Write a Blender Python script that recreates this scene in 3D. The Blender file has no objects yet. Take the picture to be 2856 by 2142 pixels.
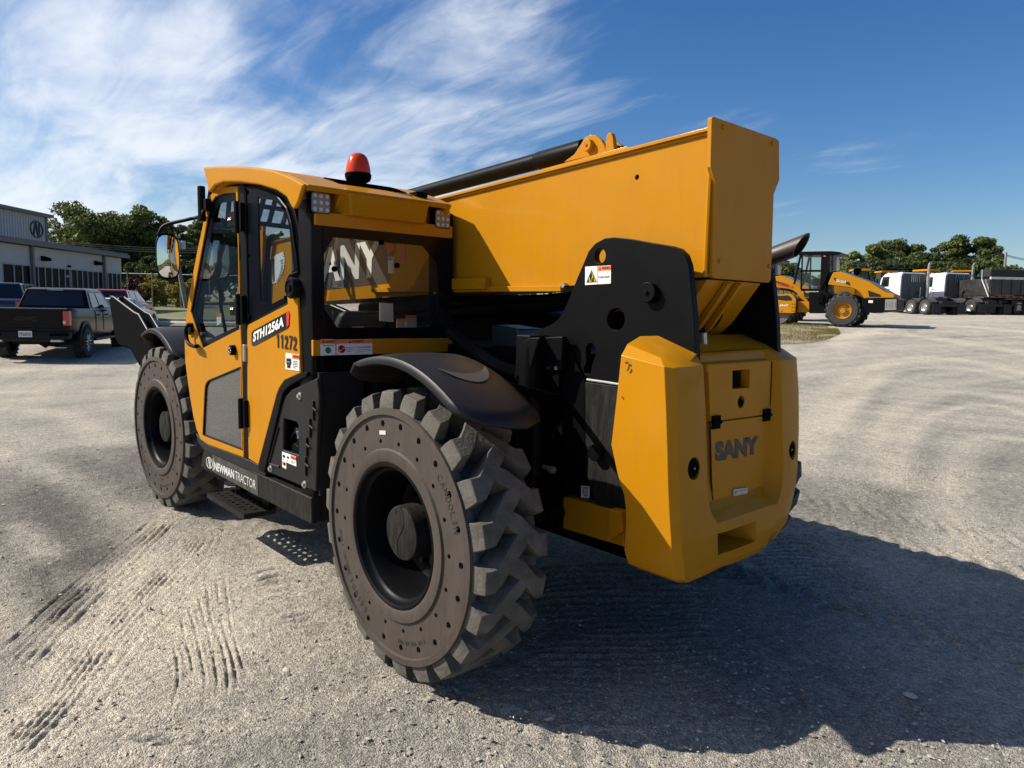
import bpy, bmesh, math, random
import numpy as np
from mathutils import Vector, Matrix
from mathutils.geometry import tessellate_polygon
random.seed(7); RNG = np.random.default_rng(7)
scn = bpy.context.scene
COL = scn.collection
# ------------------------------------------------------------------ camera
CAM_P = (2.77115, -3.00111, 1.76091)
YAW, PIT, ROL, FPX = math.radians(137.94686), math.radians(-6.16417), math.radians(1.17623), 1980.2
PW, PH = 2856, 2142
fw = Vector((math.cos(YAW)*math.cos(PIT), math.sin(YAW)*math.cos(PIT), math.sin(PIT)))
_r = fw.cross(Vector((0, 0, 1))).normalized(); _u = _r.cross(fw)
cr = math.cos(ROL)*_r + math.sin(ROL)*_u; cu = -math.sin(ROL)*_r + math.cos(ROL)*_u
CP = Vector(CAM_P)
cd = bpy.data.cameras.new('camera'); cam = bpy.data.objects.new('camera', cd); COL.objects.link(cam)
cam.matrix_world = Matrix(((cr.x, cu.x, -fw.x, CP.x), (cr.y, cu.y, -fw.y, CP.y), (cr.z, cu.z, -fw.z, CP.z), (0, 0, 0, 1)))
cd.sensor_width = 36; cd.lens = FPX/PW*36; cd.clip_start = .05; cd.clip_end = 3000
scn.camera = cam
# ------------------------------------------------------------------ light
SUN_TO = Vector((-.562, -.539, .627)).normalized()          # towards the sun
sl = bpy.data.lights.new('sun', 'SUN'); sl.energy = 5.0; sl.angle = math.radians(.53); sl.color = (1, .93, .82)
so = bpy.data.objects.new('sun', sl); COL.objects.link(so); so.location = (-20, -20, 25)
so.rotation_euler = (-SUN_TO).to_track_quat('-Z', 'Y').to_euler()
w = bpy.data.worlds.new('World'); scn.world = w; w.use_nodes = True
def build_world():
    nt = w.node_tree; nt.nodes.clear(); N = nt.nodes.new; K = nt.links.new
    out = N('ShaderNodeOutputWorld'); bg = N('ShaderNodeBackground'); bg.inputs[1].default_value = .065
    sky = N('ShaderNodeTexSky'); sky.sky_type = 'NISHITA'; sky.sun_disc = False
    sky.sun_elevation = math.asin(SUN_TO.z); sky.sun_rotation = math.atan2(SUN_TO.x, SUN_TO.y)
    sky.air_density = 1.0; sky.dust_density = .9; sky.ozone_density = 3.0; sky.altitude = 200
    tc = N('ShaderNodeTexCoord'); sep = N('ShaderNodeSeparateXYZ'); K(tc.outputs['Generated'], sep.inputs[0])
    def mth(op, a, b=None, c=None):
        n = N('ShaderNodeMath'); n.operation = op
        for i, v in enumerate((a, b, c)):
            if v is None: continue
            if isinstance(v, (int, float)): n.inputs[i].default_value = v
            else: K(v, n.inputs[i])
        return n.outputs[0]
    zz_ = mth('ADD', mth('MAXIMUM', sep.outputs[2], 0), .16)
    px = mth('DIVIDE', sep.outputs[0], zz_); py = mth('DIVIDE', sep.outputs[1], zz_)
    cmb = N('ShaderNodeCombineXYZ'); K(px, cmb.inputs[0]); K(py, cmb.inputs[1])
    def noise(sc, rot, scale, det, dist, rough=.6, loc=(0, 0, 0)):
        mp = N('ShaderNodeMapping'); mp.inputs['Rotation'].default_value = (0, 0, math.radians(rot)); mp.inputs['Scale'].default_value = sc
        mp.inputs['Location'].default_value = loc
        K(cmb.outputs[0], mp.inputs[0]); n = N('ShaderNodeTexNoise'); n.inputs['Scale'].default_value = scale
        n.inputs['Detail'].default_value = det; n.inputs['Roughness'].default_value = rough; n.inputs['Distortion'].default_value = dist
        K(mp.outputs[0], n.inputs['Vector']); return n.outputs[0]
    big = noise((1, 1, 1), 20, .55, 3, .3, .5, (3.1, 1.2, 0))
    mid = noise((1, 1.9, 1), -38, 1.2, 7, .8, .52, (.3, 2.2, 0))
    fine = noise((1, 3.2, 1), -50, 2.2, 9, 1.0, .6)
    # a cirrus bank that thickens towards the west (left of the view)
    west = mth('ADD', mth('MULTIPLY', sep.outputs[0], -.93), mth('MULTIPLY', sep.outputs[1], -.60))
    cov = mth('ADD', mth('MULTIPLY', west, .37), mth('MULTIPLY', big, .56))
    dens = mth('ADD', mth('ADD', cov, mth('MULTIPLY', mid, .95)), mth('MULTIPLY', fine, .42))
    rmp = N('ShaderNodeMapRange'); rmp.inputs[1].default_value = CLOUD_LO; rmp.inputs[2].default_value = CLOUD_HI; rmp.interpolation_type = 'SMOOTHSTEP'
    K(dens, rmp.inputs[0])
    fade = N('ShaderNodeMapRange'); K(sep.outputs[2], fade.inputs[0]); fade.inputs[1].default_value = -.02; fade.inputs[2].default_value = .1
    fac = mth('MULTIPLY', mth('MULTIPLY', rmp.outputs[0], fade.outputs[0]), .92)
    hs = N('ShaderNodeHueSaturation'); hs.inputs['Saturation'].default_value = SKY_SAT; hs.inputs['Value'].default_value = SKY_VAL; hs.inputs['Hue'].default_value = .507; K(sky.outputs[0], hs.inputs['Color'])
    mx = N('ShaderNodeMix'); mx.data_type = 'RGBA'; K(fac, mx.inputs[0]); K(hs.outputs[0], mx.inputs[6]); mx.inputs[7].default_value = CLOUD_COL
    K(mx.outputs[2], bg.inputs[0]); K(bg.outputs[0], out.inputs[0])
CLOUD_LO, CLOUD_HI, CLOUD_COL = .92, 1.46, (9.8, 10.4, 11.2, 1)
SKY_SAT, SKY_VAL = 1.32, 1.25
build_world()
scn.view_settings.view_transform = 'Standard'; scn.view_settings.look = 'None'
scn.view_settings.exposure = .52; scn.view_settings.gamma = 1
scn.render.engine = 'CYCLES'; scn.cycles.max_bounces = 8; scn.cycles.transparent_max_bounces = 12
# ------------------------------------------------------------------ photo pixel -> point on a known plane
def ray(u, v):
    return fw + cr*((u-PW/2)/FPX) + cu*((PH/2-v)/FPX)
def on(ax, c, q):
    d = ray(*q); t = (c-CP[ax])/d[ax]; return CP + d*t
def pY(q, c): return on(1, c, q)
def pX(q, c): return on(0, c, q)
def pZ(q, c): return on(2, c, q)
def zz(x0, y0, s): return lambda a, b: (x0+a*s, y0+b*s)
A = zz(480, 400, .37071); B = zz(340, 900, .34969); C3 = zz(860, 940, .60293); D = zz(1220, 640, .60290)
E5 = zz(1100, 300, .52441); K_ = zz(1680, 920, .42194); L = zz(0, 520, .32556); R_ = zz(2120, 660, .18083)
T_ = zz(2440, 680, .18807); H_ = zz(2060, 620, .35986); S6 = zz(560, 1220, .18083)
def xz(fn, pts, c): return [(lambda p: (p.x, p.z))(pY(fn(*q), c)) for q in pts]
def yz(fn, pts, c): return [(lambda p: (p.y, p.z))(pX(fn(*q), c)) for q in pts]
# ------------------------------------------------------------------ terrain height
FH = Vector((fw.x, fw.y)).normalized(); RH = Vector((FH.y, -FH.x))
def sstep(t): t = np.clip(t, 0, 1); return t*t*(3-2*t)
def terrain(x, y):
    x = np.asarray(x, float); y = np.asarray(y, float)
    d = (x-CP.x)*FH.x + (y-CP.y)*FH.y; l = (x-CP.x)*RH.x + (y-CP.y)*RH.y
    r = np.hypot(d, l); a = np.degrees(np.arctan2(l, np.maximum(d, .01)))
    s = sstep((a+32)/50.); d0 = 18 + (7-18)*s; sl_ = .035 + (.05-.035)*s
    t = np.maximum(0, np.minimum(r, 75)-d0)
    t1 = np.minimum(t, 28)
    return sl_*(t1*t1/(t1+4)+.62*(t-t1))*sstep((d+2)/6)
def col_at(u, Dp, v=880):
    """ground point under photo column u, Dp metres away along the optical axis"""
    d = ray(u, v); p = CP + d*Dp
    return Vector((p.x, p.y, float(terrain(p.x, p.y))))
# ------------------------------------------------------------------ materials
MATS = {}
def mat(name, base, rough=.5, metal=0., coat=0., var=.0, vscale=6., bump=0., bscale=40., dust=0., dustcol=(.36, .32, .26), spec=.5, dscale=3., stretch=None, croughness=.08, streak=0.):
    if name in MATS: return MATS[name]
    m = bpy.data.materials.new(name); m.use_nodes = True; nt = m.node_tree; b = nt.nodes['Principled BSDF']; N = nt.nodes.new; K = nt.links.new
    b.inputs['Base Color'].default_value = (*base, 1); b.inputs['Roughness'].default_value = rough; b.inputs['Metallic'].default_value = metal
    b.inputs['Coat Weight'].default_value = coat; b.inputs['Coat Roughness'].default_value = croughness; b.inputs['Specular IOR Level'].default_value = spec
    tc = N('ShaderNodeTexCoord'); src = tc.outputs['Object']
    if stretch:
        mp = N('ShaderNodeMapping'); mp.inputs['Scale'].default_value = stretch; K(src, mp.inputs[0]); src = mp.outputs[0]
    colr = None
    if var:
        n = N('ShaderNodeTexNoise'); n.inputs['Scale'].default_value = vscale; n.inputs['Detail'].default_value = 6; K(src, n.inputs['Vector'])
        r = N('ShaderNodeMapRange'); r.inputs[1].default_value = .3; r.inputs[2].default_value = .7; r.inputs[3].default_value = 1-var; r.inputs[4].default_value = 1+var; K(n.outputs[0], r.inputs[0])
        mx = N('ShaderNodeMix'); mx.data_type = 'RGBA'; mx.blend_type = 'MULTIPLY'; mx.inputs[0].default_value = 1; mx.inputs[6].default_value = (*base, 1); K(r.outputs[0], mx.inputs[7]); colr = mx.outputs[2]
    if streak:
        mp2 = N('ShaderNodeMapping'); mp2.inputs['Scale'].default_value = (11, 11, .9); K(tc.outputs['Object'], mp2.inputs[0])
        n = N('ShaderNodeTexNoise'); n.inputs['Scale'].default_value = 2.; n.inputs['Detail'].default_value = 8; n.inputs['Roughness'].default_value = .65; K(mp2.outputs[0], n.inputs['Vector'])
        r = N('ShaderNodeMapRange'); r.inputs[1].default_value = .52; r.inputs[2].default_value = .78; r.inputs[4].default_value = streak; K(n.outputs[0], r.inputs[0])
        mx = N('ShaderNodeMix'); mx.data_type = 'RGBA'; K(r.outputs[0], mx.inputs[0]); mx.inputs[7].default_value = (.20, .12, .045, 1)
        if colr: K(colr, mx.inputs[6])
        else: mx.inputs[6].default_value = (*base, 1)
        colr = mx.outputs[2]
    if dust:
        n = N('ShaderNodeTexNoise'); n.inputs['Scale'].default_value = dscale; n.inputs['Detail'].default_value = 9; n.inputs['Roughness'].default_value = .68; K(src, n.inputs['Vector'])
        r = N('ShaderNodeMapRange'); r.inputs[1].default_value = .42; r.inputs[2].default_value = .75; r.inputs[3].default_value = dust*.15; r.inputs[4].default_value = dust; K(n.outputs[0], r.inputs[0])
        mx = N('ShaderNodeMix'); mx.data_type = 'RGBA'; K(r.outputs[0], mx.inputs[0]); mx.inputs[7].default_value = (*dustcol, 1)
        if colr: K(colr, mx.inputs[6])
        else: mx.inputs[6].default_value = (*base, 1)
        colr = mx.outputs[2]
        r2 = N('ShaderNodeMapRange'); r2.inputs[3].default_value = rough; r2.inputs[4].default_value = min(1, rough+.45); K(r.outputs[0], r2.inputs[0]); K(r2.outputs[0], b.inputs['Roughness'])
    if colr: K(colr, b.inputs['Base Color'])
    if bump:
        n = N('ShaderNodeTexNoise'); n.inputs['Scale'].default_value = bscale; n.inputs['Detail'].default_value = 5; K(src, n.inputs['Vector'])
        bp = N('ShaderNodeBump'); bp.inputs['Strength'].default_value = bump; bp.inputs['Distance'].default_value = .01; K(n.outputs[0], bp.inputs['Height']); K(bp.outputs[0], b.inputs['Normal'])
    MATS[name] = m; return m
def glass(name, tint=(.75, .8, .8), refl=1.45, haze=0.):
    if name in MATS: return MATS[name]
    m = bpy.data.materials.new(name); m.use_nodes = True; nt = m.node_tree; nt.nodes.clear(); N = nt.nodes.new; K = nt.links.new
    o = N('ShaderNodeOutputMaterial'); t = N('ShaderNodeBsdfTransparent'); t.inputs[0].default_value = (*tint, 1)
    g = N('ShaderNodeBsdfGlossy'); g.inputs['Roughness'].default_value = .015
    lw = N('ShaderNodeLayerWeight'); pw = N('ShaderNodeMath'); pw.operation = 'POWER'; pw.inputs[1].default_value = 4.; K(lw.outputs['Facing'], pw.inputs[0]); f = N('ShaderNodeMath'); f.operation = 'MULTIPLY_ADD'; f.inputs[1].default_value = .8; f.inputs[2].default_value = .035; K(pw.outputs[0], f.inputs[0]); mx = N('ShaderNodeMixShader'); K(f.outputs[0], mx.inputs[0]); K(t.outputs[0], mx.inputs[1]); K(g.outputs[0], mx.inputs[2])
    last = mx.outputs[0]
    if haze:
        df = N('ShaderNodeBsdfDiffuse'); df.inputs[0].default_value = (.4, .38, .34, 1); m2 = N('ShaderNodeMixShader'); m2.inputs[0].default_value = haze; K(last, m2.inputs[1]); K(df.outputs[0], m2.inputs[2]); last = m2.outputs[0]
    K(last, o.inputs[0]); MATS[name] = m; return m
YEL = mat('yellow_paint', (.455, .188, .0013), .45, spec=.05, coat=.20, streak=.16, var=.05, vscale=2.2, dust=.05, dustcol=(.42, .34, .22), dscale=5, bump=.015, bscale=180, croughness=.12)
YELD = mat('yellow_paint_matt', (.50, .20, .002), .5, spec=.1, coat=.06, streak=.3, var=.05, vscale=3, dust=.10, dustcol=(.4, .33, .23), bump=.03, bscale=160)
BLK = mat('black_paint', (.0035, .0038, .0045), .4, spec=.08, dust=.012, dscale=6, dustcol=(.22, .2, .17), bump=.03, bscale=120)
BLKM = mat('black_matt', (.0030, .0032, .004), .62, dust=.008, dscale=4, dustcol=(.18, .165, .14), spec=.02)
BLKD = mat('black_dusty', (.005, .0052, .006), .5, spec=.18, dust=.11, dscale=7, dustcol=(.26, .24, .2), stretch=(6, 6, 1.2), bump=.04, bscale=90)
PLAS = mat('black_plastic', (.009, .0095, .011), .46, var=.1, vscale=2, bump=.05, bscale=420, spec=.26, dust=.03, dscale=2.5, dustcol=(.25, .24, .22))
TRIM = mat('black_trim', (.004, .0042, .005), .45, spec=.09, bump=.02, bscale=200)
RUB = mat('tyre_rubber', (.072, .068, .061), .78, var=.3, vscale=9, bump=.4, bscale=60, dust=.5, dscale=11, dustcol=(.24, .215, .175), spec=.25)
DISC = mat('tyre_sidewall', (.050, .039, .033), .55, var=.2, vscale=3, dust=.26, dscale=14, dustcol=(.15, .12, .095), bump=.05, bscale=140, spec=.35, stretch=(5, 5, .9))
HOLE = mat('hole_dark', (.006, .006, .006), .9)
STEEL = mat('bare_steel', (.55, .53, .5), .32, metal=1, var=.15)
GALV = mat('galvanised', (.45, .44, .41), .45, metal=.8, var=.2)
WHITE = mat('white_sticker', (.72, .72, .70), .5); INK = mat('ink_black', (.012, .012, .012), .5); ORA = mat('orange_sticker', (.75, .17, .03), .5)
REDST = mat('red_sticker', (.55, .02, .02), .45); YST = mat('yellow_sticker', (.8, .6, .02), .5); GRN = mat('green_sticker', (.02, .14, .07), .5)
GREYD = mat('grey_decal', (.03, .03, .03), .5)
SILV = mat('silver_decal', (.55, .55, .53), .45)
LENS = mat('lamp_lens', (.17, .175, .175), .25, coat=.4, bump=.25, bscale=260)
MIRR = mat('mirror_glass', (.75, .76, .78), .02, metal=1)
GL = glass('cab_glass', (.82, .85, .85)); GLR = glass('rear_glass', (.86, .86, .84), haze=.02); GLD = glass('dark_glass', (.10, .11, .115), haze=.05)
# ------------------------------------------------------------------ mesh helpers
def box(a, b):
    x0, y0, z0 = a; x1, y1, z1 = b
    return ([(x0, y0, z0), (x1, y0, z0), (x1, y1, z0), (x0, y1, z0), (x0, y0, z1), (x1, y0, z1), (x1, y1, z1), (x0, y1, z1)],
            [(0, 3, 2, 1), (4, 5, 6, 7), (0, 1, 5, 4), (1, 2, 6, 5), (2, 3, 7, 6), (3, 0, 4, 7)])
def _pt(ax, p, c): return (c, p[0], p[1]) if ax == 0 else (p[0], c, p[1]) if ax == 1 else (p[0], p[1], c)
def prism(poly, ax, c0, c1, holes=()):
    loops = [list(poly)] + [list(h) for h in holes]; flat = [p for l in loops for p in l]; n = len(flat)
    v = [_pt(ax, p, c0) for p in flat] + [_pt(ax, p, c1) for p in flat]; f = []
    if holes:
        for t in tessellate_polygon([[Vector((p[0], p[1], 0)) for p in l] for l in loops]):
            f.append(tuple(t)); f.append(tuple(i+n for i in reversed(t)))
    else:
        f = [tuple(range(n)), tuple(range(2*n-1, n-1, -1))]
    o = 0
    for l in loops:
        m = len(l)
        for i in range(m): j = (i+1) % m; f.append((o+i, o+j, n+o+j, n+o+i))
        o += m
    return v, f
def circ(cx, cy, r, n=16, ry=None, a0=0): return [(cx+r*math.cos(a0+2*math.pi*i/n), cy+(ry or r)*math.sin(a0+2*math.pi*i/n)) for i in range(n)]
def loft(rings, cap=True, closed=True):
    n = len(rings[0]); v = [tuple(p) for r in rings for p in r]; f = []
    for k in range(len(rings)-1):
        for i in range(n if closed else n-1):
            j = (i+1) % n; f.append((k*n+i, k*n+j, (k+1)*n+j, (k+1)*n+i))
    if cap: f.append(tuple(range(n-1, -1, -1))); f.append(tuple((len(rings)-1)*n+i for i in range(n)))
    return v, f
def tube(path, r, seg=10, cap=True):
    P = [Vector(p) for p in path]; rr = r if isinstance(r, (list, tuple)) else [r]*len(P); rings = []; up = None
    for i, p in enumerate(P):
        t = (P[min(i+1, len(P)-1)]-P[max(i-1, 0)]).normalized()
        if up is None: up = Vector((0, 0, 1)) if abs(t.z) < .9 else Vector((1, 0, 0))
        s = t.cross(up).normalized(); up = s.cross(t).normalized()
        rings.append([p + s*math.cos(2*math.pi*k/seg)*rr[i] + up*math.sin(2*math.pi*k/seg)*rr[i] for k in range(seg)])
    return loft(rings, cap)
def smooth_path(pts, n=6):
    P = [Vector(p) for p in pts]; o = []
    for i in range(len(P)-1):
        p0, p1, p2, p3 = P[max(i-1, 0)], P[i], P[i+1], P[min(i+2, len(P)-1)]
        for k in range(n):
            t = k/n; o.append(.5*((2*p1)+(p2-p0)*t+(2*p0-5*p1+4*p2-p3)*t*t+(3*p1-p0-3*p2+p3)*t**3))
    o.append(P[-1]); return o
def lathe(prof, c, ax=1, seg=32, cap=False):
    """prof: (radius, offset along axis)"""
    rings = []
    for r, a in prof:
        ring = []
        for k in range(seg):
            t = 2*math.pi*k/seg; e, g = r*math.cos(t), r*math.sin(t)
            ring.append((c[0]+a, c[1]+e, c[2]+g) if ax == 0 else (c[0]+e, c[1]+a, c[2]+g) if ax == 1 else (c[0]+e, c[1]+g, c[2]+a))
        rings.append(ring)
    return loft(rings, cap)
def cyl(c, r, h, ax=1, seg=20): return lathe([(r, 0), (r, h)], c, ax, seg, True)
def quad3(p0, p1, p2, p3, n, t=.004):
    n = Vector(n)*t; a = [Vector(p) for p in (p0, p1, p2, p3)]
    return loft([[p for p in a], [p+n for p in a]])
def join(*gs):
    V, F = [], []
    for v, f in gs:
        o = len(V); V += [tuple(p) for p in v]; F += [tuple(i+o for i in q) for q in f]
    return V, F
def xf(g, M): return [tuple(M @ Vector(p)) for p in g[0]], g[1]
def mkmesh(name, g, m, smooth=None, recalc=True):
    me = bpy.data.meshes.new(name); me.from_pydata([tuple(p) for p in g[0]], [], g[1])
    if recalc:
        bm = bmesh.new(); bm.from_mesh(me); bmesh.ops.recalc_face_normals(bm, faces=bm.faces); bm.to_mesh(me); bm.free()
    if m: me.materials.append(m)
    if smooth is not None:
        me.polygons.foreach_set('use_smooth', [True]*len(me.polygons)); me.set_sharp_from_angle(angle=math.radians(smooth))
    return me
def ob(name, g, m, parent=None, bevel=0., seg=2, smooth=None, label=None):
    if isinstance(g, list): g = join(*g)
    o = bpy.data.objects.new(name, mkmesh(name, g, m, 30 if (bevel and smooth is None) else smooth)); COL.objects.link(o)
    if parent: o.parent = parent
    if bevel:
        b = o.modifiers.new('bevel', 'BEVEL'); b.width = bevel; b.segments = seg; b.limit_method = 'ANGLE'; b.angle_limit = math.radians(35); b.harden_normals = True
    if label: o['label'] = label
    return o
def tag(o, label, cat, group=None, kind=None):
    if label: o['label'] = label
    if cat: o['category'] = cat
    if group: o['group'] = group
    if kind: o['kind'] = kind
    return o
def thing(name, label, cat, loc=(0, 0, 0), rz=0., group=None):
    o = bpy.data.objects.new(name, None); o.empty_display_size = .2; COL.objects.link(o); o.location = loc; o.rotation_euler = (0, 0, rz); return tag(o, label, cat, group)
def copy_tree(o, parent=None):
    c = o.copy(); COL.objects.link(c); c.parent = parent
    for ch in o.children: copy_tree(ch, c)
    return c
_glyph = {}
def glyphs(s, bold=0., shear=0., space=1.):
    k = (s, bold, shear, space)
    if k not in _glyph:
        cu_ = bpy.data.curves.new('t', 'FONT'); cu_.body = s; cu_.offset = bold; cu_.shear = shear; cu_.space_character = space; cu_.resolution_u = 3
        o = bpy.data.objects.new('t', cu_); COL.objects.link(o); dg = bpy.context.evaluated_depsgraph_get()
        me = bpy.data.meshes.new_from_object(o.evaluated_get(dg)); V = [tuple(v.co) for v in me.vertices]; F = [tuple(p.vertices) for p in me.polygons]
        bpy.data.objects.remove(o); bpy.data.curves.remove(cu_); bpy.data.meshes.remove(me); _glyph[k] = (V, F)
    return _glyph[k]
def text_geo(s, bl, br, tl, n, off=.002, **kw):
    """lettering stretched onto the parallelogram bl-br-tl, lifted off along n"""
    V, F = glyphs(s, **kw); x0 = min(v[0] for v in V); x1 = max(v[0] for v in V); y0 = min(v[1] for v in V); y1 = max(v[1] for v in V)
    bl, br, tl, n = Vector(bl), Vector(br), Vector(tl), Vector(n)
    return [tuple(bl+(br-bl)*((v[0]-x0)/(x1-x0))+(tl-bl)*((v[1]-y0)/(y1-y0))+n*off) for v in V], F
def text(name, s, bl, br, tl, n, m, parent, off=.002, **kw):
    g = text_geo(s, bl, br, tl, n, off, **kw); o = bpy.data.objects.new(name, mkmesh(name, g, m, recalc=False)); COL.objects.link(o); o.parent = parent; return o
def lerp(a, b, t): return Vector(a)+(Vector(b)-Vector(a))*t
# ================================================================== TELEHANDLER (machine axes: +x rear, +y its right side, z up)
TH = thing('telehandler', 'large yellow and black telehandler with red beacon parked on the gravel', 'telehandler')
YL = -1.2       # left wall of the cab
XR = -.88       # rear wall of the cab
YB = -.19       # left side of the boom
def holesring(r, n, hr, a0=0., seg=9): return [circ(r*math.cos(a0+2*math.pi*i/n), r*math.sin(a0+2*math.pi*i/n), hr, seg) for i in range(n)]
def lug(th0, side):
    st = [(-.186, 0, .108, .094, -.0), (-.172, 0, .108, .074, .001), (-.125, .005, .104, .070, 0), (-.085, .06, .102, .072, 0), (-.03, .15, .10, .070, 0), (.03, .215, .095, .064, 0), (.064, .24, .07, .038, -.006)]
    rings = []
    for k, (y, dt, wb, wt, dr) in enumerate(st):
        yt = y+(.022 if k == 0 else 0); Rt = (.628 if k == 0 else .676 if k == 1 else .686)+dr; Rb = .575
        r = []
        for R_r, a in ((Rb, -wb), (Rt, -wt), (Rt, wt), (Rb, wb)):
            yy = (y if R_r == Rb else (y+.004 if k == 0 else y)); an = th0+dt+a
            r.append((R_r*math.cos(an), yy*side, R_r*math.sin(an)))
        rings.append(r)
    return loft(rings)
def make_wheel_meshes():
    # black pressed rim
    rim = lathe([(.352, -.180), (.346, -.193), (.336, -.196), (.326, -.190), (.320, -.172), (.312, -.158), (.303, -.152), (.298, -.138), (.288, -.10), (.283, -.02), (.27, .045), (.24, .062), (.10, .064)], (0, 0, 0), 1, 56)
    bolts = [cyl((.205*math.cos(a), .03, .205*math.sin(a)), .016, .035, 1, 6) for a in [2*math.pi*i/10 for i in range(10)]]
    gus = [prism([(.12, -.012), (.265, -.012), (.265, .012), (.12, .012)], 1, .0, .064)]
    m_rim = mkmesh('rim', join(rim, *bolts), BLK, 35)
    carc = lathe([(.345, -.17), (.5, -.165), (.598, -.176), (.601, -.184), (.596, -.15), (.572, -.12), (.566, 0), (.572, .12), (.596, .15), (.60, .18), (.5, .17), (.34, .165)], (0, 0, 0), 1, 66)
    lugs = [lug(2*math.pi*i/22, 1) for i in range(22)] + [lug(2*math.pi*(i+.5)/22, -1) for i in range(22)]
    m_tyre = mkmesh('tyre', join(carc, *lugs), RUB, 34)
    ring_o = lathe([(.597, -.172), (.602, -.184), (.600, -.196), (.570, -.198), (.566, -.184)], (0, 0, 0), 1, 80)
    plate = prism(circ(0, 0, .570, 80), 1, -.186, -.160, [list(reversed(circ(0, 0, .405, 64)))] + holesring(.528, 22, .0165, .06) + holesring(.445, 18, .0115, .1))
    ring_i = lathe([(.412, -.184), (.404, -.196), (.36, -.199), (.348, -.194), (.345, -.17)], (0, 0, 0), 1, 64)
    m_side = mkmesh('sidewall', join(ring_o, plate, ring_i), DISC, 30)
    m_hub = mkmesh('hub_cap', join(lathe([(.132, .06), (.132, -.125), (.128, -.135), (.120, -.138), (0.0001, -.138)], (0, 0, 0), 1, 40)), BLKD, 40)
    sc = []
    for s in (1, -1):
        pts = [(s*(-.004+.03*math.sin(t*3.0)), -.1385, s*(.128-.128*t)) for t in [i/12 for i in range(13)]]
        sc.append(tube(pts, .0022, 5))
    sc.append(lathe([(.013, -.138), (.013, -.141), (.0001, -.141)], (-.055, 0, .095), 1, 10))
    m_seam = mkmesh('seam', join(*sc), HOLE, 40)
    # lettering moulded into the sidewall
    words = []
    def arc(s, r, a0, da, h):
        tg = []
        for i, ch in enumerate(s):
            if ch == ' ': continue
            a = a0-da*i; c = Vector((r*math.cos(a), -.187, r*math.sin(a))); rad = Vector((math.cos(a), 0, math.sin(a))); tan = Vector((math.sin(a), 0, -math.cos(a)))
            wd = .012 if ch in '.I-1' else .026
            tg.append(text_geo(ch, c-tan*wd*.5, c+tan*wd*.5, c-tan*wd*.5+rad*h, (0, -1, 0), .0006))
        words.append(mkmesh('lettering', join(*tg), mat('moulded_letters', (.022, .018, .015), .8), recalc=False))
    arc('CANDOLIN', .495, .80, .066, .034); arc('14.00-24', .49, -2.02, .07, .036); arc('SOLID TIRE', .49, -2.82+.35, .046, .022); arc('- -- --- -- ---', .49, -.95+.0, .032, .018)
    m_lin = mkmesh('hole_shade', lathe([(.40, -.150), (.565, -.150)], (0, 0, 0), 1, 40), HOLE)  # added dark ring, paints the shade inside the sidewall holes
    return [m_rim, m_tyre, m_side, m_hub, m_seam, m_lin]+words
WM = make_wheel_meshes()
def wheel(loc, rz, roll):
    o = bpy.data.objects.new('wheel', WM[0]); COL.objects.link(o); o.parent = TH; o.location = loc; o.rotation_euler = Matrix.Rotation(rz, 3, 'Z').to_euler()
    o.rotation_mode = 'QUATERNION'; o.rotation_quaternion = (Matrix.Rotation(rz, 3, 'Z') @ Matrix.Rotation(roll, 3, 'Y')).to_quaternion()
    for n, m in zip(('tyre', 'sidewall', 'hub_cap', 'hub_seam', 'sidewall_hole_shade')+('sidewall_lettering',)*4, WM[1:]):
        c = bpy.data.objects.new(n, m); COL.objects.link(c); c.parent = o
        if n == 'tyre':
            bv = c.modifiers.new('bevel', 'BEVEL'); bv.width = .007; bv.segments = 2; bv.limit_method = 'ANGLE'; bv.angle_limit = math.radians(38)
    return o
XF = -3.664
rl_ = wheel((0, -1.055, .685), 0, .05)
sp_ = [pY(C3(*q), -1.2425) for q in ((329, 432), (358, 433), (358, 452), (330, 451))]; Mi = (Matrix.Translation((0, -1.055, .685)) @ Matrix.Rotation(.05, 4, 'Y')).inverted()
sl_o = ob('sidewall_sticker', quad3(*[Mi @ p for p in sp_], (0, -1, 0), .001), SILV, rl_)
wheel((XF, -1.055, .685), math.radians(2.4), .16)
wheel((0, 1.275, .685), math.pi, .1); wheel((XF, 1.275, .685), math.pi, .3)
# ---------------------------------------------------------------- fenders
def fender(x0, front):
    ys = [-1.29, -1.27, -1.2, -1.1, -1.0, -.9, -.86]
    sx = [-.22, -.30, -.46, -.55, -.58, -.58, -.57]; ex = [.50, .56, .62, .65, .66, .63, .57]; dz = [-.035, -.004, .006, .01, .008, 0, -.02]
    rings = []
    for y, a, b, d in zip(ys, sx, ex, dz):
        if front: a, b = a-.06, b-.02
        r = []
        for i in range(15):
            x = a+(b-a)*i/14; z = 1.53+d-(.62 if x > 0 else .55)*x*x; r.append((x0+x, y, z))
        rings.append(r)
    v, f = loft(rings, cap=False, closed=False)
    o = ob('fender', (v, f), PLAS, TH, smooth=45); s = o.modifiers.new('s', 'SOLIDIFY'); s.thickness = .014; s.offset = -1
    return o
fr = fender(0, False); ff = fender(XF+.05, True)
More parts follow.
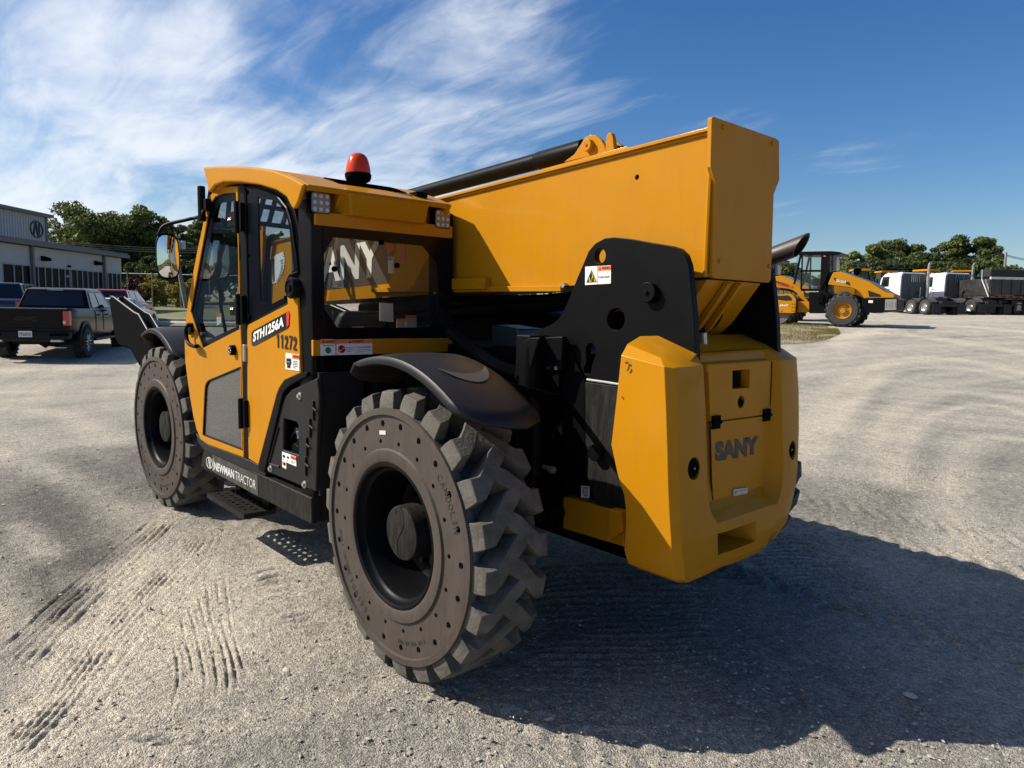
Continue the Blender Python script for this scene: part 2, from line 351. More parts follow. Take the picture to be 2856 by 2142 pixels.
# crescent moulding on the rear fender
cr_ = []
for i in range(17):
    t = -1.15+2.3*i/16; ro, ri = .17, .17-.055*math.cos(t*1.25)
    def fz(x): return 1.545-.62*x*x if x > 0 else 1.545-.55*x*x
    for r in (ro, ri):
        x = .20+r*math.cos(t)*1.25; y = -1.06+r*math.sin(t)*.85; cr_.append((x, y, fz(x)-.002))
f_ = [(2*i, 2*i+1, 2*i+3, 2*i+2) for i in range(16)]
o = ob('crescent_moulding', (cr_, f_), mat('plastic_pale', (.045, .046, .048), .5), fr, smooth=40)
for x0 in (0, XF):       # fenders of the right side
    m = fender(x0, False); m.location = (0, .22, 0); m.scale = (1, -1, 1)
ob('fender_bracket', [tube([(-.15, -1.15, 1.50), (-.12, -.9, 1.44), (-.1, -.4, 1.3)], .025, 8), tube([(.3, -1.15, 1.46), (.28, -.9, 1.42), (.25, -.4, 1.3)], .02, 8)], BLKM, TH)
ob('fender_bracket', [tube([(XF-.1, -1.15, 1.50), (XF-.1, -.9, 1.44), (XF, -.4, 1.3)], .025, 8)], BLKM, TH)
# ---------------------------------------------------------------- chassis
ob('main_frame', [box((-3.6, -.27, .52), (.62, .39, 1.30)), box((-3.2, -.62, .62), (-.95, -.27, .98)), box((-1.2, -.27, 1.3), (.2, .39, 1.52))], BLKM, TH, bevel=.015)
for x in (0, XF):
    ob('axle', [tube([(x, -.95, .685), (x, -.5, .685), (x, -.35, .69), (x, -.1, .69), (x, .28, .69), (x, .53, .69), (x, .68, .685), (x, 1.13, .685)], [.11, .10, .15, .2, .2, .15, .10, .11], 14), box((x-.12, -.95, .52), (x+.12, -.82, .85)), box((x-.12, 1.0, .52), (x+.12, 1.13, .85))], BLKM, TH, smooth=40)
ob('steering_cylinder', [tube([(.22, -.86, .69), (.22, -.4, .69)], .028, 10), tube([(.22, -.45, .69), (.22, .3, .69)], .045, 10)], BLK, TH, smooth=40)
# left sill rail with its lettering, step below
rt = [(568, 1251.6), (867.4, 1387.3), (866.5, 1462.3), (559, 1301)]
rp = [(p.x, p.z) for p in (pY(q, YL-.005) for q in rt)]
zt = (rp[0][1]+rp[1][1])/2; zb = (rp[2][1]+rp[3][1])/2
rail = ob('sill_rail', prism([(rp[0][0], zt), (rp[1][0], zt), (rp[1][0]+.004, zb), (rp[3][0], zb)], 1, YL-.005, -.72), BLKD, TH, bevel=.008)
ob('plate', quad3(*[pY(S6(*q), YL-.006) for q in ((185, 265), (880, 585), (885, 905), (185, 520))], (0, -1, 0), .002), mat('black_plate', (.022, .022, .023), .5, dust=.2, dscale=9, stretch=(4, 4, 1)), rail)
def rtxt(s, a, b, c, **kw):
    q = [pY(S6(*k), YL-.008) for k in (a, b, c)]; return text('lettering', s, *q, (0, -1, 0), mat('white_lettering', (.62, .62, .6), .5), rail, off=.0025, **kw)
rtxt('NEWMAN', (210, 495), (520, 640), (210, 370), bold=.03)
rtxt('TRACTOR', (535, 645), (852, 805), (535, 515), bold=-.005)
def badge(c, ru, rv, n, m, parent, name='emblem', off=.003, hole=.80):
    """round emblem with an N: c centre, ru/rv half axes"""
    c, ru, rv, n = Vector(c), Vector(ru), Vector(rv), Vector(n)*off
    P = lambda a, b: c+ru*a+rv*b+n
    V = []; F = []
    for k in range(32):
        t = 2*math.pi*k/32; V += [P(math.cos(t), math.sin(t)), P(.88*math.cos(t), .88*math.sin(t))]
    F = [(2*k, 2*k+1, (2*k+3) % 64, (2*k+2) % 64) for k in range(32)]
    def strip(pts):
        o_ = len(V); V.extend(P(*q) for q in pts); F.append(tuple(range(o_, o_+len(pts))))
    strip([(-.56, -.72), (-.40, -.80), (-.20, .50), (-.22, .88)]); strip([(-.22, .88), (.0, .9), (.36, -.82), (.14, -.9)]); strip([(.30, -.55), (.36, -.82), (.58, .70), (.42, .80)])
    return ob(name, (V, F), m, parent)
e = lambda a, b: pY(S6(a, b), YL-.008)
badge(e(137, 390), (e(187, 412)-e(87, 368))/2, (e(137, 303)-e(137, 477))/2, (0, -1, 0), MATS['white_lettering'], rail)
ob('rule_line', quad3(e(192, 325), e(198, 328), e(198, 515), e(192, 512), (0, -1, 0), .002), MATS['white_lettering'], rail)
st_o = pZ(S6(80, 858), .335); st_r = pZ(S6(710, 1183), .335)
sx0, sx1, sy0 = st_o.x, st_r.x, -1.205; sy1 = -.985
hl = [circ(sx0+.075+(sx1-sx0-.15)*(i+.5*(j % 2))/7.5, sy0+.055+.055*j, .017, 10) for i in range(8) for j in (0, 1)] + [circ(sx0+.11+(sx1-sx0-.15)*i/7.5, sy0+.165, .017, 10) for i in range(7)]
stp = ob('step', [prism([(sx0, sy0), (sx1, sy0), (sx1-.01, sy1), (sx0+.06, sy1)], 2, .328, .335, hl), box((sx0, sy0-.004, .298), (sx1, sy0, .336)), box((sx1-.004, sy0, .302), (sx1+.002, sy1, .336)), box((sx0+.05, sy1, .30), (sx1-.01, sy1+.006, .345))], BLKD, TH)
for x in (sx0+.10, sx1-.10):
    ob('step_bracket', [box((x-.05, sy1-.03, .33), (x+.05, sy1-.018, zb+.01)), box((x-.05, sy1-.02, .333), (x+.05, sy1+.05, .345)), box((x-.055, -1.0, .335), (x-.045, -.75, zb+.02)), box((x+.045, -1.0, .335), (x+.055, -.75, zb+.02)), cyl((x-.03, sy1-.06, .335), .012, .014, 2, 6)], BLK, stp)
# ---------------------------------------------------------------- uprights that carry the boom
up = [(430, 490), (480, 466), (540, 440), (572, 415), (600, 370), (625, 310), (660, 222), (690, 152), (712, 100), (742, 66), (785, 42), (830, 37), (900, 44), (1000, 62), (1090, 77), (1130, 90), (1158, 118), (1174, 165), (1188, 290), (1200, 430), (1210, 720), (860, 722), (690, 700), (640, 640), (590, 500)]
YU = -.31
upl = xz(D, up, YU)
def hp(fn, q, c, r, n=14, ry=None): p = pY(fn(*q), c); return circ(p.x, p.z, r, n, ry)
kh = xz(D, [(700, 545), (712, 526), (728, 526), (740, 545), (742, 580), (728, 620), (722, 660), (710, 668), (690, 664), (688, 640), (700, 620)], YU)
uh = [hp(D, (764, 124), YU, .036), hp(D, (837, 416), YU, .054, 20), kh]
upright = ob('upright_plate', prism(upl, 1, YU-.02, YU+.02, uh), BLK, TH, bevel=.004)
ob('pivot_boss', [cyl((pY(D(1000, 293), YU).x, YU-.055, pY(D(1000, 293), YU).z), .047, .05, 1, 28), cyl((pY(D(1000, 293), YU).x, YU-.065, pY(D(1000, 293), YU).z), .012, .02, 1, 8)], BLK, upright, bevel=.004)
low = [(690, 704), (850, 726), (960, 740), (960, 1330), (885, 1303), (745, 1275), (715, 1180), (690, 1110), (690, 900)]
lp = ob('lower_plate', prism(xz(D, low, YU-.02), 1, YU-.036, YU+.02, [hp(D, (750, 1030), YU, .03)]), BLKD, TH, bevel=.004)
p_ = pY(D(750, 1030), YU-.03); ob('pin_cap', cyl((p_.x, YU-.075, p_.z), .042, .06, 1, 24), BLK, lp, bevel=.005)
wl = [pY(D(*q), YU-.04) for q in ((692, 694), (770, 705), (852, 718))]
ob('weld_bead', tube(wl, .006, 6), mat('weld_pale', (.5, .5, .48), .5, bump=.6, bscale=300), lp)
sg = [pY(D(*q), YU-.037) for q in ((666, 1184), (704, 1187), (704, 1242), (666, 1239))]
ob('hook_label', quad3(*sg, (0, -1, 0), .003), SILV, lp)
e = lambda a, b: pY(D(a, b), YU-.042)
ob('hook_symbol', [quad3(e(669, 1192), e(701, 1194), e(701, 1196), e(669, 1194), (0, -1, 0), .002), tube([e(676, 1200), e(674, 1222), e(684, 1234), e(694, 1226), e(690, 1212), e(682, 1214), e(684, 1224)], .0022, 5), tube([e(676, 1200), e(692, 1202), e(694, 1214)], .0018, 5)], INK, lp)
ru = ob('upright_plate', prism(upl, 1, .395, .435), BLK, TH, bevel=.004)
# boxy bracket and boots in front of the upright
br = ob('cylinder_bracket', [prism(xz(D, [(480, 515), (500, 497), (592, 494), (582, 655), (500, 690), (476, 600)], -.38), 1, -.40, -.36), prism(xz(D, [(400, 520), (430, 500), (480, 498), (460, 560), (440, 640), (400, 600)], -.50), 1, -.51, -.49), box((.02, -.5, 1.40), (.13, -.36, 1.62))], BLK, TH, bevel=.008)
for q in ((516, 641), (556, 641)):
    p_ = pY(D(*q), -.40); ob('bolt', cyl((p_.x, -.415, p_.z), .012, .016, 1, 6), STEEL, br)
pa, pb = pY(D(432, 545), -.47), pY(D(425, 1010), -.47)
ob('stabiliser_cylinder', [tube([(pa.x, -.47, pa.z), (pa.x-.005, -.47, 1.35), (pb.x+.03, -.47, 1.22), (pb.x+.03, -.47, .9)], [.05, .058, .052, .05], 16), tube([(pb.x+.03, -.47, .9), (pb.x+.03, -.47, .7)], .03, 12)], BLK, TH, smooth=40)
ob('cover_plate', prism(xz(D, [(592, 500), (690, 705), (690, 1110), (600, 1235), (580, 1200), (580, 650)], -.34), 1, -.35, -.30), BLKM, TH, bevel=.01)
# chassis underside plates, yellow
ob('chassis_plate', [prism(xz(D, [(590, 1233), (852, 1300), (868, 1318), (872, 1466), (590, 1381)], YU-.02), 1, YU-.035, YU+.03), prism(xz(D, [(800, 1290), (858, 1304), (866, 1395), (798, 1440)], YU-.07), 1, YU-.085, YU-.03)], YEL, TH, bevel=.006)
ob('chassis_belly', box((.22, YU+.03, .60), (.85, .40, .80)), BLKM, TH)
# ---------------------------------------------------------------- boom
def btop(x): return 2.552+(x-.95)*.0526
def bbot(x): return 1.915+(x-.95)*.037
bx0, bx1 = -3.75, .948; YB2 = .305
hole_b = hp(E5, (1290, 370), YB, .0135, 12)
boom = ob('boom', [prism([(bx1, bbot(bx1)), (bx1, btop(bx1)), (bx0, btop(bx0)), (bx0, bbot(bx0))], 1, YB, YB+.012, [hole_b]), box((-3.7, YB+.1, 1.95), (.9, YB+.104, 2.3)),
           prism([(bx1, bbot(bx1)), (bx1, btop(bx1)), (bx0, btop(bx0)), (bx0, bbot(bx0))], 1, YB2-.012, YB2),
           prism([(bx1, btop(bx1)-.001), (bx0, btop(bx0)-.001), (bx0, btop(bx0)-.013), (bx1, btop(bx1)-.013)], 1, YB+.012, YB2-.012), prism([(bx1, bbot(bx1)+.001), (bx0, bbot(bx0)+.001), (bx0, bbot(bx0)+.013), (bx1, bbot(bx1)+.013)], 1, YB+.012, YB2-.012)], YEL, TH)
ob('top_flange', prism([(bx1, btop(bx1)), (bx0, btop(bx0)), (bx0, btop(bx0)+.018), (bx1, btop(bx1)+.018)], 1, YB-.022, YB2+.022), YEL, boom, bevel=.004)
ob('weld_bead', tube([(bx1, YB-.004, btop(bx1)-.006), (bx0, YB-.004, btop(bx0)-.006)], .008, 6), YEL, boom, smooth=60)
ob('weld_bead', tube([(bx1-.004, YB-.005, bbot(bx1)), (bx1-.004, YB-.005, btop(bx1))], .009, 6), YEL, boom, smooth=60)
sr = [pY(D(*q), YB-.02) for q in ((225, 262), (585, 250))]
ob('side_strip', [box((-1.9, YB-.03, bbot(-.9)+.004), (pY(D(588, 256), YB).x, YB, bbot(-.5)+.022)), box((-.9, YB-.05, bbot(-.8)+.015), (pY(D(225, 240), YB-.04).x, YB-.002, bbot(-.8)+.085))], YEL, boom, bevel=.004)
ob('strip_bolt', cyl((pY(D(585, 258), YB-.02).x, YB-.03, bbot(-.2)+.012), .014, .03, 1, 6), GALV, boom)
tp = [(1690, 52), (1702, 48), (2030, 163), (2048, 178), (2049, 385), (2019, 462), (2004, 918), (1992, 932), (1706, 908), (1692, 895), (1709, 405), (1684, 315)]
XT = .968
tplate = ob('tail_plate', prism(yz(E5, tp, XT), 0, XT-.024, XT), YELD, boom, bevel=.004)
for q in ((1748, 106), (2009, 193), (1729, 817), (1991, 845)):
    p_ = pX(E5(*q), XT); ob('bolt', cyl((XT, p_.y, p_.z), .011, .010, 0, 6), YELD, tplate, bevel=.002)
# lower tail: pivot cheeks and sloping belly with ribs
bel = [(.95, 1.905), (.30, 1.875), (.40, 1.70), (.52, 1.62), (.68, 1.60), (.80, 1.70)]
belly = ob('boom_heel', prism(bel, 1, YB+.01, YB2-.01), YEL, boom, bevel=.006)
for y in (YB+.16, YB+.26):
    ob('rib', prism([(.952, 1.90), (.80, 1.692), (.70, 1.595), (.715, 1.575), (.82, 1.675), (.972, 1.89)], 1, y-.012, y+.012), YEL, belly)
ob('pivot_pin', cyl((pY(D(1000, 293), YU).x, YU, pY(D(1000, 293), YU).z), .045, .74, 1, 20), BLK, boom)
# extension cylinder on top of the boom
def ctop(x): return 2.662+(x+.05)*.050
YC = .055
cyl_o = ob('extension_cylinder', [tube([(-3.5, YC, ctop(-3.5)), (-.42, YC, ctop(-.42))], .049, 20), tube([(-.425, YC, ctop(-.425)), (-.41, YC, ctop(-.41)), (-.05, YC, ctop(-.05))], [.049, .053, .053], 20)], BLK, TH, smooth=40)
lg = [(905, 292), (962, 250), (1000, 192), (1018, 160), (1045, 146), (1075, 148), (1105, 172), (1122, 200), (1132, 243)]
lug_b = ob('cylinder_bracket', [prism(xz(E5, lg, YC-.085), 1, YC-.095, YC-.07), prism(xz(E5, lg, YC-.085), 1, YC+.07, YC+.095), prism(xz(E5, [(1126, 240), (1134, 150), (1146, 134), (1160, 136), (1168, 160), (1175, 228)], YC-.09), 1, YC-.1, YC-.07)], YEL, TH, bevel=.004)
pp = pY(E5(1036, 203), YC-.1); ob('bracket_pin', cyl((pp.x, YC-.125, pp.z), .033, .25, 1, 20), YEL, lug_b, bevel=.004)
ob('pin_grease_point', cyl((pp.x, YC-.13, pp.z), .008, .01, 1, 8), REDST, lug_b)
pa, pb = pY(E5(760, 338), YB), pY(E5(1245, 215), YB)
ob('doubler_plate', prism([(pa.x, btop(pa.x)+.016), (pa.x+.03, btop(pa.x)+.034), (.45, btop(.45)+.036), (.5, btop(.5)+.016)], 1, YB+.005, YB2-.02), YEL, lug_b, bevel=.003)
ob('hose_guard', [tube([(.12, YC+.02, btop(.1)+.13), (.2, YC+.04, btop(.2)+.1), (.28, YC+.03, btop(.28)+.03)], .03, 8), prism([(.18, btop(.18)+.02), (.2, btop(.2)+.12), (.33, btop(.33)+.04), (.34, btop(.34)+.02)], 1, YC+.05, YC+.07)], BLK, lug_b)
# decals on the boom's flank: dark band, white letters, angle gauge
e = lambda a, b: pY(A(a, b), YB-.001)
bd0 = e(1620, 1052); ba = .0526
def bz(x, z_): return (x, YB, z_+(x-bd0.x)*.045)
bandz = bd0.z; x1 = e(1690, 900).x
ob('decal_band', quad3(bz(-3.3, bandz), bz(x1-.10, bandz), bz(x1+.06, bandz+.52), bz(-3.3, bandz+.52), (0, -1, 0), .003), GREYD, boom)
lt = e(1320, 760); lb = e(1285, 1032); rb = e(1552, 1006)
dl = (rb-lb); hgt = abs(lt.z-lb.z)
text('lettering', 'SANY', (rb.x-2.02*(rb.x-lb.x), YB-.004, lb.z-1.02*(rb.z-lb.z)), (rb.x+.03, YB-.004, rb.z), (rb.x-2.02*(rb.x-lb.x)+.02, YB-.004, lb.z+hgt-1.02*(rb.z-lb.z)), (0, -1, 0), WHITE, boom, off=.002, bold=.035)
ob('red_flash', quad3(e(1715, 760), e(1755, 755), e(1755, 900), e(1715, 890), (0, -1, 0), .004), REDST, boom)
gq = [e(*q) for q in ((760, 852), (838, 812), (850, 870), (846, 925), (835, 965), (815, 1010), (790, 1048), (757, 1056))]
g0 = ob('angle_gauge', loft([gq, [p+Vector((0, -.003, 0)) for p in gq]]), WHITE, boom)
for i, s in enumerate(('10', '20', '30', '40', '50', '60', '70', '80')):
    t = i/7; c = (790+28*math.sin(t*2.2)+8*t, 1035-150*t)
    text('numeral', s, e(c[0], c[1]+7), e(c[0]+15, c[1]+2), e(c[0]-1, c[1]-8), (0, -1, 0), INK, g0, off=.0045, bold=.02)
ob('gauge_needle', quad3(e(762, 868), e(772, 866), e(774, 1040), e(765, 1043), (0, -1, 0), .006), INK, g0)
ob('gauge_ticks', [quad3(e(841-abs(k-4)*2, 830+k*22), e(850-abs(k-3)*2, 828+k*22), e(850-abs(k-3)*2, 831+k*22), e(841-abs(k-4)*2, 833+k*22), (0, -1, 0), .004) for k in range(8)], INK, g0)['kind'] = 'stuff'
hs = [(690, 1180), (700, 950), (720, 760), (735, 705), (770, 690), (815, 680)]
for k in (0, 1):
    ob('hydraulic_hose', tube(smooth_path([pY(A(a+k*16, b+k*4), YB-.035) for a, b in hs]), .014, 8), BLKM, TH, smooth=50)
ob('hose_ferrule', tube([pY(A(785, 683), YB-.035), pY(A(820, 672), YB-.035)], .017, 8), mat('brass', (.5, .42, .1), .4, metal=.7), TH)
ob('boom_nose', [prism([(-3.75, 2.2), (-3.75, 1.80), (-4.05, 1.72), (-4.2, 1.2), (-4.45, 1.15), (-4.4, 1.75), (-4.3, 2.1)], 1, YB+.05, YB2-.05)], BLK, TH, bevel=.01)
fpl = [e(*q) for q in ((650, 618), (706, 622), (700, 900), (668, 1175), (640, 1175))]
ob('boom_flange', prism([(p.x, p.z) for p in fpl], 1, YB-.03, YB+.0, [hp(A, (690, 640), YB, .022, 12)]), YEL, boom, bevel=.003)
ob('inner_boom_face', box((-3.78, YB+.02, 1.82), (-3.75, YB2-.02, 2.29)), YEL, TH)
# ---------------------------------------------------------------- front stabilisers, folded up ahead of the front wheels
def stabiliser(YK, YK2, sgn):
    bk = [(935, 970), (950, 945), (968, 942), (1150, 1078), (1188, 1095), (1262, 1225), (1345, 1400), (1300, 1600), (1190, 1530), (1105, 1376), (1012, 1345), (985, 1290)]
    bkp = xz(L, bk, -1.13)
    lo, hi = min(YK, YK2), max(YK, YK2)
    s_ = ob('stabiliser_leg', [prism(bkp, 1, lo, lo+.02), prism(bkp, 1, hi-.02, hi), prism([(p[0]*.97-.03*4.9, p[1]*.96+.04*1.4-.03) for p in bkp], 1, lo+.02, hi-.02)], BLKM, TH, bevel=.004)
    ob('pale_rim', [tube([(bkp[k][0], y_, bkp[k][1]) for k in (2, 3, 4, 5)], .007, 6) for y_ in (lo, hi)]+[box((min(bkp[1][0], bkp[2][0])-.02, lo-.004, bkp[1][1]-.006), (max(bkp[1][0], bkp[2][0])+.02, hi+.004, bkp[1][1]+.012))], mat('pale_edge', (.16, .16, .155), .45, metal=.4, var=.3), s_)  # paler grey strips along the upper plate edges and top
    return s_
stabiliser(-1.13, -1.03, 1); stabiliser(1.31, 1.21, -1)
ob('stabiliser_crossbeam', [box((-4.75, -1.03, .55), (-4.45, 1.21, .85)), box((-4.5, -.3, .55), (-3.5, .4, .9))], BLKM, TH, bevel=.01)
# ---------------------------------------------------------------- counterweight
def cw_level(z, yl, yr, xfl, xc, xm, xh, hw):
    """plan outline at height z, left to right round the back"""
    c = .0; return [(xfl, yl, z), (xc-.03, yl, z), (xc, yl+.035, z), (xm, yl+.15, z), (xm-.01, c-hw-.055, z), (xh, c-hw, z), (xh, c+hw, z), (xm-.01, c+hw+.055, z), (xm-.01, yr-.15, z), (xc-.03, yr-.035, z), (xc-.06, yr, z), (xfl, yr, z)]
hw = .282; LV = []
for z, yl, yr, xfl, xc, xm, xh in ((1.605, -.46, .47, .80, .94, 1.0, .98), (1.58, -.55, .56, .80, 1.01, 1.03, .99), (1.545, -.585, .595, .797, 1.055, 1.06, 1.0), (1.36, -.592, .594, .785, 1.078, 1.08, 1.012), (1.165, -.595, .582, .768, 1.098, 1.098, 1.018), (1.04, -.595, .57, .81, 1.108, 1.108, 1.022), (.955, -.593, .557, .848, 1.116, 1.115, 1.026), (.90, -.59, .545, .858, 1.12, 1.12, 1.032), (.865, -.588, .53, .86, 1.123, 1.124, 1.06), (.825, -.586, .51, .86, 1.127, 1.128, 1.112), (.78, -.584, .485, .857, 1.13, 1.13, 1.128), (.70, -.578, .425, .85, 1.138, 1.135, 1.133), (.64, -.56, .32, .86, 1.135, 1.13, 1.128), (.605, -.50, .18, .88, 1.11, 1.11, 1.108)):
    LV.append(cw_level(z, yl, yr, xfl, xc, xm, xh, hw if z > 1. else {.955: .279, .90: .265, .865: .245, .825: .215, .78: .19, .70: .17, .64: .15, .605: .12}[z]))
for i_, k_ in ((0, .34), (1, .26), (2, .14)): LV[i_] = [(x_, y_, z_+(.92-x_)*k_) for x_, y_, z_ in LV[i_]]
cwg = loft(LV)
cw = ob('counterweight', cwg, YEL, TH, smooth=32)
b_ = cw.modifiers.new('b', 'BEVEL'); b_.width = .022; b_.segments = 3; b_.limit_method = 'ANGLE'; b_.angle_limit = math.radians(24); b_.harden_normals = True
# tow pocket cut out of the lower rear
pk = [(780, 1360), (1022, 1290), (1000, 1405), (775, 1482)]
pkw = [pX(K_(*q), 1.13) for q in pk]; y0 = pkw[0].y; y1_ = pkw[1].y; z0 = min(p.z for p in pkw)+.012; z1 = max(p.z for p in pkw)
cut = ob('cut', loft([[(1.18, y0-.01, z0-.012), (1.18, y1_+.012, z0-.012), (1.18, y1_+.012, z1+.01), (1.18, y0-.01, z1+.01)], [(.93, y0+.0, z0+.004), (.93, y1_-.09, z0+.004), (.93, y1_-.09, z1-.004), (.93, y0+.0, z1-.004)]]), None)
def boolean(o, c):
    m = o.modifiers.new('cut', 'BOOLEAN'); m.object = c; m.operation = 'DIFFERENCE'; m.solver = 'EXACT'
    bpy.context.view_layer.update(); dg = bpy.context.evaluated_depsgraph_get(); me = bpy.data.meshes.new_from_object(o.evaluated_get(dg)); o.modifiers.clear(); o.data = me; bpy.data.objects.remove(c)
def lightpocket(q, yy):
    p = pX(K_(*q), 1.07); return p
lpL, lpR = pX(K_(615, 918), 1.108), pX(K_(1258, 795), 1.09)
mm = []
boolean(cw, cut)
for p in (lpL, lpR):
    c_ = ob('cut', lathe([(.062, .12), (.044, -.045)], (p.x, p.y, p.z), 0, 24, True), None); boolean(cw, c_)
cw.data.materials.clear(); cw.data.materials.append(YEL); cw.data.polygons.foreach_set('material_index', [0]*len(cw.data.polygons))
for ch in ([(150, 212), (160, 208), (176, 214), (172, 224), (155, 226)], [(172, 240), (180, 250), (176, 268), (160, 272), (166, 258)], [(128, 440), (133, 438), (134, 452), (129, 455)]):
    cq = [pY(K_(*q), -.5955) for q in ch]; ob('paint_chip', loft([cq, [p+Vector((0, -.0015, 0)) for p in cq]]), mat('rust_chip', (.06, .03, .012), .8), cw)
ob('tow_pocket_liner', box((.925, y0-.02, z0), (.935, y1_-.09, z1)), BLKM, cw)
ob('tow_pin', cyl((.98, y0+.06, z0-.01), .022, z1-z0+.02, 2, 14), BLK, cw)
for p in (lpL, lpR):
    l_ = ob('tail_lamp', [lathe([(.041, -.06), (.041, -.014), (.036, -.006), (.024, -.006), (.022, -.012), (.0001, -.012)], (p.x, p.y, p.z), 0, 24), lathe([(.013, -.012), (.013, -.003), (.0001, -.003)], (p.x, p.y, p.z), 0, 14)], BLKM, cw, smooth=40)
    ob('reflector', lathe([(.006, -.0028), (.0001, -.001)], (p.x, p.y, p.z), 0, 10), LENS, l_)
# hatch: upper panel with window and camera, lower door with lettering
XH = 1.034
def hx(z): return 1.004+(1.25-z)*.035+.004
def hq(fn, pts): return [(p.y, p.z) for p in (pX(fn(*q), XH) for q in pts)]
up_o = hq(K_, [(702, 232), (1118, 210), (1106, 556), (716, 606)]); w_o = hq(K_, [(862, 264), (978, 260), (976, 384), (862, 392)])
w_o = [(lambda c: (c[0], c[1]))(p) for p in w_o]
hat = ob('upper_hatch', prism(up_o, 0, .985, XH-.002, [w_o, (lambda p: circ(p.y, p.z, .030, 18))(pX(K_(920, 476), XH))]), YELD, cw)
boolean(cw, ob('cut', box((.88, w_o[0][0]-.03, w_o[2][1]-.03), (1.06, w_o[1][0]+.03, w_o[0][1]+.03)), None))
ob('hatch_recess', [box((.90, w_o[0][0]-.01, w_o[2][1]-.03), (.905, w_o[1][0]+.01, w_o[0][1]+.03)), box((.905, w_o[1][0], w_o[2][1]-.012), (.976, w_o[1][0]+.01, w_o[0][1]+.01))], mat('recess_shade', (.035, .02, .006), .6), hat)  # dark brown plates put the shade of the opening into the colour
ob('recess_lamp', box((.93, w_o[0][0]+.02, (w_o[0][1]+w_o[2][1])/2), (.95, w_o[0][0]+.075, w_o[0][1]-.015)), LENS, hat, bevel=.004)
p = pX(K_(920, 476), XH); ob('rear_camera', [cyl((.97, p.y, p.z), .0295, .045, 0, 20), lathe([(.018, .0), (.016, .02), (.0001, .02)], (1.014, p.y+.004, p.z-.004), 0, 16)], BLKM, hat)
lo_ = [(716, 616), (1106, 566), (1100, 800), (1088, 955), (1070, 1040), (1045, 1080), (1000, 1112), (900, 1138), (800, 1155), (755, 1148), (735, 1132), (727, 1090), (722, 900)]
ld = ob('lower_hatch', prism(hq(K_, lo_), 0, .985, XH), YELD, cw, bevel=.003)
rim_g = [(XH-.003, a, b) for a, b in hq(K_, [(714, 610), (724, 1000), (735, 1140), (800, 1162), (1000, 1118), (1052, 1085), (1078, 1040), (1095, 955), (1110, 560), (1122, 210)])]
ob('hatch_gap', tube(rim_g, .004, 6), HOLE, cw)
for q in ((745, 610), (1080, 562)):
    p = pX(K_(*q), XH); ob('hinge', [box((XH-.002, p.y-.03, p.z+.004), (XH+.012, p.y+.03, p.z+.03)), box((XH-.002, p.y-.03, p.z-.03), (XH+.012, p.y+.03, p.z-.004)), cyl((XH+.012, p.y-.032, p.z), .008, .064, 1, 10)], BLKM, ld, bevel=.002)
q = [pX(K_(*k), XH+.001) for k in ((745, 873), (1030, 822), (745, 740))]
text('lettering', 'SANY', *q, (1, 0, 0), mat('charcoal_letters', (.028, .027, .026), .5), ld, off=.0015, bold=.06)
q = [pX(K_(*k), XH+.001) for k in ((858, 1052), (952, 1038), (952, 1082), (858, 1098))]
la = ob('latch', quad3(*q, (1, 0, 0), .008), GALV, ld, bevel=.002)
mid = (q[0]+q[1]+q[2]+q[3])/4+Vector((.009, 0, 0)); hu = (q[1]-q[0])*.38; hv = (q[0]-q[3])*.22
ob('latch_paddle', tube([mid-hu, mid+hu], abs(hv.z)*.9, 8), SILV, la)
ob('hydraulic_fitting', [tube([(.90, -.20, 1.50), (.895, -.22, 1.64)], .016, 10), tube([(.90, -.21, 1.55), (.898, -.213, 1.59)], .023, 6)], GALV, TH)
ob('hydraulic_fitting', [tube([(.90, -.09, 1.50), (.895, -.11, 1.66)], .016, 10), tube([(.90, -.10, 1.56), (.898, -.103, 1.60)], .023, 6)], GALV, TH)
ob('hatch_top', prism([(.62, 1.54), (1.0, 1.536), (1.03, 1.528), (1.03, 1.49), (.62, 1.49)], 1, -.275, .275), YELD, TH, bevel=.006)
ob('hydraulic_hose', tube(smooth_path([(.55, .0, 1.75), (.75, .05, 1.66), (.82, .12, 1.72), (.8, .2, 1.85)]), .018, 8), BLKM, TH, smooth=50)
ob('rear_bulkhead', box((.45, YU+.02, .8), (.50, .395, 1.75)), BLKM, TH)
# ---------------------------------------------------------------- engine cover and exhaust on the right side
hd = [(-2.85, .78), (-2.85, 1.45), (-3.35, 1.50), (-3.35, 1.78), (-2.9, 1.825), (-1.95, 1.84), (-1.45, 1.84), (-1.1, 1.795), (-.72, 1.755), (-.62, 1.70), (-.6, .8)]
ob('engine_cover', prism(hd, 1, .48, 1.32), BLK, TH, bevel=.05, seg=4)
ex0, ex1 = pY((2150, 716), .9), pY((2235, 684), .9)
dv = (ex1-ex0).normalized()
ring = []
def extube():
    n = 22; ax_ = Vector((dv.x, 0, dv.z)).normalized(); s = Vector((0, 1, 0)); u_ = s.cross(ax_).normalized()*-1; pts = [Vector((-.7, .9, 1.7)), Vector((-.2, .9, 1.92)), ex0-ax_*.12, ex1]
    rings = []
    for r, seq in ((.052, pts), (.047, [pts[3], pts[2]])):
        for p_ in seq:
            rg = []
            for k in range(n):
                a = 2*math.pi*k/n; q_ = p_+s*math.cos(a)*r+u_*math.sin(a)*r
                if (p_-ex1).length < .01: q_ = q_+ax_*(math.sin(a)*r*1.1)
                rg.append(q_)
            rings.append(rg)
    return loft(rings, cap=False)
ob('exhaust_pipe', extube(), mat('exhaust_black', (.022, .018, .016), .45, var=.3, dust=.3, dustcol=(.12, .05, .025), dscale=4), TH, smooth=45)
